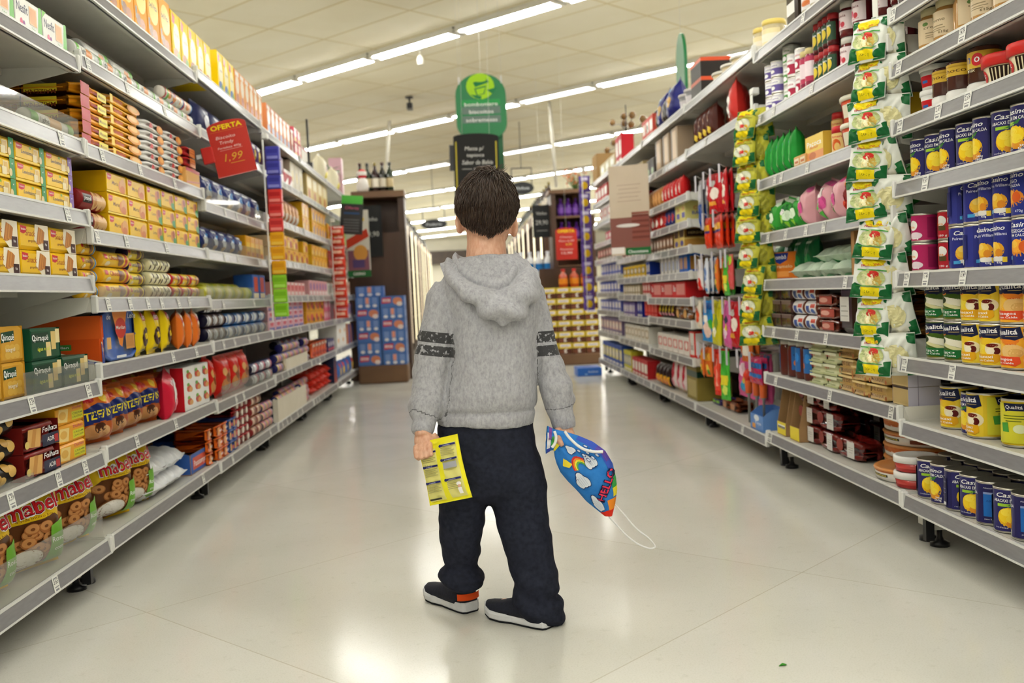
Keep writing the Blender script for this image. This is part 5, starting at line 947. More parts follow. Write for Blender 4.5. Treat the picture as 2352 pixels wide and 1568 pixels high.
row('R', 2, 0, 1606, 1622, carton('display_carton', '2a2018', [r('a8864a', 0, .7, 1, 1), r('c8a86a', .2, .1, .6, .3)]), 1, .12, .1, 'dark brown small display carton', 'display carton', xo=.1)
row('R', 2, 0, 1600, 1700, carton('carton', '6a5a38', [r('8a7a4a', .1, .1, .9, .6)]), 2, .15, .1, 'olive brown carton at the back', 'carton', xo=.3)
row('R', 2, 1, 1650, 1690, hb('c8302a', e('f2ece4', .5, .45, .35, .25), r('e85a4a', .1, .8, .9, .95)), 1, .2, .1, 'red foil chocolate bag', 'chocolate', rots=[-20])
row('R', 2, 1, 1660, 1700, hb('c83a24', e('e86a4a', .5, .5, .3, .2)), 1, .22, .1, 'orange red foil bag behind', 'chocolate', xo=.12)
row('R', 2, 1, 1592, 1632, hb('4a2018', e('e8c84a', .5, .25, .25, .1), e('c89a7a', .4, .6, .15, .1)), 4, .18, .08, 'dark brown chocolate bag', 'chocolate', jit=.06)
row('R', 2, 2, 1588, 1612, carton('basket_box', '2a2422', [r('d8542c', .0, .9, 1, 1), r('d8542c', .0, .4, 1, .5)]+[r('4a4442', .1+.16*i, .1, .14+.16*i, .88) for i in range(6)], [r('d8542c', .0, .9, 1, 1), r('d8542c', .0, .4, 1, .5)]), 1, .2, .2, 'black slatted box with orange bands', 'box', xo=.02)
row('R', 2, 2, 1625, 1688, tub('gift_basket', 'c9b890', [r('e8dcc0', .3, .3, .7, .7)], 'e6e2d6', .8, .01, 'g'), 3, .06, 0, 'low pale gift basket', 'basket', round_=True)
# far right bays
hb2 = lambda c, *a: bag('snack_bag', c, list(a), wrink=.004)
def bx(c, c2, c3='efe8dc'): return carton('sweet_box', c, [r(c2, .12, .3, .88, .8), e(c3, .5, .55, .25, .2), r(c3, .1, .05, .9, .15)], [r(c, 0, 0, 1, 1)])
row('R', 3, 7, 1518, 1565, hb2('c41f22', e('efe4dc', .5, .45, .28, .25), r('e85048', .1, .8, .9, .95)), 6, .13, .06, 'bright red snack bag', 'snacks', jit=.1, rots=[-15])
row('R', 3, 7, 1479, 1516, hb2('b5783a', e('d8a060', .5, .4, .3, .3)), 5, .13, .06, 'tan snack bag', 'snacks', jit=.08)
row('R', 3, 6, 1547, 1570, carton('candy_carton', 'e6dd8a', [r('6a6ac0', .3, .25, .9, .5), t('d84a3a', 'Chita', .6, .6, .2, .5), r('efe8b0', .05, .85, .95, .95)], [r('e6dd8a', 0, 0, 1, 1), t('d84a3a', 'Chita', .55, .6, .16, .5), t('3a4ab0', 'BALAS', .55, .36, .16, .6)]), 2, .13, .16, 'pale yellow candy carton', 'candy', gap=.04)
row('R', 3, 6, 1476, 1520, hb2('c8241f', e('efe0d8', .5, .45, .25, .2), r('e8584a', .1, .8, .9, .95)), 4, .13, .06, 'red snack bag on the sixth shelf', 'snacks', jit=.1)
row('R', 3, 6, 1521, 1545, hb2('24307a', e('c83a3a', .5, .45, .25, .2), e('efe8e8', .4, .3, .1, .1)), 3, .15, .06, 'navy snack bag', 'snacks')
row('R', 3, 5, 1544, 1568, carton('candy_carton', 'd9c070', [r('3a2a20', .1, .55, .9, .9), e('4a4a9a', .5, .25, .3, .14)], [r('7a5a2c', 0, .5, 1, 1), r('2a1c14', .08, .56, .92, .92), p('c8964a', (0, 0), (1, 0), (1, .3), (.5, .48), (0, .4)), t('b8a070', 'HERSHEYS', .5, .68, .12, .7)]), 2, .13, .16, 'cream carton with dark brown top', 'chocolate')
row('R', 3, 5, 1478, 1542, bx('6a4a34', 'a8744a'), 8, .1, .1, 'dark brown chocolate box', 'chocolate', gap=.1, jit=.05)
row('R', 3, 4, 1556, 1575, carton('candy_carton', '2464c0', [r('c8902c', .15, .2, .45, .8), r('c8902c', .55, .2, .85, .8)], [r('2464c0', 0, 0, 1, 1), r('a87a3a', .1, .15, .45, .85), r('a87a3a', .55, .15, .9, .85)]), 2, .11, .16, 'blue carton with gold windows', 'chocolate')
row('R', 3, 4, 1512, 1554, carton('candy_carton', 'dcdad6', [r('3a6ab0', .6, .2, .85, .7), r('2a2a2a', .05, 0, .3, 1)]), 5, .11, .1, 'white and black chocolate box', 'chocolate', gap=.06)
row('R', 3, 3, 1490, 1575, carton('candy_carton', 'c81f24', [r('e89a94', .3, .2, .95, .85)]+[r('c81f24', .4+.1*i, .2, .42+.1*i, .85) for i in range(6)]+[t('ffffff', 'Biss', .15, .4, .4, .2)]), 3, .1, .14, 'long red chocolate carton', 'chocolate', gap=.02)
row('R', 3, 2, 1508, 1545, hb2('3a1c14', e('e8c82a', .4, .6, .3, .3), e('e8a0b0', .5, .25, .2, .1)), 5, .12, .07, 'brown and yellow chocolate bag', 'chocolate', jit=.1)
row('R', 3, 2, 1472, 1506, bx('c41f20', 'd8362c', 'd8362c'), 4, .11, .1, 'scarlet chocolate box', 'chocolate')
row('R', 3, 2, 1546, 1580, softpack('chocolate_egg', '9a5a24', [e('e8b060', .4, .4, .2, .3)], None, .03, 'g'), 2, .09, .1, 'copper foil chocolate', 'chocolate')
row('R', 3, 1, 1512, 1584, bx('e2dcd4', 'd0504a', 'efe8e0'), 6, .11, .12, 'white and red chocolate box', 'chocolate', gap=.05)
row('R', 3, 1, 1584, 1596, carton('chocolate_box', 'd8281c', [r('e2dcd4', .15, .12, .95, .95), t('5a2a1a', 'bis', .55, .3, .3, .5)], [r('ddd8d2', .05, .12, 1, .95), t('5a2a1a', 'bis', .5, .35, .25, .4)]), 1, .15, .16, 'large white and red chocolate carton', 'chocolate')
row('R', 3, 0, 1505, 1535, hb2('2a1a1c', e('b84a5a', .5, .3, .3, .15), r('e8a82a', .6, .1, .9, .5)), 4, .15, .08, 'dark chocolate bag', 'chocolate', jit=.08)
row('R', 3, 0, 1537, 1572, hb2('e2d2d0', e('b8283a', .5, .6, .25, .25), e('d88a9a', .4, .25, .25, .12), r('d8b02a', .2, .02, .8, .1)), 3, .22, .09, 'pink and white upright bag', 'snacks')
row('R', 3, 0, 1574, 1598, carton('gift_box', '8a7a3a', [r('16382a', 0, .68, 1, .86), r('a8964a', .1, .1, .9, .6)], [r('8a7a3a', 0, 0, 1, 1), r('16382a', 0, .68, 1, .86)]), 1, .24, .2, 'olive gold gift box with green band', 'gift box')
row('R', 3, 8, 1505, 1560, carton('gift_box', 'a8927a', [r('c8aa80', .2, .1, .8, .9), r('3a2a24', 0, 0, .12, 1)]), 3, .2, .1, 'tan gift box on the ninth shelf', 'gift box', gap=.3)
row('R', 3, 8, 1482, 1503, carton('gift_box', '3a302c', [e('6a8a3a', .5, .3, .3, .2)]), 2, .12, .1, 'dark gift box on the ninth shelf', 'gift box')
row('R', 3, 9, 1470, 1500, bx('d8584a', 'efd8c8'), 3, .14, .1, 'coral gift box on the top shelf', 'gift box')
row('R', 3, 9, 1478, 1530, hb2('2a1f1c', r('d8542c', .1, .85, .9, .95), e('c8a050', .3, .4, .2, .2)), 3, .18, .1, 'black gift bag with orange rim', 'gift bag', jit=.15)
row('R', 3, 9, 1505, 1548, hb2('1f2470', e('3a8ad0', .5, .8, .25, .1), e('c8a050', .6, .5, .15, .14)), 2, .22, .12, 'deep blue gift bag', 'gift bag', tilt=-.2)
row('R', 3, 9, 1552, 1580, tub('gift_basket', '8a8a8c', [r('d8d4d8', .2, .2, .8, .7)], 'dcd8d4', .8, .01, 'g'), 2, .1, 0, 'grey gift basket on the top shelf', 'basket', round_=True)
F4 = {9: [('cfc49a', 'b8c0a0', 3, .12, 'pale yellow gift box', 1376, 1412), ('c41f2c', 'efe4e0', 2, .22, 'red and white bottle box', 1413, 1428)], 8: [('b5a070', 'd8c8a0', 3, .14, 'sand coloured gift box', 1440, 1478)],
      7: [('a8242a', 'd87a6a', 5, .12, 'crimson sweet box', 1425, 1468)], 6: [('8a5a3a', 'c88a5a', 5, .1, 'brown sweet box', 1425, 1470)], 5: [('7a2a2a', 'e8a0a0', 6, .1, 'maroon sweet box', 1428, 1472)],
      4: [('e2bc1e', '5a4a1a', 6, .09, 'yellow sweet box with dark holes', 1432, 1482), ('1f3a9a', 'd8d8e8', 2, .1, 'royal blue sweet box', 1484, 1496)], 3: [('a89878', 'dcd2ba', 7, .08, 'buff sweet box', 1432, 1470), ('c83a3a', 'e89090', 3, .09, 'light red sweet box', 1472, 1490)],
      2: [('6a5a9a', 'c8c0d8', 6, .11, 'violet sweet box', 1432, 1458), ('1f2a8a', '3a4ab0', 2, .13, 'cobalt sweet box', 1460, 1472)], 1: [('dcd8cc', '9a7a3a', 7, .12, 'ivory sweet box', 1436, 1490)],
      0: [('c8c03a', '2a4a9a', 5, .16, 'yellow and blue snack packet', 1432, 1450), ('b5282c', 'e2dcd0', 5, .13, 'red and white snack packet', 1452, 1488)]}
F5 = {9: [('cfc9b0', 'c8a84a', 4, .1, 'cream gift box at the far end', 1345, 1374)], 8: [('c4302c', 'e8d8d0', 4, .14, 'red snack box', 1366, 1395)], 7: [('e2d8d4', 'c83a2c', 4, .14, 'white and red snack box', 1366, 1405), ('3a3aa0', 'd8b03a', 1, .16, 'blue and gold snack box', 1406, 1412)], 6: [('c8304a', 'e8c0c8', 4, .08, 'rose sweet box', 1390, 1420)],
      5: [('7a6a5a', 'c8342c', 6, .11, 'brown and red carton', 1370, 1412)], 4: [('5a6ac0', 'd8d8ec', 7, .12, 'periwinkle bottle box', 1378, 1424)], 3: [('4a5ab8', 'e0e0f0', 7, .1, 'blue and white bottle box', 1378, 1426)], 2: [('5a62b0', 'd0d0e8', 7, .1, 'slate blue bottle box', 1380, 1428)],
      1: [('7a6a8a', 'd8a898', 7, .14, 'mauve and pink carton', 1380, 1430)], 0: [('2a4a9a', 'd8c83a', 6, .18, 'blue and yellow snack packet', 1386, 1430)]}
for bay_i, F in ((4, F4), (5, F5)):
    for j, L in F.items():
        for c1, c2, n, h, ds, x0, x1 in L: row('R', bay_i, j, x0, x1, bx(c1, c2), n, h, .1, ds, 'sweets', gap=.08, jit=.04)
# strings of bags on the two hanging strips
strip_m = mat('e2e2dc', 'p')
def strip(x, y, z0, z1, label, flat=False):
    return tag(MB().box((x-.001, y-.018, z0), (x+.001, y+.018, z1), strip_m).rbox((x-.002, y-.022, z1), (x+.03, y+.022, z1+.03), strip_m, .004).obj('hanging_clip_strip'), label, 'clip strip', 'clip strips')
G_ = '1a6234'
leafs = [p(G_, (0, 0), (.3, .02), (.36, .12), (.22, .2), (.28, .28), (.1, .34), (.02, .3)), p(G_, (.68, .0), (1, .02), (1, .36), (.86, .32), (.9, .22), (.74, .2)), p(G_, (.0, .78), (.1, .76), (.22, .88), (.14, .99), (.0, .98)), p(G_, (.84, .8), (1, .74), (1, .98), (.8, .98))]
clearA = leafs+[e('e8d21e', .5, .85, .3, .11), e('f0e02a', .5, .78, .26, .06), t('c8282a', 'FAZENDINHA', .5, .73, .06, .56, .02, 0, .1), r('f4de18', .26, .05, .72, .24), t('8a7a10', '100g', .5, .11, .06, .24), e('b9c48a', .5, .45, .36, .2), e('d8d8a8', .36, .42, .13, .14), e('c8a850', .66, .4, .12, .13), e('e8dca0', .5, .34, .14, .08), e('c8322a', .54, .54, .15, .085), e('efe8c0', .52, .42, .06, .12), r('4a9a44', .14, .62, .86, .65), r('4a9a44', .14, .255, .86, .275)]
nutA = bag('snack_bag', 'dfe2da', clearA, back=leafs+[e('d8d2a0', .5, .5, .36, .26), r('e8e6d8', .2, .1, .8, .24)], wrink=.006, t=.3)
nutB = bag('snack_bag', 'b9b53a', leafs+[p('e8d81e', (.1, .8), (.9, .8), (.8, .98), (.2, .98)), t('c8282a', 'FAZENDINHA', .5, .76, .06, .56, .02, 0, .1), e('cfd2b8', .5, .46, .36, .22), e('efe9d6', .4, .5, .14, .1), e('c8322a', .5, .4, .12, .08), e('d8a830', .7, .36, .1, .08), r('efd91a', .2, .06, .8, .22), r('8a8a22', .1, .66, .9, .7)], back=leafs+[e('9a9838', .5, .5, .36, .26)], wrink=.007, t=.3)
def bag_string(px, X, z0, z1, n, w, desc, mk=None, back=True):
    Y = y_at(X, px, (z0+z1)/2); step = (z1-z0)/n; h = step*1.13
    pr = cached((mk, w, round(h, 3)), lambda: mk(w, h, .036))
    rd = random.Random(px)
    strip(X+.034, Y, z0, z1+.06, 'white clip strip carrying the %s' % desc)
    for i in range(n):
        zz = z1-step*i-h
        for s in ((0, 1) if back else (0,)):
            sd = -1 if s == 0 else 1
            o = pr.put((0, 0, 0), 0, '%s, %s down%s' % (desc, nth(i), '' if s == 0 else ' behind the strip'), 'snacks', desc)
            o.matrix_world = Matrix.Translation((X+(0 if s == 0 else .06)+rd.uniform(-.006, .006), Y+rd.uniform(-.015, .015)+(0 if s == 0 else -.03), zz)) @ Matrix.Rotation((-PI/2+.72 if s == 0 else PI/2+.55)+rd.uniform(-.25, .25), 4, 'Z') @ Matrix.Rotation(rd.uniform(-.13, .13), 4, 'Y') @ Matrix.Rotation(-.2+rd.uniform(-.06, .06), 4, 'X') @ Matrix.Translation((0, -.025, 0))
bag_string(1997, XR-.055, .515, 1.56, 9, .125, 'clear green edged snack bag near the cans', nutA)
bag_string(1718, XR-.05, .54, 1.53, 9, .12, 'yellow green snack bag by the hooks', nutB)
# ---------------------------------------------------------------- the boy in the aisle
BY = 2.42
def remeshed(mb, name, voxel, smooth, wr=None):
    """join overlapping closed shapes into one continuous skin, relax it, then let wr(co, no) push creases in"""
    me = mb.mesh(name+'_source'); ob = bpy.data.objects.new(name, me); C.objects.link(ob)
    m = ob.modifiers.new('r', 'REMESH'); m.mode = 'VOXEL'; m.voxel_size = voxel
    s = ob.modifiers.new('s', 'SMOOTH'); s.iterations = smooth; s.factor = .5
    bpy.context.view_layer.update(); dg = bpy.context.evaluated_depsgraph_get()
    out = bpy.data.meshes.new_from_object(ob.evaluated_get(dg)); out.name = name
    bpy.data.objects.remove(ob); bpy.data.meshes.remove(me)
    if wr:
        nn = [v.normal.copy() for v in out.vertices]
        for v, n in zip(out.vertices, nn): v.co += n*wr(v.co, n)
    out.materials.clear(); out.polygons.foreach_set('use_smooth', [True]*len(out.polygons)); out.update()
    return out
def ring(c, ax, ay, a, b, n=28, pw=1.0):
    out = []
    for i in range(n):
        t = 2*PI*i/n; x, y = math.cos(t), math.sin(t)
        if pw != 1: x = math.copysign(abs(x)**pw, x); y = math.copysign(abs(y)**pw, y)
        out.append(c+ax*(a*x)+ay*(b*y))
    return out
EY = Vector((0, 1, 0)); EX = Vector((1, 0, 0))
def span_rings(L, depth_pw=.85):
    """rings from (left px, right px, distance, half depth) tuples; px are (x, y) pairs"""
    out = []
    for l, rr, Y, d in L:
        A, B = on_y(*l, Y), on_y(*rr, Y); out.append(ring((A+B)/2, (B-A).normalized(), EY, (B-A).length/2, d, 28, depth_pw))
    return out
dummy = mat('808080', 'r')
def ellipsoid(mb, c, rx, ry, rz, n=18, k=10, rot=None):
    rings = []
    for j in range(1, k):
        a = PI*j/k-PI/2; rr = []
        for i in range(n):
            t = 2*PI*i/n; q = Vector((rx*math.cos(a)*math.cos(t), ry*math.cos(a)*math.sin(t), rz*math.sin(a)))
            rr.append(c+(rot @ q if rot else q))
        rings.append(rr)
    mb.loft(rings, dummy)
def fnoise(co, s): return noise.noise(Vector((co.x*s[0], co.y*s[1], co.z*s[2])))
# --- hoodie
torso = span_rings([((1004, 976), (1226, 970), BY, .098), ((1006, 962), (1227, 953), BY, .104), ((1012, 946), (1229, 930), BY, .1), ((1009, 934), (1233, 916), BY, .108), ((1018, 905), (1233, 898), BY, .112), ((1026, 870), (1229, 862), BY, .108), ((1036, 815), (1229, 812), BY, .105),
                    ((1036, 760), (1236, 752), BY, .105), ((1028, 715), (1240, 706), BY, .103), ((1018, 678), (1238, 668), BY, .096), ((1014, 645), (1232, 636), BY+.005, .085), ((1030, 615), (1214, 607), BY+.01, .07), ((1052, 592), (1190, 586), BY+.015, .058)], .8)
SL = [((1000, 640), (1062, 668), BY+.005), ((984, 668), (1058, 706), BY), ((967, 735), (1053, 742), BY-.005), ((954, 800), (1042, 806), BY-.01), ((948, 862), (1032, 868), BY-.015), ((945, 905), (1022, 914), BY-.034), ((936, 938), (1016, 944), BY-.05), ((939, 953), (1005, 958), BY-.058), ((947, 966), (1001, 968), BY-.064), ((944, 982), (997, 982), BY-.07), ((945, 1003), (991, 991), BY-.08)]
SR = [((1176, 660), (1228, 632), BY+.005), ((1200, 694), (1246, 654), BY), ((1228, 742), (1267, 728), BY-.005), ((1226, 800), (1280, 800), BY-.01), ((1231, 846), (1296, 842), BY-.015), ((1241, 890), (1313, 884), BY-.02), ((1248, 918), (1320, 912), BY-.02), ((1256, 938), (1316, 936), BY-.02), ((1259, 948), (1318, 944), BY-.02), ((1264, 966), (1320, 962), BY-.02), ((1272, 990), (1322, 980), BY-.02)]
def sleeve(L):
    cs = [((on_y(*a, Y)+on_y(*b, Y))/2, (on_y(*a, Y)-on_y(*b, Y)).length/2) for a, b, Y in L]; rings = []
    for i, (c, q) in enumerate(cs):
        tg = (cs[min(i+1, len(cs)-1)][0]-cs[max(i-1, 0)][0]).normalized(); ax = tg.cross(EY).normalized(); ay = ax.cross(tg)
        rings.append(ring(c, ax, ay, q, q*1.02 if i < 8 else q*.9, 24, .9))
    return cs, rings
csL, rL = sleeve(SL); csR, rR = sleeve(SR)
hm = MB().loft(torso, dummy).loft(rL, dummy).loft(rR, dummy)
zhem = on_y(1115, 940, BY).z
def hood_wr(co, n):
    w = .0
    arm = min((co-c).length-q for cs in (csL[3:], csR[3:]) for c, q in cs) < .008
    if arm:
        w += .0045*fnoise(co, (16, 16, 34))+.003*abs(fnoise(co, (30, 30, 20)))
        z = co.z; w += .0025*math.exp(-((z-on_y(970, 930, BY).z)/.012)**2)*math.sin(co.y*60+co.x*30)
    else:
        w += .005*fnoise(co, (8, 8, 13))+.004*fnoise(co+Vector((co.z*.6, 0, 0)), (26, 26, 9))
        if abs(co.z-zhem) < .006: w -= .004*(1-abs(co.z-zhem)/.006)
        if co.z < zhem-.006: w += .0008*math.sin(math.atan2(co.y-BY, co.x-.07)*130)
    return w+.0006*fnoise(co, (90, 90, 90))
hoodie_me = remeshed(hm, 'hoodie', .0042, 7, hood_wr)
def fleece():
    m, tr, b = nodes('grey_marl_fleece'); L = tr.links.new; tc = N(tr, 'ShaderNodeTexCoord')
    n1 = N(tr, 'ShaderNodeTexNoise', Scale=120, Detail=5, Roughness=.6); n2 = N(tr, 'ShaderNodeTexNoise', Scale=260, Detail=2); n3 = N(tr, 'ShaderNodeTexNoise', Scale=130, Detail=3)
    mp = N(tr, 'ShaderNodeMapping'); mp.inputs['Scale'].default_value = (1, 1, .55); L(tc.outputs['Object'], mp.inputs[0])
    for n in (n1, n2): L(mp.outputs[0], n.inputs['Vector'])
    L(tc.outputs['Object'], n3.inputs['Vector'])
    ad = N(tr, 'ShaderNodeMath', operation='ADD'); ad.use_clamp = True; L(n1.outputs['Fac'], ad.inputs[0])
    m2 = N(tr, 'ShaderNodeMath', operation='MULTIPLY_ADD'); m2.inputs[1].default_value = .6; m2.inputs[2].default_value = -.3; L(n2.outputs['Fac'], m2.inputs[0]); L(m2.outputs[0], ad.inputs[1])
    rp = ramp(tr, [(.25, rgb('8f8f94')), (.5, rgb('a2a2a7')), (.75, rgb('b0b0b5'))]); L(ad.outputs[0], rp.inputs[0])
    at = N(tr, 'ShaderNodeAttribute', attribute_name='band'); bd = ramp(tr, [(0, (0, 0, 0, 1)), (.2, (1, 1, 1, 1)), (.428, (0, 0, 0, 1)), (.49, (.985, .985, .985, 1)), (.71, (0, 0, 0, 1))], 'CONSTANT'); L(at.outputs['Fac'], bd.inputs[0])
    wear = ramp(tr, [(.36, (0, 0, 0, 1)), (.44, (1, 1, 1, 1))]); L(n3.outputs['Fac'], wear.inputs[0])
    mm = N(tr, 'ShaderNodeMath', operation='MULTIPLY'); L(bd.outputs[0], mm.inputs[0]); L(wear.outputs[0], mm.inputs[1])
    mx = N(tr, 'ShaderNodeMix', data_type='RGBA'); L(mm.outputs[0], mx.inputs[0]); L(rp.outputs[0], mx.inputs[6]); mx.inputs[7].default_value = rgb('404042'); L(mx.outputs[2], b.inputs['Base Color'])
    b.inputs['Roughness'].default_value = .95; b.inputs['Specular IOR Level'].default_value = .1; b.inputs['Sheen Weight'].default_value = .15
    bp = N(tr, 'ShaderNodeBump', Strength=.25, Distance=.002); L(n2.outputs['Fac'], bp.inputs['Height']); L(bp.outputs[0], b.inputs['Normal'])
    return m
fl_m = fleece(); hoodie_me.materials.append(fl_m)
at = hoodie_me.attributes.new('band', 'FLOAT', 'POINT'); vals = []
def along(cs, a, b):
    s = 0; tab = []
    A, B = on_y(*a, BY-.008), on_y(*b, BY-.008); d = (B-A).normalized(); return A, d, (B-A).length
bL = along(csL, (1002, 752), (996, 816)); bR = along(csR, (1254, 750), (1259, 816))
for v in hoodie_me.vertices:
    x = 0.0
    for cs, (A, d, ln) in ((csL, bL), (csR, bR)):
        if min((v.co-c).length-q for c, q in cs[2:6]) < .022 and (v.co.x < on_y(1049, 780, BY).x or v.co.x > on_y(1230, 780, BY).x):
            q = (v.co-A).dot(d)/ln; x = max(0, min(1, q*.6+.12))
    vals.append(x)
at.data.foreach_set('value', vals)
# --- hood lying on the back: rim open round the neck, outer cloth hanging to a soft point
def lut(T, x):
    for (x0, *a), (x1, *b_) in zip(T, T[1:]):
        if x <= x1: q = (x-x0)/(x1-x0); q = max(0, min(1, q)); return [i+(j-i)*q for i, j in zip(a, b_)]
    return T[-1][1:]
RIM = [(-165, 1090, 600), (-130, 1052, 585), (-100, 1045, 577), (-75, 1048, 590), (-50, 1060, 609), (-30, 1083, 625), (-10, 1120, 636), (5, 1148, 638), (22, 1166, 628), (45, 1180, 604), (75, 1186, 588), (100, 1186, 580), (130, 1178, 588), (165, 1140, 602)]
BOT = [(-165, 1095, 650), (-130, 1045, 620), (-100, 1028, 607), (-75, 1038, 636), (-50, 1057, 668), (-30, 1088, 706), (-12, 1130, 742), (0, 1157, 754), (12, 1184, 744), (30, 1208, 714), (50, 1222, 684), (75, 1225, 652), (100, 1216, 622), (130, 1196, 625), (165, 1145, 652)]
def hood():
    b = MB(); K = 60; rows = []
    neck = on_y(1117, 578, BY+.015)
    for i in range(K+1):
        dg_ = -165+330*i/K; th = math.radians(dg_); k = max(0, math.cos(th)); c = math.cos(th)
        rm = on_y(*lut(RIM, dg_), BY+.015-.098*c); bt = on_y(*lut(BOT, dg_), BY-.003-.112*c+.01*abs(math.sin(th)))
        out = Vector((math.sin(th), -math.cos(th), 0)); Z = Vector((0, 0, 1))
        nk_ = Vector((neck.x+.058*math.sin(th), neck.y-.06*math.cos(th), neck.z-.004-.018*(1-k)))
        low = min(nk_.z, rm.z)-.016-.06*k
        val = (nk_+rm)/2; val.z = low
        md = rm.lerp(bt, .5)+out*(.016+.034*k); m1 = rm.lerp(bt, .25)+out*(.012+.02*k); m3 = rm.lerp(bt, .78)+out*(.012+.032*k)
        rows.append([nk_-Z*.05, nk_-Z*.004-out*.003, nk_+out*.003, nk_.lerp(val, .5)-Z*.006*k, val, rm.lerp(val, .35)-out*.004, rm-out*.003-Z*.002, rm+Z*.001, rm+out*.005-Z*.004, rm.lerp(bt, .1)+out*.010-Z*.011, rm.lerp(bt, .1)+out*.0015-Z*.018, m1+out*.003, md, m3, bt+out*.024+Z*.007, bt+out*.014-Z*.002, bt-out*.012+Z*.012])
    me = MB().loft(rows, fl_m, close=False, caps=False).mesh('hood')
    ob = bpy.data.objects.new('hood', me); C.objects.link(ob)
    s = ob.modifiers.new('s', 'SUBSURF'); s.levels = 2; s.render_levels = 2
    bpy.context.view_layer.update(); out = bpy.data.meshes.new_from_object(ob.evaluated_get(bpy.context.evaluated_depsgraph_get()))
    bpy.data.objects.remove(ob); bpy.data.meshes.remove(me)
    nn = [v.normal.copy() for v in out.vertices]
    for v, n in zip(out.vertices, nn):
        co = v.co; h = (neck.z-co.z)
        fold = .0075*math.sin(h*105-abs(co.x-neck.x-.02)*45)*min(1, max(0, (h-.075)*16)) if co.y < neck.y-.07 else 0
        v.co += n*(.003*fnoise(co, (18, 18, 18))+fold)
    out.name = 'hood'; return out
hood_me = hood()
# --- trousers
def leg(L):
    return span_rings(L, .9)
pants = MB()
YL_, YR_ = BY+.03, BY-.05
pants.loft(span_rings([((1012, 940), (1224, 930), BY, .085), ((1004, 985), (1225, 978), BY, .095), ((1004, 1030), (1237, 1028), BY, .1), ((1006, 1080), (1247, 1076), BY, .098), ((1009, 1125), (1254, 1122), BY, .088), ((1030, 1150), (1230, 1150), BY, .06)], .8), dummy)
pants.loft(leg([((1004, 1000), (1116, 1000), BY, .085), ((1007, 1090), (1122, 1090), BY, .088), ((1010, 1150), (1120, 1150), BY+.005, .076), ((1012, 1200), (1114, 1198), BY+.01, .068), ((1013, 1240), (1108, 1242), BY+.018, .062), ((1019, 1279), (1102, 1279), BY+.025, .056), ((1026, 1298), (1098, 1297), YL_, .05), ((1014, 1310), (1104, 1308), YL_, .055), ((1010, 1322), (1111, 1320), YL_, .06), ((1017, 1332), (1107, 1332), YL_, .056), ((1022, 1340), (1111, 1340), YL_, .058), ((1036, 1353), (1110, 1350), YL_, .05)]), dummy)
pants.loft(leg([((1120, 1000), (1228, 1000), BY, .085), ((1120, 1090), (1249, 1090), BY, .09), ((1124, 1150), (1256, 1150), BY-.005, .078), ((1137, 1204), (1262, 1200), BY-.015, .07), ((1150, 1254), (1270, 1250), BY-.025, .066), ((1161, 1297), (1277, 1295), BY-.035, .062), ((1169, 1335), (1285, 1332), YR_, .06), ((1174, 1358), (1283, 1356), YR_, .056), ((1176, 1370), (1274, 1366), YR_, .054), ((1178, 1384), (1290, 1378), YR_, .062), ((1185, 1402), (1293, 1394), YR_, .062), ((1204, 1423), (1287, 1424), YR_, .05)]), dummy)
zk = on_y(1150, 1280, BY).z
def pants_wr(co, n):
    low = min(1, max(0, (zk+.03-co.z)/.1)); left = co.x < on_y(1122, 1200, BY).x
    w = .008*fnoise(co, (7, 7, 8))+(.0045+.009*low)*fnoise(co+Vector((0, 0, co.x*.5)), (6, 6, 34))
    return w
pants_me = remeshed(pants, 'trousers', .0045, 6, pants_wr)
pants_me.materials.append(noisy('navy_tracksuit_cloth', '1d1f29', '282b38', 90, .9, 5, .06, spec=.12))
# --- body: one continuous skin
body = MB(); HD = on_y(1119, 478, BY+.012)
ellipsoid(body, HD, .068, .083, .084, 26, 16)
ellipsoid(body, HD+Vector((0, .022, -.052)), .052, .062, .05)            # jaw and cheeks
ellipsoid(body, HD+Vector((-.004, .088, -.03)), .0095, .014, .013)       # nose
ellipsoid(body, HD+Vector((-.004, .079, -.058)), .02, .01, .006)         # lips
for s, px in ((-1, (1055, 512)), (1, (1180, 519))):
    c = on_y(*px, BY+.012); rot = Matrix.Rotation(s*.5, 3, 'Z')
    ellipsoid(body, c, .0075, .017, .028, 14, 10, rot); ellipsoid(body, c+Vector((-s*.008, .004, 0)), .012, .01, .02, 12, 8)
nk = [on_y(1117, 520, BY+.022), on_y(1117, 555, BY+.02), on_y(1117, 590, BY+.015), on_y(1117, 640, BY+.01)]
body.loft([ring(c, EX, EY, a, b_) for c, a, b_ in zip(nk, (.049, .047, .05, .07), (.052, .05, .052, .06))], dummy)
body.loft(span_rings([((1040, 1010), (1205, 1005), BY, .07), ((1045, 940), (1200, 935), BY, .075), ((1055, 850), (1195, 845), BY, .07), ((1050, 760), (1205, 755), BY, .075), ((1045, 690), (1210, 685), BY, .07), ((1060, 640), (1190, 636), BY, .055)]), dummy)
def limb(pts, rad): body.tube(pts, rad, dummy, 14)
shL, shR = on_y(1034, 684, BY), on_y(1206, 676, BY)
elL, elR = on_y(992, 850, BY-.012), on_y(1262, 846, BY-.012); wrL, wrR = on_y(969, 985, BY-.078), on_y(1297, 974, BY-.02)
limb([on_y(1080, 672, BY), shL, (shL+elL)/2, elL, (elL+wrL)/2, wrL], [.03, .024, .022, .019, .017, .016])
limb([on_y(1165, 666, BY), shR, (shR+elR)/2, elR, (elR+wrR)/2, wrR], [.03, .024, .022, .02, .02, .017])
ftL, ftR = on_z(1078, 1404, 0)+Vector((-.02, .03, 0)), on_z(1256, 1440, 0)+Vector((-.026, .026, 0))
def z_(v, z): return Vector((v.x, v.y, z))
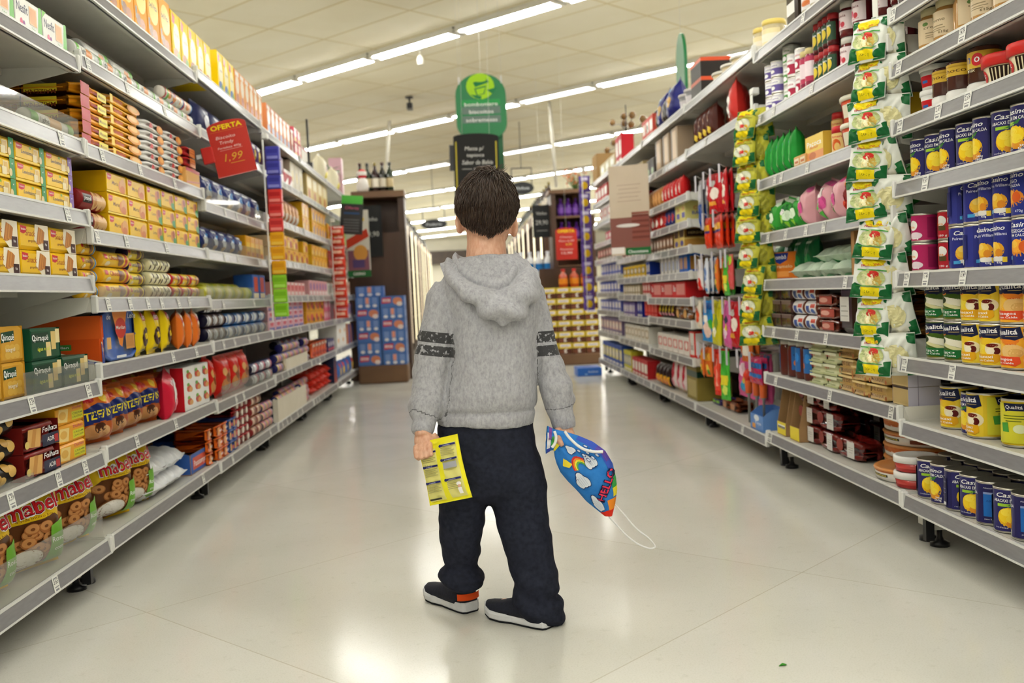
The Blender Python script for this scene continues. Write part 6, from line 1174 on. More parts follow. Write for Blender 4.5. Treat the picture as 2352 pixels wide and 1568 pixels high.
limb([on_y(1075, 980, BY), on_y(1066, 1120, BY), on_y(1064, 1225, BY+.015), on_y(1066, 1300, BY+.03), z_(ftL, .055), z_(ftL+Vector((-.02, .03, 0)), .035), z_(ftL+Vector((-.055, .075, 0)), .03)], [.05, .042, .03, .023, .022, .021, .018])
limb([on_y(1165, 980, BY), on_y(1190, 1120, BY), on_y(1210, 1235, BY-.02), on_y(1222, 1310, BY-.04), z_(ftR, .055), z_(ftR+Vector((-.025, .025, 0)), .035), z_(ftR+Vector((-.075, .065, 0)), .03)], [.05, .042, .03, .023, .022, .021, .018])
def hand(w, d, side, nrm, pts):
    """palm below the wrist w along d; four curled fingers and a thumb given as paths of (across, down, out) offsets"""
    ax = nrm.cross(d).normalized()
    c = w+d*.03; M = Matrix((ax, nrm, d)).transposed()
    ellipsoid(body, c, .024, .0125, .034, 16, 10, M)
    limb([w-d*.01, w+d*.015], [.0175, .019])
    for path, rad in pts: body.tube([w+ax*a+d*q+nrm*o for a, q, o in path], rad, dummy, 10)
# left hand: back of the hand to the camera, fingers closed over the top edge of the packet
dL = (on_y(973, 1012, BY-.085)-wrL).normalized(); nL = Vector((-.25, -.95, 0)).normalized()
hand(wrL, dL, -1, nL, [([(.017-.0115*i, .036, .008), (.018-.0115*i, .050+.002*(i in (1, 2)), .018), (.0185-.0115*i, .060+.003*(i in (1, 2)), .020), (.018-.0115*i, .066, .008), (.0175-.0115*i, .058, .0025)], [.0072, .0072, .0068, .0063, .0048]) for i in range(4)]+[([(.022, .018, -.006), (.03, .034, -.012), (.026, .05, -.02), (.018, .058, -.024)], [.009, .0085, .0075, .0055])])
# right hand: gripping the gathered neck of the cloth bag
dR = (on_y(1300, 1000, BY-.04)-wrR).normalized(); nR = Vector((.2, -.97, 0)).normalized()
hand(wrR, dR, 1, nR, [([(.016-.0115*i, .042, -.002), (.017-.0115*i, .056+.002*(i in (1, 2)), -.012), (.017-.0115*i, .058, -.026), (.016-.0115*i, .046, -.034)], [.0072, .007, .0066, .005]) for i in range(4)]+[([(-.02, .016, .004), (-.026, .032, .012), (-.022, .05, .017), (-.016, .06, .016)], [.009, .0085, .0075, .0055])])
body_me = remeshed(body, 'body', .0026, 4)
def skin():
    m, tr, b = nodes('skin'); n = N(tr, 'ShaderNodeTexNoise', Scale=60, Detail=4); rp = ramp(tr, [(.3, rgb('c99478')), (.7, rgb('dcb096'))]); tr.links.new(n.outputs['Fac'], rp.inputs[0]); tr.links.new(rp.outputs[0], b.inputs['Base Color'])
    b.inputs['Roughness'].default_value = .5; b.inputs['Subsurface Weight'].default_value = .12; b.inputs['Subsurface Radius'].default_value = (.012, .005, .003); return m
body_me.materials.append(skin())
person = empty('person', (on_z(1160, 1420, 0).x, BY, 0)); tag(person, 'young boy in grey hooded sweatshirt standing in the aisle with his back turned', 'person')
def attach(name, me, parent=person):
    o = bpy.data.objects.new(name, me); C.objects.link(o); o.parent = parent
    pl = Vector((0, 0, 0)); q = parent
    while q: pl += q.location; q = q.parent
    o.location = -pl if parent is person else Vector((0, 0, 0)); return o
attach('body', body_me); hd = attach('hoodie', hoodie_me); hd['label'] = 'grey hooded sweatshirt with two dark bands on each sleeve'
attach('hood', hood_me, hd); tr_o = attach('trousers', pants_me); tr_o['label'] = 'loose navy tracksuit trousers'
for s in (-1, 1):
    eye = MB().lathe([(0, -.009), (.006, -.007), (.009, 0), (.006, .007), (0, .009)], mat('efece8', 'g'), 14, tuple(HD+Vector((s*.026-.004, .068, -.004))), 'y'); eye.lathe([(.0035, .0), (0, .0005)], mat('2a1a12', 'g'), 10, tuple(HD+Vector((s*.026-.004, .0768, -.004))), 'y')
    attach('eye', eye.mesh('eye'))
# --- hair: thousands of short tapered strands over a close cap
def hair():
    b = MB(); m, tr, bs = nodes('dark_brown_hair'); n = N(tr, 'ShaderNodeTexNoise', Scale=300); rp = ramp(tr, [(.3, rgb('241812')), (.7, rgb('453124'))]); tr.links.new(n.outputs['Fac'], rp.inputs[0]); tr.links.new(rp.outputs[0], bs.inputs['Base Color']); bs.inputs['Roughness'].default_value = .42; bs.inputs['Specular IOR Level'].default_value = .5
    c = HD+Vector((0, -.001, .003)); A, B, D = .0695, .086, .0855
    crown = Vector((.33, -.28, .9)).normalized(); rd = random.Random(5)
    def surf(d, off): return c+Vector((d.x*(A+off), d.y*(B+off), d.z*(D+off)))
    def covered(d):
        az = math.atan2(d.x, -d.y)                 # 0 at the nape
        if d.y > .62 and d.z < .45: return False
        lim = -.82+.34*abs(az)**1.6 if abs(az) < 1.15 else (-.4+(abs(az)-1.15)*.6)
        if abs(az) > 1.22 and d.z < -.03 and abs(az) < 1.85: return False
        return d.z > lim
    # cap
    cap = []; nn, kk = 40, 24
    for j in range(kk+1):
        for i in range(nn):
            a = 2*PI*i/nn; ph = PI*j/kk; cap.append(Vector((math.sin(ph)*math.sin(a), -math.sin(ph)*math.cos(a), math.cos(ph))))
    fs = [(j*nn+i, (j+1)*nn+i, (j+1)*nn+(i+1) % nn, j*nn+(i+1) % nn) for j in range(kk) for i in range(nn)]
    fs = [f for f in fs if all(covered(cap[q]) for q in f)]
    b.add([surf(d, .0025) for d in cap], fs, m, True)
    cnt = 0
    while cnt < 5200:
        d = Vector((rd.gauss(0, 1), rd.gauss(0, 1), rd.gauss(0, 1))).normalized()
        if not covered(d): continue
        cnt += 1; ln = .034 if d.z > .3 else (.026 if d.z > -.3 else .014); ln *= rd.uniform(.8, 1.25)
        tang = (d-crown*d.dot(crown)); fl = (tang-0*d); fl = (d*(d.dot(crown))-crown)
        if fl.length < .05: fl = Vector((rd.uniform(-1, 1), rd.uniform(-1, 1), 0))
        fl.normalize(); sw = d.cross(fl)*(.35 if d.z > .2 else .12)
        fl = (fl+sw+Vector((rd.gauss(0, .14), rd.gauss(0, .14), rd.gauss(0, .1)))+Vector((0, 0, -.35 if d.z < .4 else 0))).normalized()
        near = (d-crown).length; lift = (.007 if d.z > .1 else .0045)*rd.uniform(.5, 1.2)+(.008*rd.random() if near < .35 else 0)
        pts = []; dd = d.copy(); seg = 5; base = rd.uniform(.0, .003)
        for s in range(seg):
            tt = s/(seg-1); pts.append(surf(dd, base+lift*math.sin(min(1, tt*1.25)*PI*.62)))
            dd = (dd+fl*(ln/seg/.08)).normalized(); fl = (fl-dd*fl.dot(dd)).normalized()
        b.tube(pts, [.0011, .0012, .0011, .0008, .0003], m, 3)
    for i in range(16):                            # cowlick wisps at the crown
        d = (crown+Vector((rd.uniform(-.05, .22), rd.uniform(-.1, .1), rd.uniform(-.05, .1)))).normalized(); p0 = surf(d, .002); u = (d+Vector((rd.uniform(0, .7), rd.uniform(-.3, .3), .3))).normalized()
        b.tube([p0, p0+u*.012, p0+u*.024+Vector((rd.uniform(-.003, .006), 0, rd.uniform(-.002, .003)))], [.0007, .0006, .0002], m, 3)
    return b.mesh('hair')
attach('hair', hair())
# --- shoes
def shoe(heel, ang, name):
    """trainer: heel at the given floor point, toe forward along ang"""
    f = Vector((math.sin(ang), math.cos(ang), 0)); s = Vector((math.cos(ang), -math.sin(ang), 0)); U = Vector((0, 0, 1))
    prof = [(-.012, .018), (-.006, .026), (.012, .03), (.05, .03), (.085, .029), (.12, .036), (.15, .036), (.172, .026), (.184, .01)]
    def lay(zf, grow):
        out = []
        L = [(x, w) for x, w in prof]; top = [heel+f*x+s*(w*grow)+U*zf(x) for x, w in L]; bot = [heel+f*x-s*(w*grow)+U*zf(x) for x, w in reversed(L)]
        return top+bot
    rise = lambda x: .004+(.014*max(0, (x-.13)/.055)**2)
    so = MB().loft([lay(lambda x: rise(x)*.9, .92), lay(lambda x: rise(x)+.004, .98), lay(lambda x: rise(x)+.014, 1.02), lay(lambda x: rise(x)+.02+.004*(x < .03), .97)], noisy(name+'_foam', 'c9cace', 'd6d7da', 40, .6), smooth=False)
    tread = MB().loft([lay(lambda x: max(.0005, rise(x)-.0035), .94), lay(lambda x: rise(x)+.001, .97)], mat('17181c', 'r'), smooth=False)
    up = MB(); hts = [(-.008, .02, .055), (.0, .027, .062), (.03, .031, .064), (.06, .031, .062), (.09, .03, .056), (.12, .034, .046), (.15, .033, .038), (.17, .024, .03), (.18, .01, .024)]; rings = []
    for x, w, h in hts:
        q = []
        for i in range(14):
            a = PI*i/13; q.append(heel+f*x+s*(w*math.cos(a))+U*(rise(x)+.018+(h-.018)*abs(math.sin(a))**.75))
        rings.append(q)
    up.loft(rings, noisy(name+'_mesh', '10131f', '191d2c', 160, .85, 3, .3), caps=True)
    return so, tread, up
def put_shoe(heel, ang, lab):
    so, tread, up = shoe(heel, ang, 'trainer')
    o = attach('shoe', up.mesh('shoe')); o['label'] = lab
    for nm, mb in (('sole', so), ('tread', tread)): attach(nm, mb.mesh(nm), o)
    return o
hl, hr_ = on_z(1078, 1404, .0), on_z(1256, 1440, .0)
shL_ = put_shoe(hl, -.62, 'left navy trainer with pale sole and orange tab'); put_shoe(hr_, -.85, 'right navy trainer with pale sole')
fL = Vector((math.sin(-.62), math.cos(-.62), 0)); sLv = Vector((math.cos(-.62), -math.sin(-.62), 0))
tb = MB()
rg = []
for zz in (.034, .051): rg.append([hl+fL*(-.0165+.03*(1-math.cos(a)))+sLv*(.036*math.sin(a))+Vector((0, 0, zz)) for a in [-1.2+2.4*i/12 for i in range(13)]])
tb.loft(rg, mat('e2511c', 'r'), close=False, caps=False); attach('heel_tab', tb.mesh('heel_tab'), shL_)
# --- packet in the left hand
pkA = [r('efe63a', .0, .0, 1, 1)]
pk_art = [r('ded782', .06, .05, .46, .86), r('ded782', .58, .05, .95, .9), r('e6de2c', .46, .02, .58, .95)]
for x0, x1, ys in ((.06, .46, (.8, .58, .33)), (.58, .95, (.86, .64, .33))):
    for i, y in enumerate(ys):
        pk_art += [r('26296a', x0, y, x1, y+.03), e('26296a', x0+.02, y+.015, .035, .022), t('d8d8e8', 'produto', x0+.17, y+.006, .016, .16)]
        for q in range(5): pk_art.append(r('a8a266', x0+.03, y-.03-.026*q, x1-.03-.05*(q % 2), y-.018-.026*q))
pk_art += [r('9fa0a6', .62, .52, .93, .61), r('3a3a2a', .1, .07, .4, .1), t('26296a', 'É fácil', .24, .6, .03, .14), e('e8e4e0', .88, .26, .05, .03), e('d8a890', .88, .22, .03, .025), r('e8e6e4', .84, .1, .92, .2), e('efe63a', .5, .95, .05, .018)]
A_, B_, D_ = on_y(945, 1021, BY-.075), on_y(1040, 999, BY-.122), on_y(988, 1161, BY-.1)
uu = (B_-A_); ww = uu.length; uu = uu.normalized(); vv = (A_-D_); hh = vv.length; vv = (vv-uu*vv.dot(uu)).normalized(); nn_ = uu.cross(vv)
pb = bag('snack_packet', 'ebe229', pk_art, seal=.045, wrink=.0018)(ww, hh, .026)
po = pb.put((0, 0, 0), 0, 'yellow snack packet held by its top in the boy\'s left hand', 'snack packet')
ctr = D_+uu*(ww/2); M = Matrix((uu, -nn_, vv)).transposed().to_4x4(); M.translation = ctr+nn_*.013; po.matrix_world = M
# --- drawstring bag in the right hand
BGY = BY-.055
Zs = lambda x, y: (900+x/2.8, 940+y/2.8)
pairs = [((990, 285), (1000, 105)), ((1022, 265), (1050, 128)), ((1042, 262), (1110, 140)), ((1046, 300), (1200, 168)), ((1060, 350), (1292, 206)), ((1085, 405), (1372, 264)), ((1130, 460), (1420, 345)), ((1188, 518), (1441, 435)), ((1250, 590), (1450, 512)), ((1322, 648), (1436, 606)), ((1368, 684), (1416, 684))]
th_ = [.02, .014, .014, .018, .03, .036, .038, .034, .026, .016, .006]
PP = [(on_y(*Zs(*a), BGY), on_y(*Zs(*b_), BGY)) for a, b_ in pairs]
def bag_pt(u, v, l, sgn=-1):
    x = v*(len(PP)-1); i = min(len(PP)-2, int(x)); q = x-i
    a = PP[i][0].lerp(PP[i+1][0], q); c = PP[i][1].lerp(PP[i+1][1], q); h = th_[i]+(th_[i+1]-th_[i])*q
    pl = .0035*math.sin(u*22+v*5)*max(0, 1-v*1.3)+.002*math.sin(u*9+v*14)
    return a.lerp(c, u)+Vector((0, sgn*(h*max(0, 1-abs(2*u-1)**2.2)**.55+pl*(1-abs(2*u-1))+l), 0))
db = MB(); cloth = noisy('blue_printed_cotton', '2a72c0', '3680cc', 60, .8, 4, .2, spec=.15); nu, nv = 32, 56
for sg in (-1, 1):
    vs = [bag_pt(i/nu, j/nv, 0, sg) for j in range(nv+1) for i in range(nu+1)]; q = [(j*(nu+1)+i, j*(nu+1)+i+1, (j+1)*(nu+1)+i+1, (j+1)*(nu+1)+i) for j in range(nv) for i in range(nu)]
    db.add(vs, q if sg > 0 else [x[::-1] for x in q], cloth, True)
bc = lambda h_: mat(h_, 'r')
def cloud(u, v, s): return [x for c_, k in (('2a3a6a', 1.16), ('d6dbe4', 1)) for x in (e(bc(c_), u, v, s*.7*k, s*.42*k), e(bc(c_), u-s*.55, v+s*.16, s*.42*k, s*.3*k), e(bc(c_), u+s*.5, v+s*.1, s*.46*k, s*.3*k), e(bc(c_), u+s*.05, v-s*.28, s*.45*k, s*.3*k))]+[r(bc('aeb8cc'), u-s*.5+s*.3*i, v-s*.3, u-s*.44+s*.3*i, v+s*.3) for i in range(4)]
art_ = [r(bc('3a56b8'), .86, .3, 1, .62), r(bc('6a3a8a'), .9, .44, .99, .56), r(bc('3aa04a'), .84, .66, 1, .76), r(bc('e8d83a'), .84, .76, 1, .83), r(bc('e88a2a'), .6, .84, 1, .93), r(bc('d8301f'), .0, .93, 1, 1), r(bc('4aa04a'), .3, .07, .7, .13), r(bc('e8d83a'), .0, .16, .4, .22), r(bc('e4e4ea'), .2, .0, .8, .06), r(bc('3a4aa8'), .0, .0, .2, .08), r(bc('7a4a9a'), .55, .02, 1, .06)]
for i, cc in enumerate(('c8302a', 'e8862a', 'e8d83a', '5aa84a')):
    q = .17-.025*i; art_.append(p(bc(cc), *([(.42+q*math.cos(a), .53-q*.75*math.sin(a)) for a in [PI*.02+PI*.96*k/10 for k in range(11)]]+[(.42+(q-.022)*math.cos(a), .53-(q-.022)*.75*math.sin(a)) for a in [PI*.98-PI*.96*k/10 for k in range(11)]])))
art_ += cloud(.62, .5, .12)+cloud(.26, .62, .14)+cloud(.5, .33, .1)+cloud(.24, .84, .15)
art_ += [e(bc('e8d23a'), .2, .42, .06, .04), p(bc('e8d23a'), (.1, .43), (.2, .36), (.3, .45), (.2, .47))]
for i in range(9): art_ += [e(bc('24386a'), .62+.1*(i % 3), .38+.05*(i//3), .028, .02), e(bc('c8d0e0'), .62+.1*(i % 3), .38+.05*(i//3), .02, .014)]
db.art(art_, lambda u, v, l: bag_pt(u, v, l+.0008), .13, .26, .0001, cell=.006)
# lettering runs across the lower part of the bag
la, lb_ = Zs(1345, 600), Zs(1420, 405); LA, LB = on_y(*la, BGY-.04), on_y(*lb_, BGY-.04); du = (LB-LA); ln_ = du.length; du.normalize(); dv = Vector((-du.z, 0, du.x))
def word_pt(u, v, l):
    P0 = LA+du*(u*ln_)+dv*(v*.024-.012); best = None
    x = (P0-PP[0][0])
    # find the cloth under the letter
    lo = None
    for j in range(18, 41):
        a, c = bag_pt(0, j/40, 0), bag_pt(1, j/40, 0); w_ = (c-a); k = ((P0-a).x*w_.x+(P0-a).z*w_.z)/max(1e-9, w_.x**2+w_.z**2); d = abs((P0-a).x*w_.z-(P0-a).z*w_.x)/max(1e-6, math.hypot(w_.x, w_.z))
        if lo is None or d < lo[0]: lo = (d, min(.97, max(.03, k)), j/40)
    return Vector((P0.x, bag_pt(lo[1], lo[2], 0).y-.003-l, P0.z))
db.art([('t', bc('1a1f44'), 'HELLO', .55, .12, .85, {'b': .1, 'w': 1.1}), ('t', bc('e23a5a'), 'HELLO', .55, .14, .8, {'b': .035, 'w': 1.06})], word_pt, ln_, .024, .0003)
bo = db.obj('drawstring_bag'); tag(bo, 'blue printed drawstring bag hanging from the boy\'s right hand', 'bag')
cord = mat('e6e6e6', 'r')
def spl(pts, Yoff=0, r_=.0022):
    P = [on_y(*Zs(*q), BGY-.02+Yoff) for q in pts]; out = []
    for i in range(len(P)-1):
        p0, p1, p2, p3 = P[max(0, i-1)], P[i], P[i+1], P[min(len(P)-1, i+2)]
        for k in range(6):
            x = k/6; out.append(.5*((2*p1)+(p2-p0)*x+(2*p0-5*p1+4*p2-p3)*x*x+(3*p1-p0-3*p2+p3)*x**3))
    return MB().tube(out+[P[-1]], r_, cord, 8)
spl([(1045, 140), (1056, 175), (1050, 215), (1030, 245)], -.012, .0035).obj('cord', bo)
spl([(1112, 140), (1140, 180), (1190, 228), (1240, 258), (1300, 272), (1358, 272)], -.03, .0035).obj('cord', bo)
spl([(1396, 690), (1440, 735), (1500, 800), (1560, 850), (1610, 878), (1660, 893), (1690, 887), (1688, 868), (1650, 825), (1590, 780), (1540, 730), (1490, 670), (1436, 612)], .02, .002).obj('cord', bo)
# ---------------------------------------------------------------- beyond the aisle: end displays, wine units, signs
wood = noisy('dark_stained_wood', '3a2618', '54382a', 5, .45, 6, .1, (1, 1, .12)); wood2 = noisy('brown_wood', '634631', '795a3e', 5, .5, 6, .1, (.3, 1, 1))
led = emit('lit_shelf_strip', 'fff0c0', 1.6); led2 = emit('dim_shelf_strip', 'ffe4b8', 1.0)
bottle_dark = mat('15130f', 'g')
def bottle(c, cap, lab, h=.3, rad=.037):
    q = rad; b = MB().lathe([(q*.95, 0), (q, .004), (q, h*.6), (q*.85, h*.68), (q*.4, h*.78), (q*.38, h*.95)], mat(c, 'g'), 14)
    ps = [('cap', MB().lathe([(q*.42, h*.9), (q*.44, h*.905), (q*.44, h), (0, h)], mat(cap, 'p'), 12).mesh('cap'))]
    lb = MB(); round_art(lb, [r(lab, .2, 0, .8, 1)], q, h*.18, h*.48); ps.append(('label', lb.mesh('label')))
    return Proto('bottle', b.mesh('bottle'), ps)
wine = [bottle('15140f', '3a1418', 'd8d2c0'), bottle('1a2a18', '2a2a2a', 'c8b890'), bottle('2a0f12', '8a7a3a', 'efe8d8')]
DSC = ['black wine bottle', 'green wine bottle', 'dark red wine bottle']
colr = [bottle('8a5a2a', 'c8a84a', 'e8dcc0', .26), bottle('c8b890', 'b5302a', 'c8402c', .26), bottle('5a2a24', 'd8c88a', 'efe4d0', .26), bottle('d8d2c0', '3a6a3a', '3a7a4a', .26)]
CDS = ['amber bottle', 'pale bottle with red label', 'maroon bottle', 'white bottle with green label']
def wine_unit(X, Y, w, side, i, H=1.86):
    """dark wooden bottle unit: w along the aisle, shelves open to the aisle, an upright light strip at each end"""
    L = side == 'left'; root = tag(empty('wine_cabinet', (X, Y, 0), PI/2 if L else -PI/2), '%s dark wooden bottle cabinet with light strips, %s row beyond the aisle' % (nth(i), side), 'cabinet', 'wooden bottle cabinets')
    d = .42
    for s in (-1, 1): MB().box((s*w/2-.02 if s > 0 else -w/2, 0, 0), (s*w/2 if s > 0 else -w/2+.02, d, H-.03), wood).obj('side_panel', root)
    MB().box((-w/2+.02, d-.02, .1), (w/2-.02, d, H-.03), wood2).obj('back_panel', root); MB().box((-w/2, -.02, H-.03), (w/2, d, H), wood2).obj('top', root); MB().box((-w/2+.02, .01, 0), (w/2-.02, d-.02, .1), wood).obj('plinth', root)
    MB().box((-w/2, -.025, H-.13), (w/2, -.005, H-.03), wood2).obj('fascia', root)
    for z in (.1, .48, .86, 1.24): MB().box((-w/2+.02, .02, z+.001), (w/2-.02, d-.02, z+.02), wood2).obj('shelf', root)
    MB().lathe([(.009, .16), (.009, H-.05)], led if i % 3 != 2 else led2, 10, ((w/2-.03) if not L else -(w/2-.03), -.04, 0)).obj('light_strip', root)
    n = 7 if i < (5 if L else 3) else 0
    for si, z in enumerate((.1205, .5005, .8805, 1.2605)):
        for q in range(n):
            if R.random() < .1: continue
            k = R.randrange(4); pr = colr[k]; yy = Y+(-w/2+.08+(w-.16)*(q+.5)/n); xx = X-(.12 if L else -.12)
            pr.put((xx, yy, z), 0, '%s, %s along the %s shelf, %s %s cabinet' % (CDS[k], nth(q), SHN[si], nth(i), side), 'bottle', 'bottles in the wooden cabinets')
    for q in range(3 if i < 5 else 2):
        k = R.randrange(3); wine[k].put((X-(.1 if L else -.1), Y-w/2+w*(q+.5)/3, H+.0005), 0, '%s standing %s on top of the %s %s cabinet' % (DSC[k], nth(q), nth(i), side), 'bottle', 'bottles on the cabinet tops')
XWL = -.8
for i in range(11): wine_unit(XWL, 11.67+.6+i*1.21, 1.2, 'left', i)
XWR = 1.02
for i in range(8): wine_unit(XWR, 12.3+.6+i*1.21, 1.2, 'right', i)
# left end display: dark wood end with stacked wafer boxes
YE = 9.86; P = on_z(825, 883, 0); P2 = on_z(938, 878, 0)
ex0, ex1 = P.x, P2.x
root = tag(empty('end_display', ((ex0+ex1)/2, YE, 0)), 'dark wooden end unit carrying blue wafer boxes at the left aisle end', 'display unit')
w = ex1-ex0
MB().rbox((-w/2, -.36, 0), (w/2, .02, .17), wood2, .012).obj('plinth', root); MB().box((-w/2-.1, .02, .0), (w/2, .06, 1.45), wood).obj('back_panel', root)
MB().box((-w/2-.02, .0, 1.8), (w/2+.03, .4, 1.86), wood2).obj('top', root)
MB().box((-w/2-.02, .06, 0), (-w/2+.04, .4, 1.8), wood).obj('side_panel', root); MB().box((w/2-.04, .06, 0), (w/2+.02, .4, 1.8), wood).obj('side_panel', root)
MB().box((-w/2+.04, .36, .0), (w/2-.04, .4, 1.8), wood).obj('rear_panel', root)
MB().box((-w/2+.04, .07, 1.42), (w/2-.04, .36, 1.45), wood2).obj('shelf', root)
def wf(alt):
    a = [e('e8e8ec', .2+.3*i, .22, .09, .14) for i in range(3)]+[r('7a96cc', .1+.3*i, .4, .3+.3*i, .95) for i in range(3)]+[r('e8a08a', .42, .4, .56, .95)] if alt else [p('c8202c', (.06, .35), (.08, .85), (.46, .9), (.44, .4)), r('e8dce0', .1, .5, .42, .75), t('c8202c', 'wafer', .26, .55, .16, .26), e('d88a6a', .72, .55, .2, .34), e('efe0d8', .8, .3, .12, .2)]
    return carton('wafer_case', '5078ba', a, [r('6a86c4', 0, 0, 1, 1), r('9ab0dc', .2, .2, .8, .8)])
wfa, wfb = wf(1), wf(0)
for col in range(2):
    for lv in range(6 if col == 0 else 6):
        mk = wfa if (lv+col) % 2 else wfb; ww_, hh_ = w/2*.97, .108
        pr = cached((mk, 'far'), lambda: mk(ww_, hh_, .3))
        pr.put((ex0+w/2*(col+.5), YE-.34+(.0 if col else .01), .1705+lv*.1095), 0, 'blue wafer case, %s column, %s layer up, left end display' % (('left', 'right')[col], nth(lv)), 'wafers', 'blue wafer cases')
pr = wfa(w*.56, .1, .2); pr.put((ex0+w*.29, YE-.26, .1705+6*.1095), 0, 'blue wafer case on top of the left end stack', 'wafers')
for i, c in enumerate(range(5)):
    wine[i % 3].put((ex0+.06+i*(w-.1)/5, YE+.2, 1.8605), 0, '%s, %s on top of the left end unit' % (DSC[i % 3], nth(i)), 'bottle', 'bottles on the end unit')
# soft toy like doll bottle with red cap stands among them
snow = MB().lathe([(.05, 0), (.062, .05), (.05, .12), (.03, .135), (.045, .16), (.045, .2), (.02, .22)], mat('e8e4de', 'r'), 16, mats=[mat('e8e4de', 'r')]*3+[mat('b5202a', 'r')]*1+[mat('e8e4de', 'r'), mat('c8242c', 'r')])
so_ = snow.obj('festive_figure', None, (on_y(833, 450, YE).x, YE+.06, 1.8605)); tag(so_, 'small white festive figure with red hat on the left end unit', 'ornament')
pst = MB().box((-.11, 0, 0), (.11, .004, .62), mat('dcd6cc', 'c'))
pst.art([r('2a6a3a', 0, 0, 1, .1), t('ffffff', 'CASINO', .5, .03, .04, .5), r('8a5a6a', .05, .1, .95, .4), p('c8402c', (.02, .42), (.02, .56), (.9, .72), (.98, .6)), e('e0a050', .6, .36, .3, .12), r('5a4a7a', .25, .14, .75, .26), e('e8c84a', .7, .86, .12, .04)], lambda u, v, l: (-.11+.22*u, -l, .62*v), .22, .62)
q = on_y(826, 636, 9.35); o = pst.obj('poster', None, (q.x, 9.35, q.z), 0); o.rotation_euler.y = .0; tag(o, 'hanging poster with orange and purple print by the left end unit', 'poster')
bs = MB().rbox((-.095, 0, 0), (.095, .012, .26), mat('1a1c1f', 'p'), .003).box((-.09, -.002, .26), (.09, .012, .33), mat('4ab83a', 'p'))
bs.art([t('d85a8a', 'Oferta', .5, .82, .1, .6, .0, .2), r('2a4a7a', .15, .66, .85, .72)]+[r('6a6c70', .15, .1+.09*i, .85, .13+.09*i) for i in range(5)], lambda u, v, l: (-.095+.19*u, -l, .26*v), .19, .26)
q = on_y(806, 538, 8.6); o = bs.obj('hanging_price_board', None, (q.x, 8.6, q.z)); o.rotation_euler.y = .09; tag(o, 'black price board with green header on the left aisle end', 'sign')
# right end display: yellow cake boxes on dark wood
YR_E = 10.9; A0, A1 = on_y(1248, 830, YR_E).x, on_y(1372, 832, YR_E).x; w = A1-A0
root = tag(empty('end_display', ((A0+A1)/2, YR_E, 0)), 'dark wooden end unit with yellow cake boxes at the right aisle end', 'display unit')
MB().rbox((-w/2, -.3, 0), (w/2, .02, .12), wood2, .012).obj('plinth', root); MB().box((-w/2, .02, .0), (w/2+.04, .06, 1.05), wood).obj('back_panel', root); MB().box((w/2-.09, .02, 1.05), (w/2+.04, .09, 1.62), wood).obj('post', root)
xs = on_y(1266, 460, YR_E).x; xe = on_y(1345, 460, YR_E).x; zt = on_y(1300, 442, YR_E).z; cxr = (A0+A1)/2
for xx in (xs, xe-.05): MB().box((xx-cxr, .06, 0), (xx-cxr+.05, .5, zt), wood).obj('side_panel', root)
MB().box((xs-cxr, .46, 0), (xe-cxr, .5, zt), wood2).obj('rear_panel', root); MB().box((xs-cxr-.02, .04, zt), (xe-cxr+.02, .5, zt+.04), wood2).obj('top', root)
for z in (1.06, 1.34, 1.6): MB().box((xs-cxr+.05, .08, z), (xe-cxr-.05, .46, z+.02), wood2).obj('shelf', root)
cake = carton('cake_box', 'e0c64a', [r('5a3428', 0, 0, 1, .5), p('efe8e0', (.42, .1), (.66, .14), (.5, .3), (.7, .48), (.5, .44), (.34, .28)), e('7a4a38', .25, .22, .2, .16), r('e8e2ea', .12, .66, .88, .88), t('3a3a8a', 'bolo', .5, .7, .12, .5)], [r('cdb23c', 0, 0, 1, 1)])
pr = cake(w/4*.96, .118, .24)
for lv in range(6):
    for cc in range(4 if lv else 4):
        pr.put((A0+w/4*(cc+.5), YR_E-.27+.004*lv, .1205+.119*lv), 0, 'yellow cake box, %s column, %s layer up, right end display' % (nth(cc), nth(lv)), 'cake mix', 'yellow cake boxes')
vio = bottle('5a2a8a', '6a3a9a', '8a5ac0', .2, .04)
for i in range(4):
    for j, z in ((0, 1.3605), (1, 1.6205)): vio.put((xs+.12+i*.085, YR_E+.2, z), 0, 'violet bottle, %s on the %s shelf of the right end unit' % (nth(i), ('lower', 'upper')[j]), 'bottle', 'violet bottles on the right end unit')
dol = bottle('b5481f', 'c8242c', 'e08a2a', .2, .05)
for i in range(3): dol.put((A0+w*(.42+.2*i), YR_E-.1, .1205+.119*6), 0, 'orange bottle with red cap, %s above the cake boxes' % nth(i), 'bottle', 'orange bottles above the cake boxes')
# milk rack beside it
mkX = on_y(1243, 640, 11.6).x
root = tag(empty('bottle_rack', (mkX, 11.6, 0)), 'white bottle rack beside the right end unit', 'rack')
for z in (.1, .55, .98): MB().box((-.28, 0, z), (.24, .3, z+.02), steel_w).obj('shelf', root)
for s in (-.28, .23): MB().box((s, .28, 0), (s+.02, .3, 1.3), steel_w).obj('upright', root)
mb_ = bottle('e8e8ea', 'e2e4ec', '2a7ac0', .27, .05)
for i in range(5):
    for z in (.5705, 1.0005): mb_.put((mkX-.22+i*.105, 11.7, z), 0, 'white milk bottle, %s on the %s shelf of the bottle rack' % (nth(i), 'upper' if z > .9 else 'lower'), 'bottle', 'milk bottles on the rack')
bb = carton('stock_box', '2a6ac8', [t('cfe0f5', 'leite', .65, .4, .24, .4), r('8ab8e8', .3, .1, .4, .3)], None, 'p')(.225, .075, .3)
q = on_z(1355, 863, 0); bb.put((q.x, q.y, .0005), 0, 'blue flat box on the floor by the right end unit', 'box')
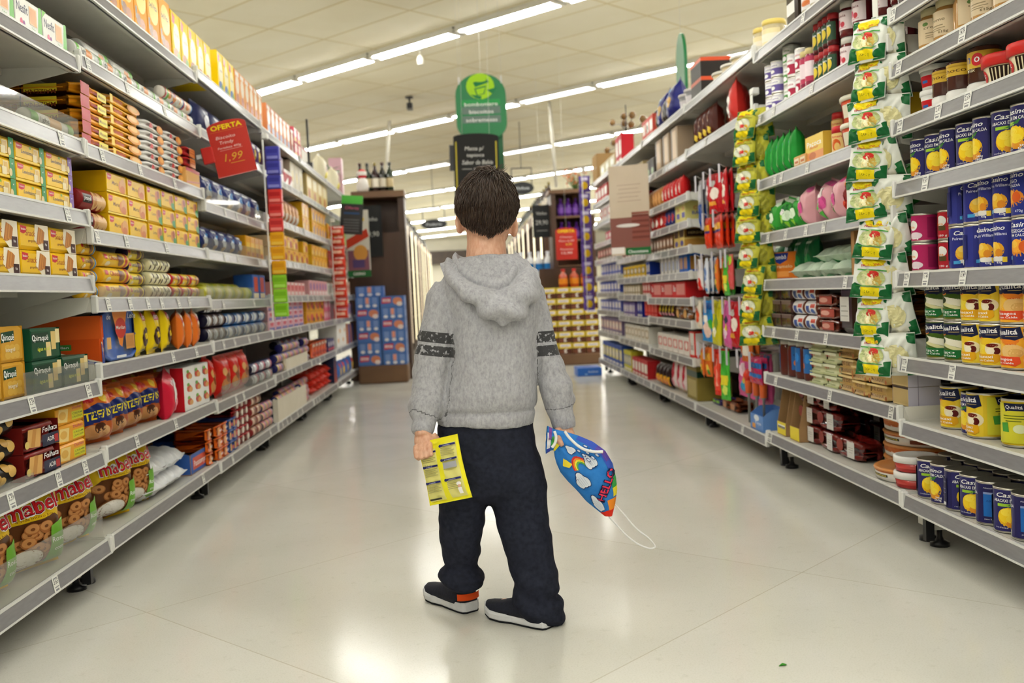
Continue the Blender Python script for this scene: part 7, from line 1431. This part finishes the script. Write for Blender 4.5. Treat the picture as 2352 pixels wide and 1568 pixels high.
# signs
def board(name, w, h, m, arch=.0, thick=.012, rr=.0):
    n = 14; pts = [(-w/2, 0), (w/2, 0)] if not rr else [(-w/2+rr*(1-math.sin(a)), rr*(1-math.cos(a))) for a in [PI/2-PI/2*i/8 for i in range(9)]]+[(w/2-rr*(1-math.sin(a)), rr*(1-math.cos(a))) for a in [PI/2*i/8 for i in range(9)]]
    pts += [(w/2*math.cos(a), h-arch+arch*math.sin(a)) for a in [PI*i/n for i in range(n+1)]]
    b = MB(); k = len(pts); vs = [(x, 0, z) for x, z in pts]+[(x, thick, z) for x, z in pts]
    b.add(vs, [tuple(range(k)), tuple(reversed(range(k, 2*k)))]+[((i+1) % k, i, k+i, k+(i+1) % k) for i in range(k)], m); return b
def face(w, h): return lambda u, v, l: (-w/2+u*w, -l, v*h)
GY = 8.6; cu_ = on_y(1105, 243, GY); sw = (on_y(1163, 240, GY)-on_y(1047, 240, GY)).x; sh = on_y(1105, 168, GY).z-on_y(1110, 318, GY).z; gz = on_y(1110, 318, GY).z
gm = noisy('green_sign_board', '1f7a48', '23824e', 4, .4)
b = board('hanging_sign', sw, sh, gm, sw*.42, .015, sw*.3)
gl = '6a8078'
b.art([r('2f9a52', .12, .52, .88, .6), r(gl, .12, .38, .88, .49), r(gl, .12, .24, .88, .35), t('f2f4f2', 'bomboniere', .5, .5, .06, .66), t('f2f4f2', 'biscoitos', .5, .385, .06, .48), t('f2f4f2', 'sobremesas', .5, .26, .06, .62),
       e('a8dc2a', .5, .8, .28, .2), p('1f7a48', (.36, .86), (.62, .92), (.68, .86), (.4, .79)), p('1f7a48', (.38, .77), (.62, .81), (.58, .68), (.42, .66)), e('a8dc2a', .5, .9, .13, .035), p('a8dc2a', (.41, .755), (.6, .785), (.56, .69), (.44, .67)), p('1f7a48', (.62, .74), (.84, .78), (.74, .68)), p('1f7a48', (.3, .68), (.52, .65), (.5, .6), (.4, .62))], face(sw, sh), sw, sh)
sg = b.obj('hanging_sign', None, (cu_.x, GY, gz)); tag(sg, 'green rounded aisle sign with lime ice cream emblem', 'sign')
for s in (-1, 1):
    MB().box((s*sw*.42-.006, -.004, sh*.84), (s*sw*.42+.006, .02, sh*.95), mat('e8e8e8', 'p')).obj('clip', sg); MB().tube([(s*sw*.42, .008, sh*.94), (s*sw*.42, .008, HC-gz)], .0012, mat('d8d8d4', 'p'), 5).obj('wire', sg)
b = board('hanging_sign', sw*.78, .36, noisy('dark_green_board', '1a5a36', '1e643c', 4, .45), .02, .012); o = b.obj('hanging_sign', None, (on_y(1112, 350, GY+.06).x, GY+.06, on_y(1112, 385, GY+.06).z-.02)); tag(o, 'darker green panel hanging behind the chalkboard', 'sign')
MB().tube([(0, .006, .35), (0, .006, HC-o.location.z)], .0015, mat('d8d8d4', 'p'), 5).obj('wire', o)
KY = 8.3; kw = (on_y(1140, 320, KY)-on_y(1036, 320, KY)).x; kz1 = on_y(1090, 306, KY).z; kh = .66
b = board('chalkboard_sign', kw, kh, mat('151515', 'k'), .03, .014)
b.art([r('c8b832', .045, .04, .07, .9), r('c8b832', .93, .04, .955, .9), t('e4e4e0', 'Massa p/', .46, .79, .05, .42, -.004, .15), t('e4e4e0', 'tapioca', .48, .71, .045, .38, -.004, .15), t('e4e4e0', 'Sabor da Bahia', .52, .615, .055, .68, -.004, .2), r('c8c8c4', .18, .555, .4, .56), r('c8c8c4', .64, .555, .86, .56), t('e4e4e0', '500g', .52, .54, .03, .16, -.004), t('e4e4e0', '6,49', .5, .24, .2, .6, .0, .1)], face(kw, kh), kw, kh)
kb = b.obj('chalkboard_sign', None, (on_y(1089, 310, KY).x, KY, kz1-kh)); tag(kb, 'black chalkboard sign with white handwriting above the boy', 'sign'); kb.rotation_euler.y = .02
MB().box((-kw/2-.035, .002, kh*.54), (-kw/2+.01, .02, kh*.86), mat('1a1a1c', 'p')).obj('side_clip', kb)
for s in (-1, 1): MB().tube([(s*kw*.3, .007, kh-.02), (s*kw*.3, .007, HC-kz1+kh-.002)], .0012, mat('d8d8d4', 'p'), 5).obj('wire', kb)
def offer(px, py, Y, w, h, rot, lab, lines, arm=None, rz=0):
    b = board('offer_sign', w, h, noisy('red_offer_card', 'b8281c', 'c22c1f', 5, .4), w*.14, .003)
    b.art([t('f2d824', 'OFERTA', .5, .85, .09, .8, .04), r('d8803a', .08, .815, .92, .82)]+lines, face(w, h), w, h)
    c = on_y(px, py, Y); o = b.obj('offer_sign', None, (c.x, Y, c.z)); o.rotation_euler = (0, rot, rz); tag(o, lab, 'sign', 'red offer signs'); return o
OY = 4.33; ow = .168
o1 = offer(547, 400, OY, ow, .235, -.19, 'red tilted offer sign sticking out from the left shelves', [t('f0dcd8', 'Biscoito', .42, .68, .06, .5, -.004, .2), t('f0dcd8', 'Trindy', .42, .585, .06, .36, -.004, .2), t('f0dcd8', 'Fortaleza 400g', .46, .5, .04, .6, -.004, .2), r('e8b8b0', .2, .47, .78, .475), t('e0b040', '1,99', .5, .27, .14, .48, -.004, .3), r('e0b040', .4, .22, .76, .228)])
cl_ = MB().box((-ow/2-.07, .001, .1), (-ow/2+.012, .006, .118), mat('e6e6e4', 'p')).rbox((-ow/2-.045, -.006, .07), (-ow/2+.004, .012, .14), mat('c9302a', 'p'), .003); cl_.obj('sign_clip', o1)
MB().box((-ow/2, -.0025, .0), (ow/2, -.0015, .002), mat('e8a0a0', 'p')).obj('edge_strip', o1)
o2 = offer(1303, 596, 10.45, .225, .335, 0, 'red offer sign in front of the right end unit', [t('f0dcd8', 'Chester', .5, .68, .06, .6, -.004, .1), t('f0dcd8', 'Peru 6,99', .5, .56, .06, .7, -.004, .1), t('e8c04a', '4,99', .6, .44, .08, .3), t('f0dcd8', 'Panetone', .5, .3, .06, .6, -.004, .1), t('f0dcd8', '12,90', .5, .18, .07, .5)])
MB().tube([(0, .006, .33), (0, .006, HC-o2.location.z)], .0012, mat('d8d8d4', 'p'), 5).obj('wire', o2)
def oval(px, py, Y, w, h, txt, lab):
    b = MB(); n = 30; pts = [(w/2*math.cos(2*PI*i/n), h/2*math.sin(2*PI*i/n)) for i in range(n)]
    b.add([(x, 0, z) for x, z in pts]+[(x, .03, z) for x, z in pts], [tuple(range(n)), tuple(reversed(range(n, 2*n)))]+[((i+1) % n, i, n+i, n+(i+1) % n) for i in range(n)], mat('14161a', 'p'))
    b.art([t('c8ccd0', txt, .5, .4, .24, .6)], lambda u, v, l: (-w/2+u*w, -l, -h/2+v*h), w, h)
    c = on_y(px, py, Y); o = b.obj('oval_sign', None, c); tag(o, lab, 'sign', 'black oval signs')
    fr = MB()
    for s in (-1, 1): fr.tube([(s*w*.42, .015, h*.22), (s*w*.42, .015, .3)], .008, mat('2a2c30', 'p'), 6)
    fr.tube([(-w*.42, .015, .3), (w*.42, .015, .3)], .008, mat('2a2c30', 'p'), 6); fr.tube([(0, .015, .3), (0, .015, HC-c.z)], .006, mat('2a2c30', 'p'), 6); fr.obj('frame', o)
oval(997, 515, 19, .49, .19, 'Padaria', 'black oval sign hanging far down the aisle'); oval(1199, 432, 15, .36, .19, 'Vinhos', 'black oval sign right of the boy\'s head')
b = MB().box((-.1, 0, 0), (.1, .012, .36), mat('17181a', 'k')); b.art([t('b8b8b4', 'Vinho', .5, .7, .1, .6), t('b8b8b4', '29,90', .5, .4, .14, .7), r('8a8a86', .2, .2, .8, .22)], lambda u, v, l: (-.1+.2*u, -l, .36*v), .2, .36)
q = on_y(1246, 545, 11.2); o = b.obj('hanging_price_board', None, q); tag(o, 'black price board hanging near the right bottle rack', 'sign'); MB().tube([(0, .006, .35), (0, .006, HC-q.z)], .0012, mat('d8d8d4', 'p'), 5).obj('wire', o)
b = MB().box((-.1, 0, 0), (.1, .012, .5), mat('17181a', 'k')); b.art([t('b8b8b4', 'Vinho', .5, .7, .08, .6), t('b8b8b4', '29,90', .5, .4, .1, .7)], lambda u, v, l: (-.1+.2*u, -l, .5*v), .2, .5)
q = on_y(857, 590, YE-.05); o = b.obj('hanging_price_board', None, q); tag(o, 'tall black price board on the left end unit', 'sign')
# thin green aisle sign seen edge on, upper right
b = board('hanging_sign', .34, .44, gm, .2, .02, .1); q = on_y(1572, 232, 6.6); o = b.obj('hanging_sign', None, (q.x, 6.6, q.z)); o.rotation_euler.z = PI/2-.06; tag(o, 'green aisle sign seen nearly edge on at upper right', 'sign'); MB().tube([(0, .01, .45), (0, .01, HC-q.z)], .0012, mat('d8d8d4', 'p'), 5).obj('wire', o)
# shelf talker card on the right run, far hanging strips
b = MB().box((-.14, 0, 0), (.14, .004, .6), noisy('cream_panel', 'c9b9a2', 'd2c2ac', 5, .6))
b.art([r('8a5a52', 0, .08, 1, .42), r('2a6a3a', .36, .0, 1, .08), t('ffffff', 'Chocotone', .68, .02, .035, .5), r('efeae4', 0, .02, .34, .09)]+[r('a88a7a', .2+.04*(i % 2), .78-.045*i, .8-.06*(i % 2), .785-.045*i) for i in range(5)]+[r('7a4038' if i % 2 else '94564a', .55, .15+.03*i, .98, .175+.03*i) for i in range(11)]+[e('e8e4de', .45, .33, .3, .02)], lambda u, v, l: (-.14+.28*u, -l, .6*v), .28, .6)
q = on_x(1450, 585, XR-.14); o = b.obj('promotion_panel', None, (XR-.14, q.y, q.z)); o.rotation_euler.z = -.5; tag(o, 'tall cream promotion panel fixed to the right shelves', 'promotion panel')
def card_string(px, X, z0, z1, cols, mk, w, lab, cat, desc, n2=1, rz=0):
    Y = y_at(X, px, (z0+z1)/2); n = len(cols); st = (z1-z0)/n
    so = strip(X-.03, Y-.1, z0-.02, z1+.02, lab); so.rotation_euler.z = 0
    for i, c in enumerate(cols):
        pr = cached((mk, c, 'str'), lambda: mk(c)(w, st*.96, w*.5))
        for s in range(n2):
            o = pr.put((X-.0+s*.045, Y-.012-s*.012, z1-st*(i+1)), rz+R.uniform(-.12, .12)+(.35 if s else 0), '%s, %s down%s' % (desc(c), nth(i), ' behind' if s else ''), cat); o.name = 'hanging_packet'
strip_box = lambda c: carton('gum_packet', c, [r('ffffff' if 0 else {'4a4aa8': '8a8ad0', 'd8403c': 'f08a80', 'e8a81c': 'f0c44a', '8ac82a': 'aade5a'}[c], .1, .1, .9, .3), r({'4a4aa8': '3a3a90', 'd8403c': 'b82a2a', 'e8a81c': 'd8941a', '8ac82a': '78b41e'}[c], .1, .5, .9, .8)], None, 'f')
cn = {'4a4aa8': 'violet', 'd8403c': 'red', 'e8a81c': 'yellow', '8ac82a': 'lime green'}
card_string(636, XL+.075, .73, 1.66, ['4a4aa8']*3+['d8403c']*3+['e8a81c']*3+['8ac82a']*3, strip_box, .075, 'grey clip strip of coloured packets on the left shelves', 'packet', lambda c: cn[c]+' packet on the left clip strip')
rb = lambda c: bag('candy_bag', c, [r('f0c0a8', .2, .3, .8, .6), r('f2ece6', .3, .8, .9, .92)], wrink=.005)
card_string(778, XL+.06, .66, 1.42, ['d8402c']*9, rb, .12, 'clip strip of red bags near the left aisle end', 'candy', lambda c: 'red bag on the far left clip strip')
pb_ = lambda c: bag('candy_bag', c, [e('e8c02a', .5, .4, .3, .25), r('d8d0e8', .2, .7, .8, .9)], wrink=.005)
card_string(1348, XR-.2, .62, 1.78, ['6a52a8']*8, pb_, .1, 'clip strip of violet bags near the right aisle end', 'candy', lambda c: 'violet and yellow bag on the far right clip strip')
# things on top of the left run
z7 = LZ[3][7]+LIP
rod = MB().tube([(0, 0, .02), (0, 0, .46)], .009, black, 8).lathe([(.06, 0), (.06, .01), (.012, .02)], mat('5a5a5e', 'm'), 16).box((-.03, -.02, .02), (.03, .02, .12), mat('3a3a3e', 'p'))
q = y_at(XL-.1, 711, z7+.05); o = rod.obj('sign_stand', None, (XL-.1, q, z7+.001)); tag(o, 'black upright rod on a stand on the left top shelf', 'stand')
pn = carton('gift_box', 'd8b0bc', [r('dcb8c2', .05, .03, .95, .97)], [r('d0a6b2', 0, 0, 1, 1)])(.12, .36, .12)
q = 9.6; pn.put((XL-.02, q, 1.7915), PI/2, 'tall pale pink box on the left top shelf', 'gift box')
wb = carton('gift_box', 'e4dfd4', [r('a8242c', .0, .92, 1, 1), r('e4dfd4', .1, .1, .9, .9)], None)(.3, .22, .16)
q = y_at(XL-.05, 722, 1.9); wb.put((XL-.12, q, z7+.0015), PI/2, 'white box with red ribbon on the left top shelf', 'gift box')
for i, px in enumerate((737, 765)):
    pr = cached(('egg', i), lambda: bag('gift_bag', 'e0d8bc', [e('e8d85a', .5, .25, .3, .15), e('c8a8a0', .5, .5, .2, .12), r('c8b87a', .1, .85, .9, .95)])(.2, .24, .12))
    pr.put((XL-.02, y_at(XL-.02, px+15, 1.8), z7+.0015), PI/2, 'cream wrapped gift bag, %s on the far left top shelf' % nth(i), 'gift bag', 'cream gift bags')
fl_ = empty('flower_vase', (XL-.12, y_at(XL-.12, 755, 1.95), z7+.0015)); tag(fl_, 'white flowers with green leaves in a cream vase on the left top shelf', 'flowers')
MB().lathe([(.035, 0), (.05, .04), (.04, .1), (.032, .14)], mat('e6dcc0', 'g'), 18).obj('vase', fl_)
fm = MB(); lm = MB(); rd = random.Random(2)
for k in range(7):
    c = Vector((rd.uniform(-.08, .08), rd.uniform(-.08, .08), .24+rd.uniform(-.04, .06)))
    for s in range(14):
        d = Vector((rd.gauss(0, 1), rd.gauss(0, 1), rd.gauss(.4, .8))).normalized(); s1 = d.cross(Vector((0, 0, 1))).normalized()*.014; fm.add([c, c+d*.02+s1, c+d*.036, c+d*.02-s1], [(0, 1, 2, 3)], mat('eef0e6', 'r'))
    lm.tube([(0, 0, .1), c*.6+Vector((0, 0, .08)), c], .003, mat('2f6a34', 'r'), 5)
for k in range(26):
    a = rd.uniform(0, 2*PI); d = Vector((math.cos(a), math.sin(a), rd.uniform(-.2, .8))); c = Vector((0, 0, .16+rd.uniform(-.02, .08))); s1 = d.cross(Vector((0, 0, 1))).normalized()*.018; lm.add([c+d*.02, c+d*.07+s1, c+d*.12, c+d*.07-s1], [(0, 1, 2, 3)], mat('2f7a3a', 'r'))
fm.obj('blossom', fl_); lm.obj('foliage', fl_)
# things on top of the right run
zr = RZ[4][9]+LIP
st = empty('gold_ball_stand', (XR+.12, y_at(XR+.12, 1440, 2.0), zr+.0015)); tag(st, 'branching stand of gold balls on the right top shelf', 'ornament')
fr = MB().tube([(0, 0, 0), (0, 0, .5)], .004, black, 6).lathe([(.05, 0), (.05, .012), (.006, .016)], black, 14)
pts = []
for px, py in ((1407, 282), (1433, 267), (1452, 264), (1434, 283), (1450, 286), (1477, 273), (1428, 312), (1441, 315), (1410, 328), (1395, 345)):
    q = on_x(px, py, st.location.x); pts.append((0, q.y-st.location.y, q.z-st.location.z))
for x, y, z in pts: fr.tube([(0, 0, max(.02, z*.6)), (0, y*.5, max(.03, z*.85)), (0, y, z-.02)], .003, black, 5)
fr.obj('frame', st)
for x, y, z in pts: MB().lathe([(0, -.03), (.019, -.024), (.03, 0), (.019, .024), (0, .03)], mat('7a5a30', 'g'), 14, (0, y, z)).obj('ball', st)
ff = empty('flower_pot', (XR+.05, y_at(XR+.05, 1324, 1.95), 1.806)); tag(ff, 'orange flowers in a pot near the right aisle end', 'flowers')
MB().lathe([(.05, 0), (.065, .12), (.06, .125)], mat('b89a6a', 'r'), 16).obj('pot', ff); fm = MB(); lm = MB()
for k in range(60):
    c = Vector((rd.gauss(0, .07), rd.gauss(0, .07), .26+rd.gauss(0, .07))); d = Vector((rd.gauss(0, 1), rd.gauss(0, 1), rd.gauss(0, 1))).normalized(); s1 = d.orthogonal().normalized()*.016; fm.add([c, c+d*.02+s1, c+d*.04, c+d*.02-s1], [(0, 1, 2, 3)], mat('d8744a' if k % 3 else 'e8a07a', 'r')); lm.tube([(0, 0, .1), c], .0018, mat('4a6a34', 'r'), 4)
fm.obj('blossom', ff); lm.obj('foliage', ff)
cb = carton('carton', 'a88658', [r('94744a', .0, .46, 1, .5)], [r('9a7a50', 0, 0, 1, 1)], 'r')(.3, .24, .25); cb.put((XR-.0, y_at(XR, 1366, 1.9), 1.8065), -PI/2, 'brown card carton on the far right top shelf', 'carton')
# ceiling fittings
cm = empty('security_camera', on_z(940, 222, HC)); cm.location.z = HC-.0005; tag(cm, 'small black security camera under the ceiling', 'camera')
MB().lathe([(.05, -.02), (.05, 0)], black, 14).tube([(0, 0, -.02), (0, 0, -.1)], .012, black, 8).obj('mount', cm); MB().box((-.035, -.08, -.16), (.035, .08, -.09), black).lathe([(.03, .08), (.03, .1)], mat('8a8a84', 'm'), 14, (0, 0, -.125), 'y').obj('housing', cm)
sp = empty('ceiling_spotlight', on_z(964, 112, HC)); sp.location.z = HC-.0005; tag(sp, 'small white spotlight under the nearest light row', 'spotlight')
MB().lathe([(.03, -.015), (.03, 0)], steel_white, 14).tube([(0, 0, -.015), (0, 0, -.07)], .006, steel_white, 8).obj('mount', sp); MB().lathe([(.03, -.16), (.032, -.1), (.02, -.07), (0, -.065)], steel_white, 16).obj('lamp_head', sp)
for px, py0, py1, Y, nm in ((893, 262, 410, 14.5, 'left'), (1262, 240, 430, 13.5, 'right')):
    c = on_y(px, py0, Y); d = on_y(px-6 if nm == 'left' else px+16, py1, Y)
    tag(MB().tube([(c.x, Y, HC-.001), (d.x, Y, d.z)], .022, mat('d6d2c6', 's'), 10).obj('cable_pole'), 'pale cable pole hanging from the ceiling, %s of the chalkboard' % nm, 'pole')
# a scrap of leaf on the floor
q = on_z(1798, 1529, .0); lf = MB(); lf.add([(-.01, -.003, .001), (0, .003, .004), (.01, .001, .001), (.002, -.004, .002)], [(0, 3, 2, 1)], mat('3a8a2a', 'r')).add([(-.01, -.003, .0025), (0, .003, .0055), (.01, .001, .0025), (.002, -.004, .0035)], [(0, 3, 2, 1)], mat('3a8a2a', 'r')); o = lf.obj('leaf_scrap', None, (q.x, q.y, 0)); tag(o, 'tiny green leaf scrap lying on the floor', 'leaf')
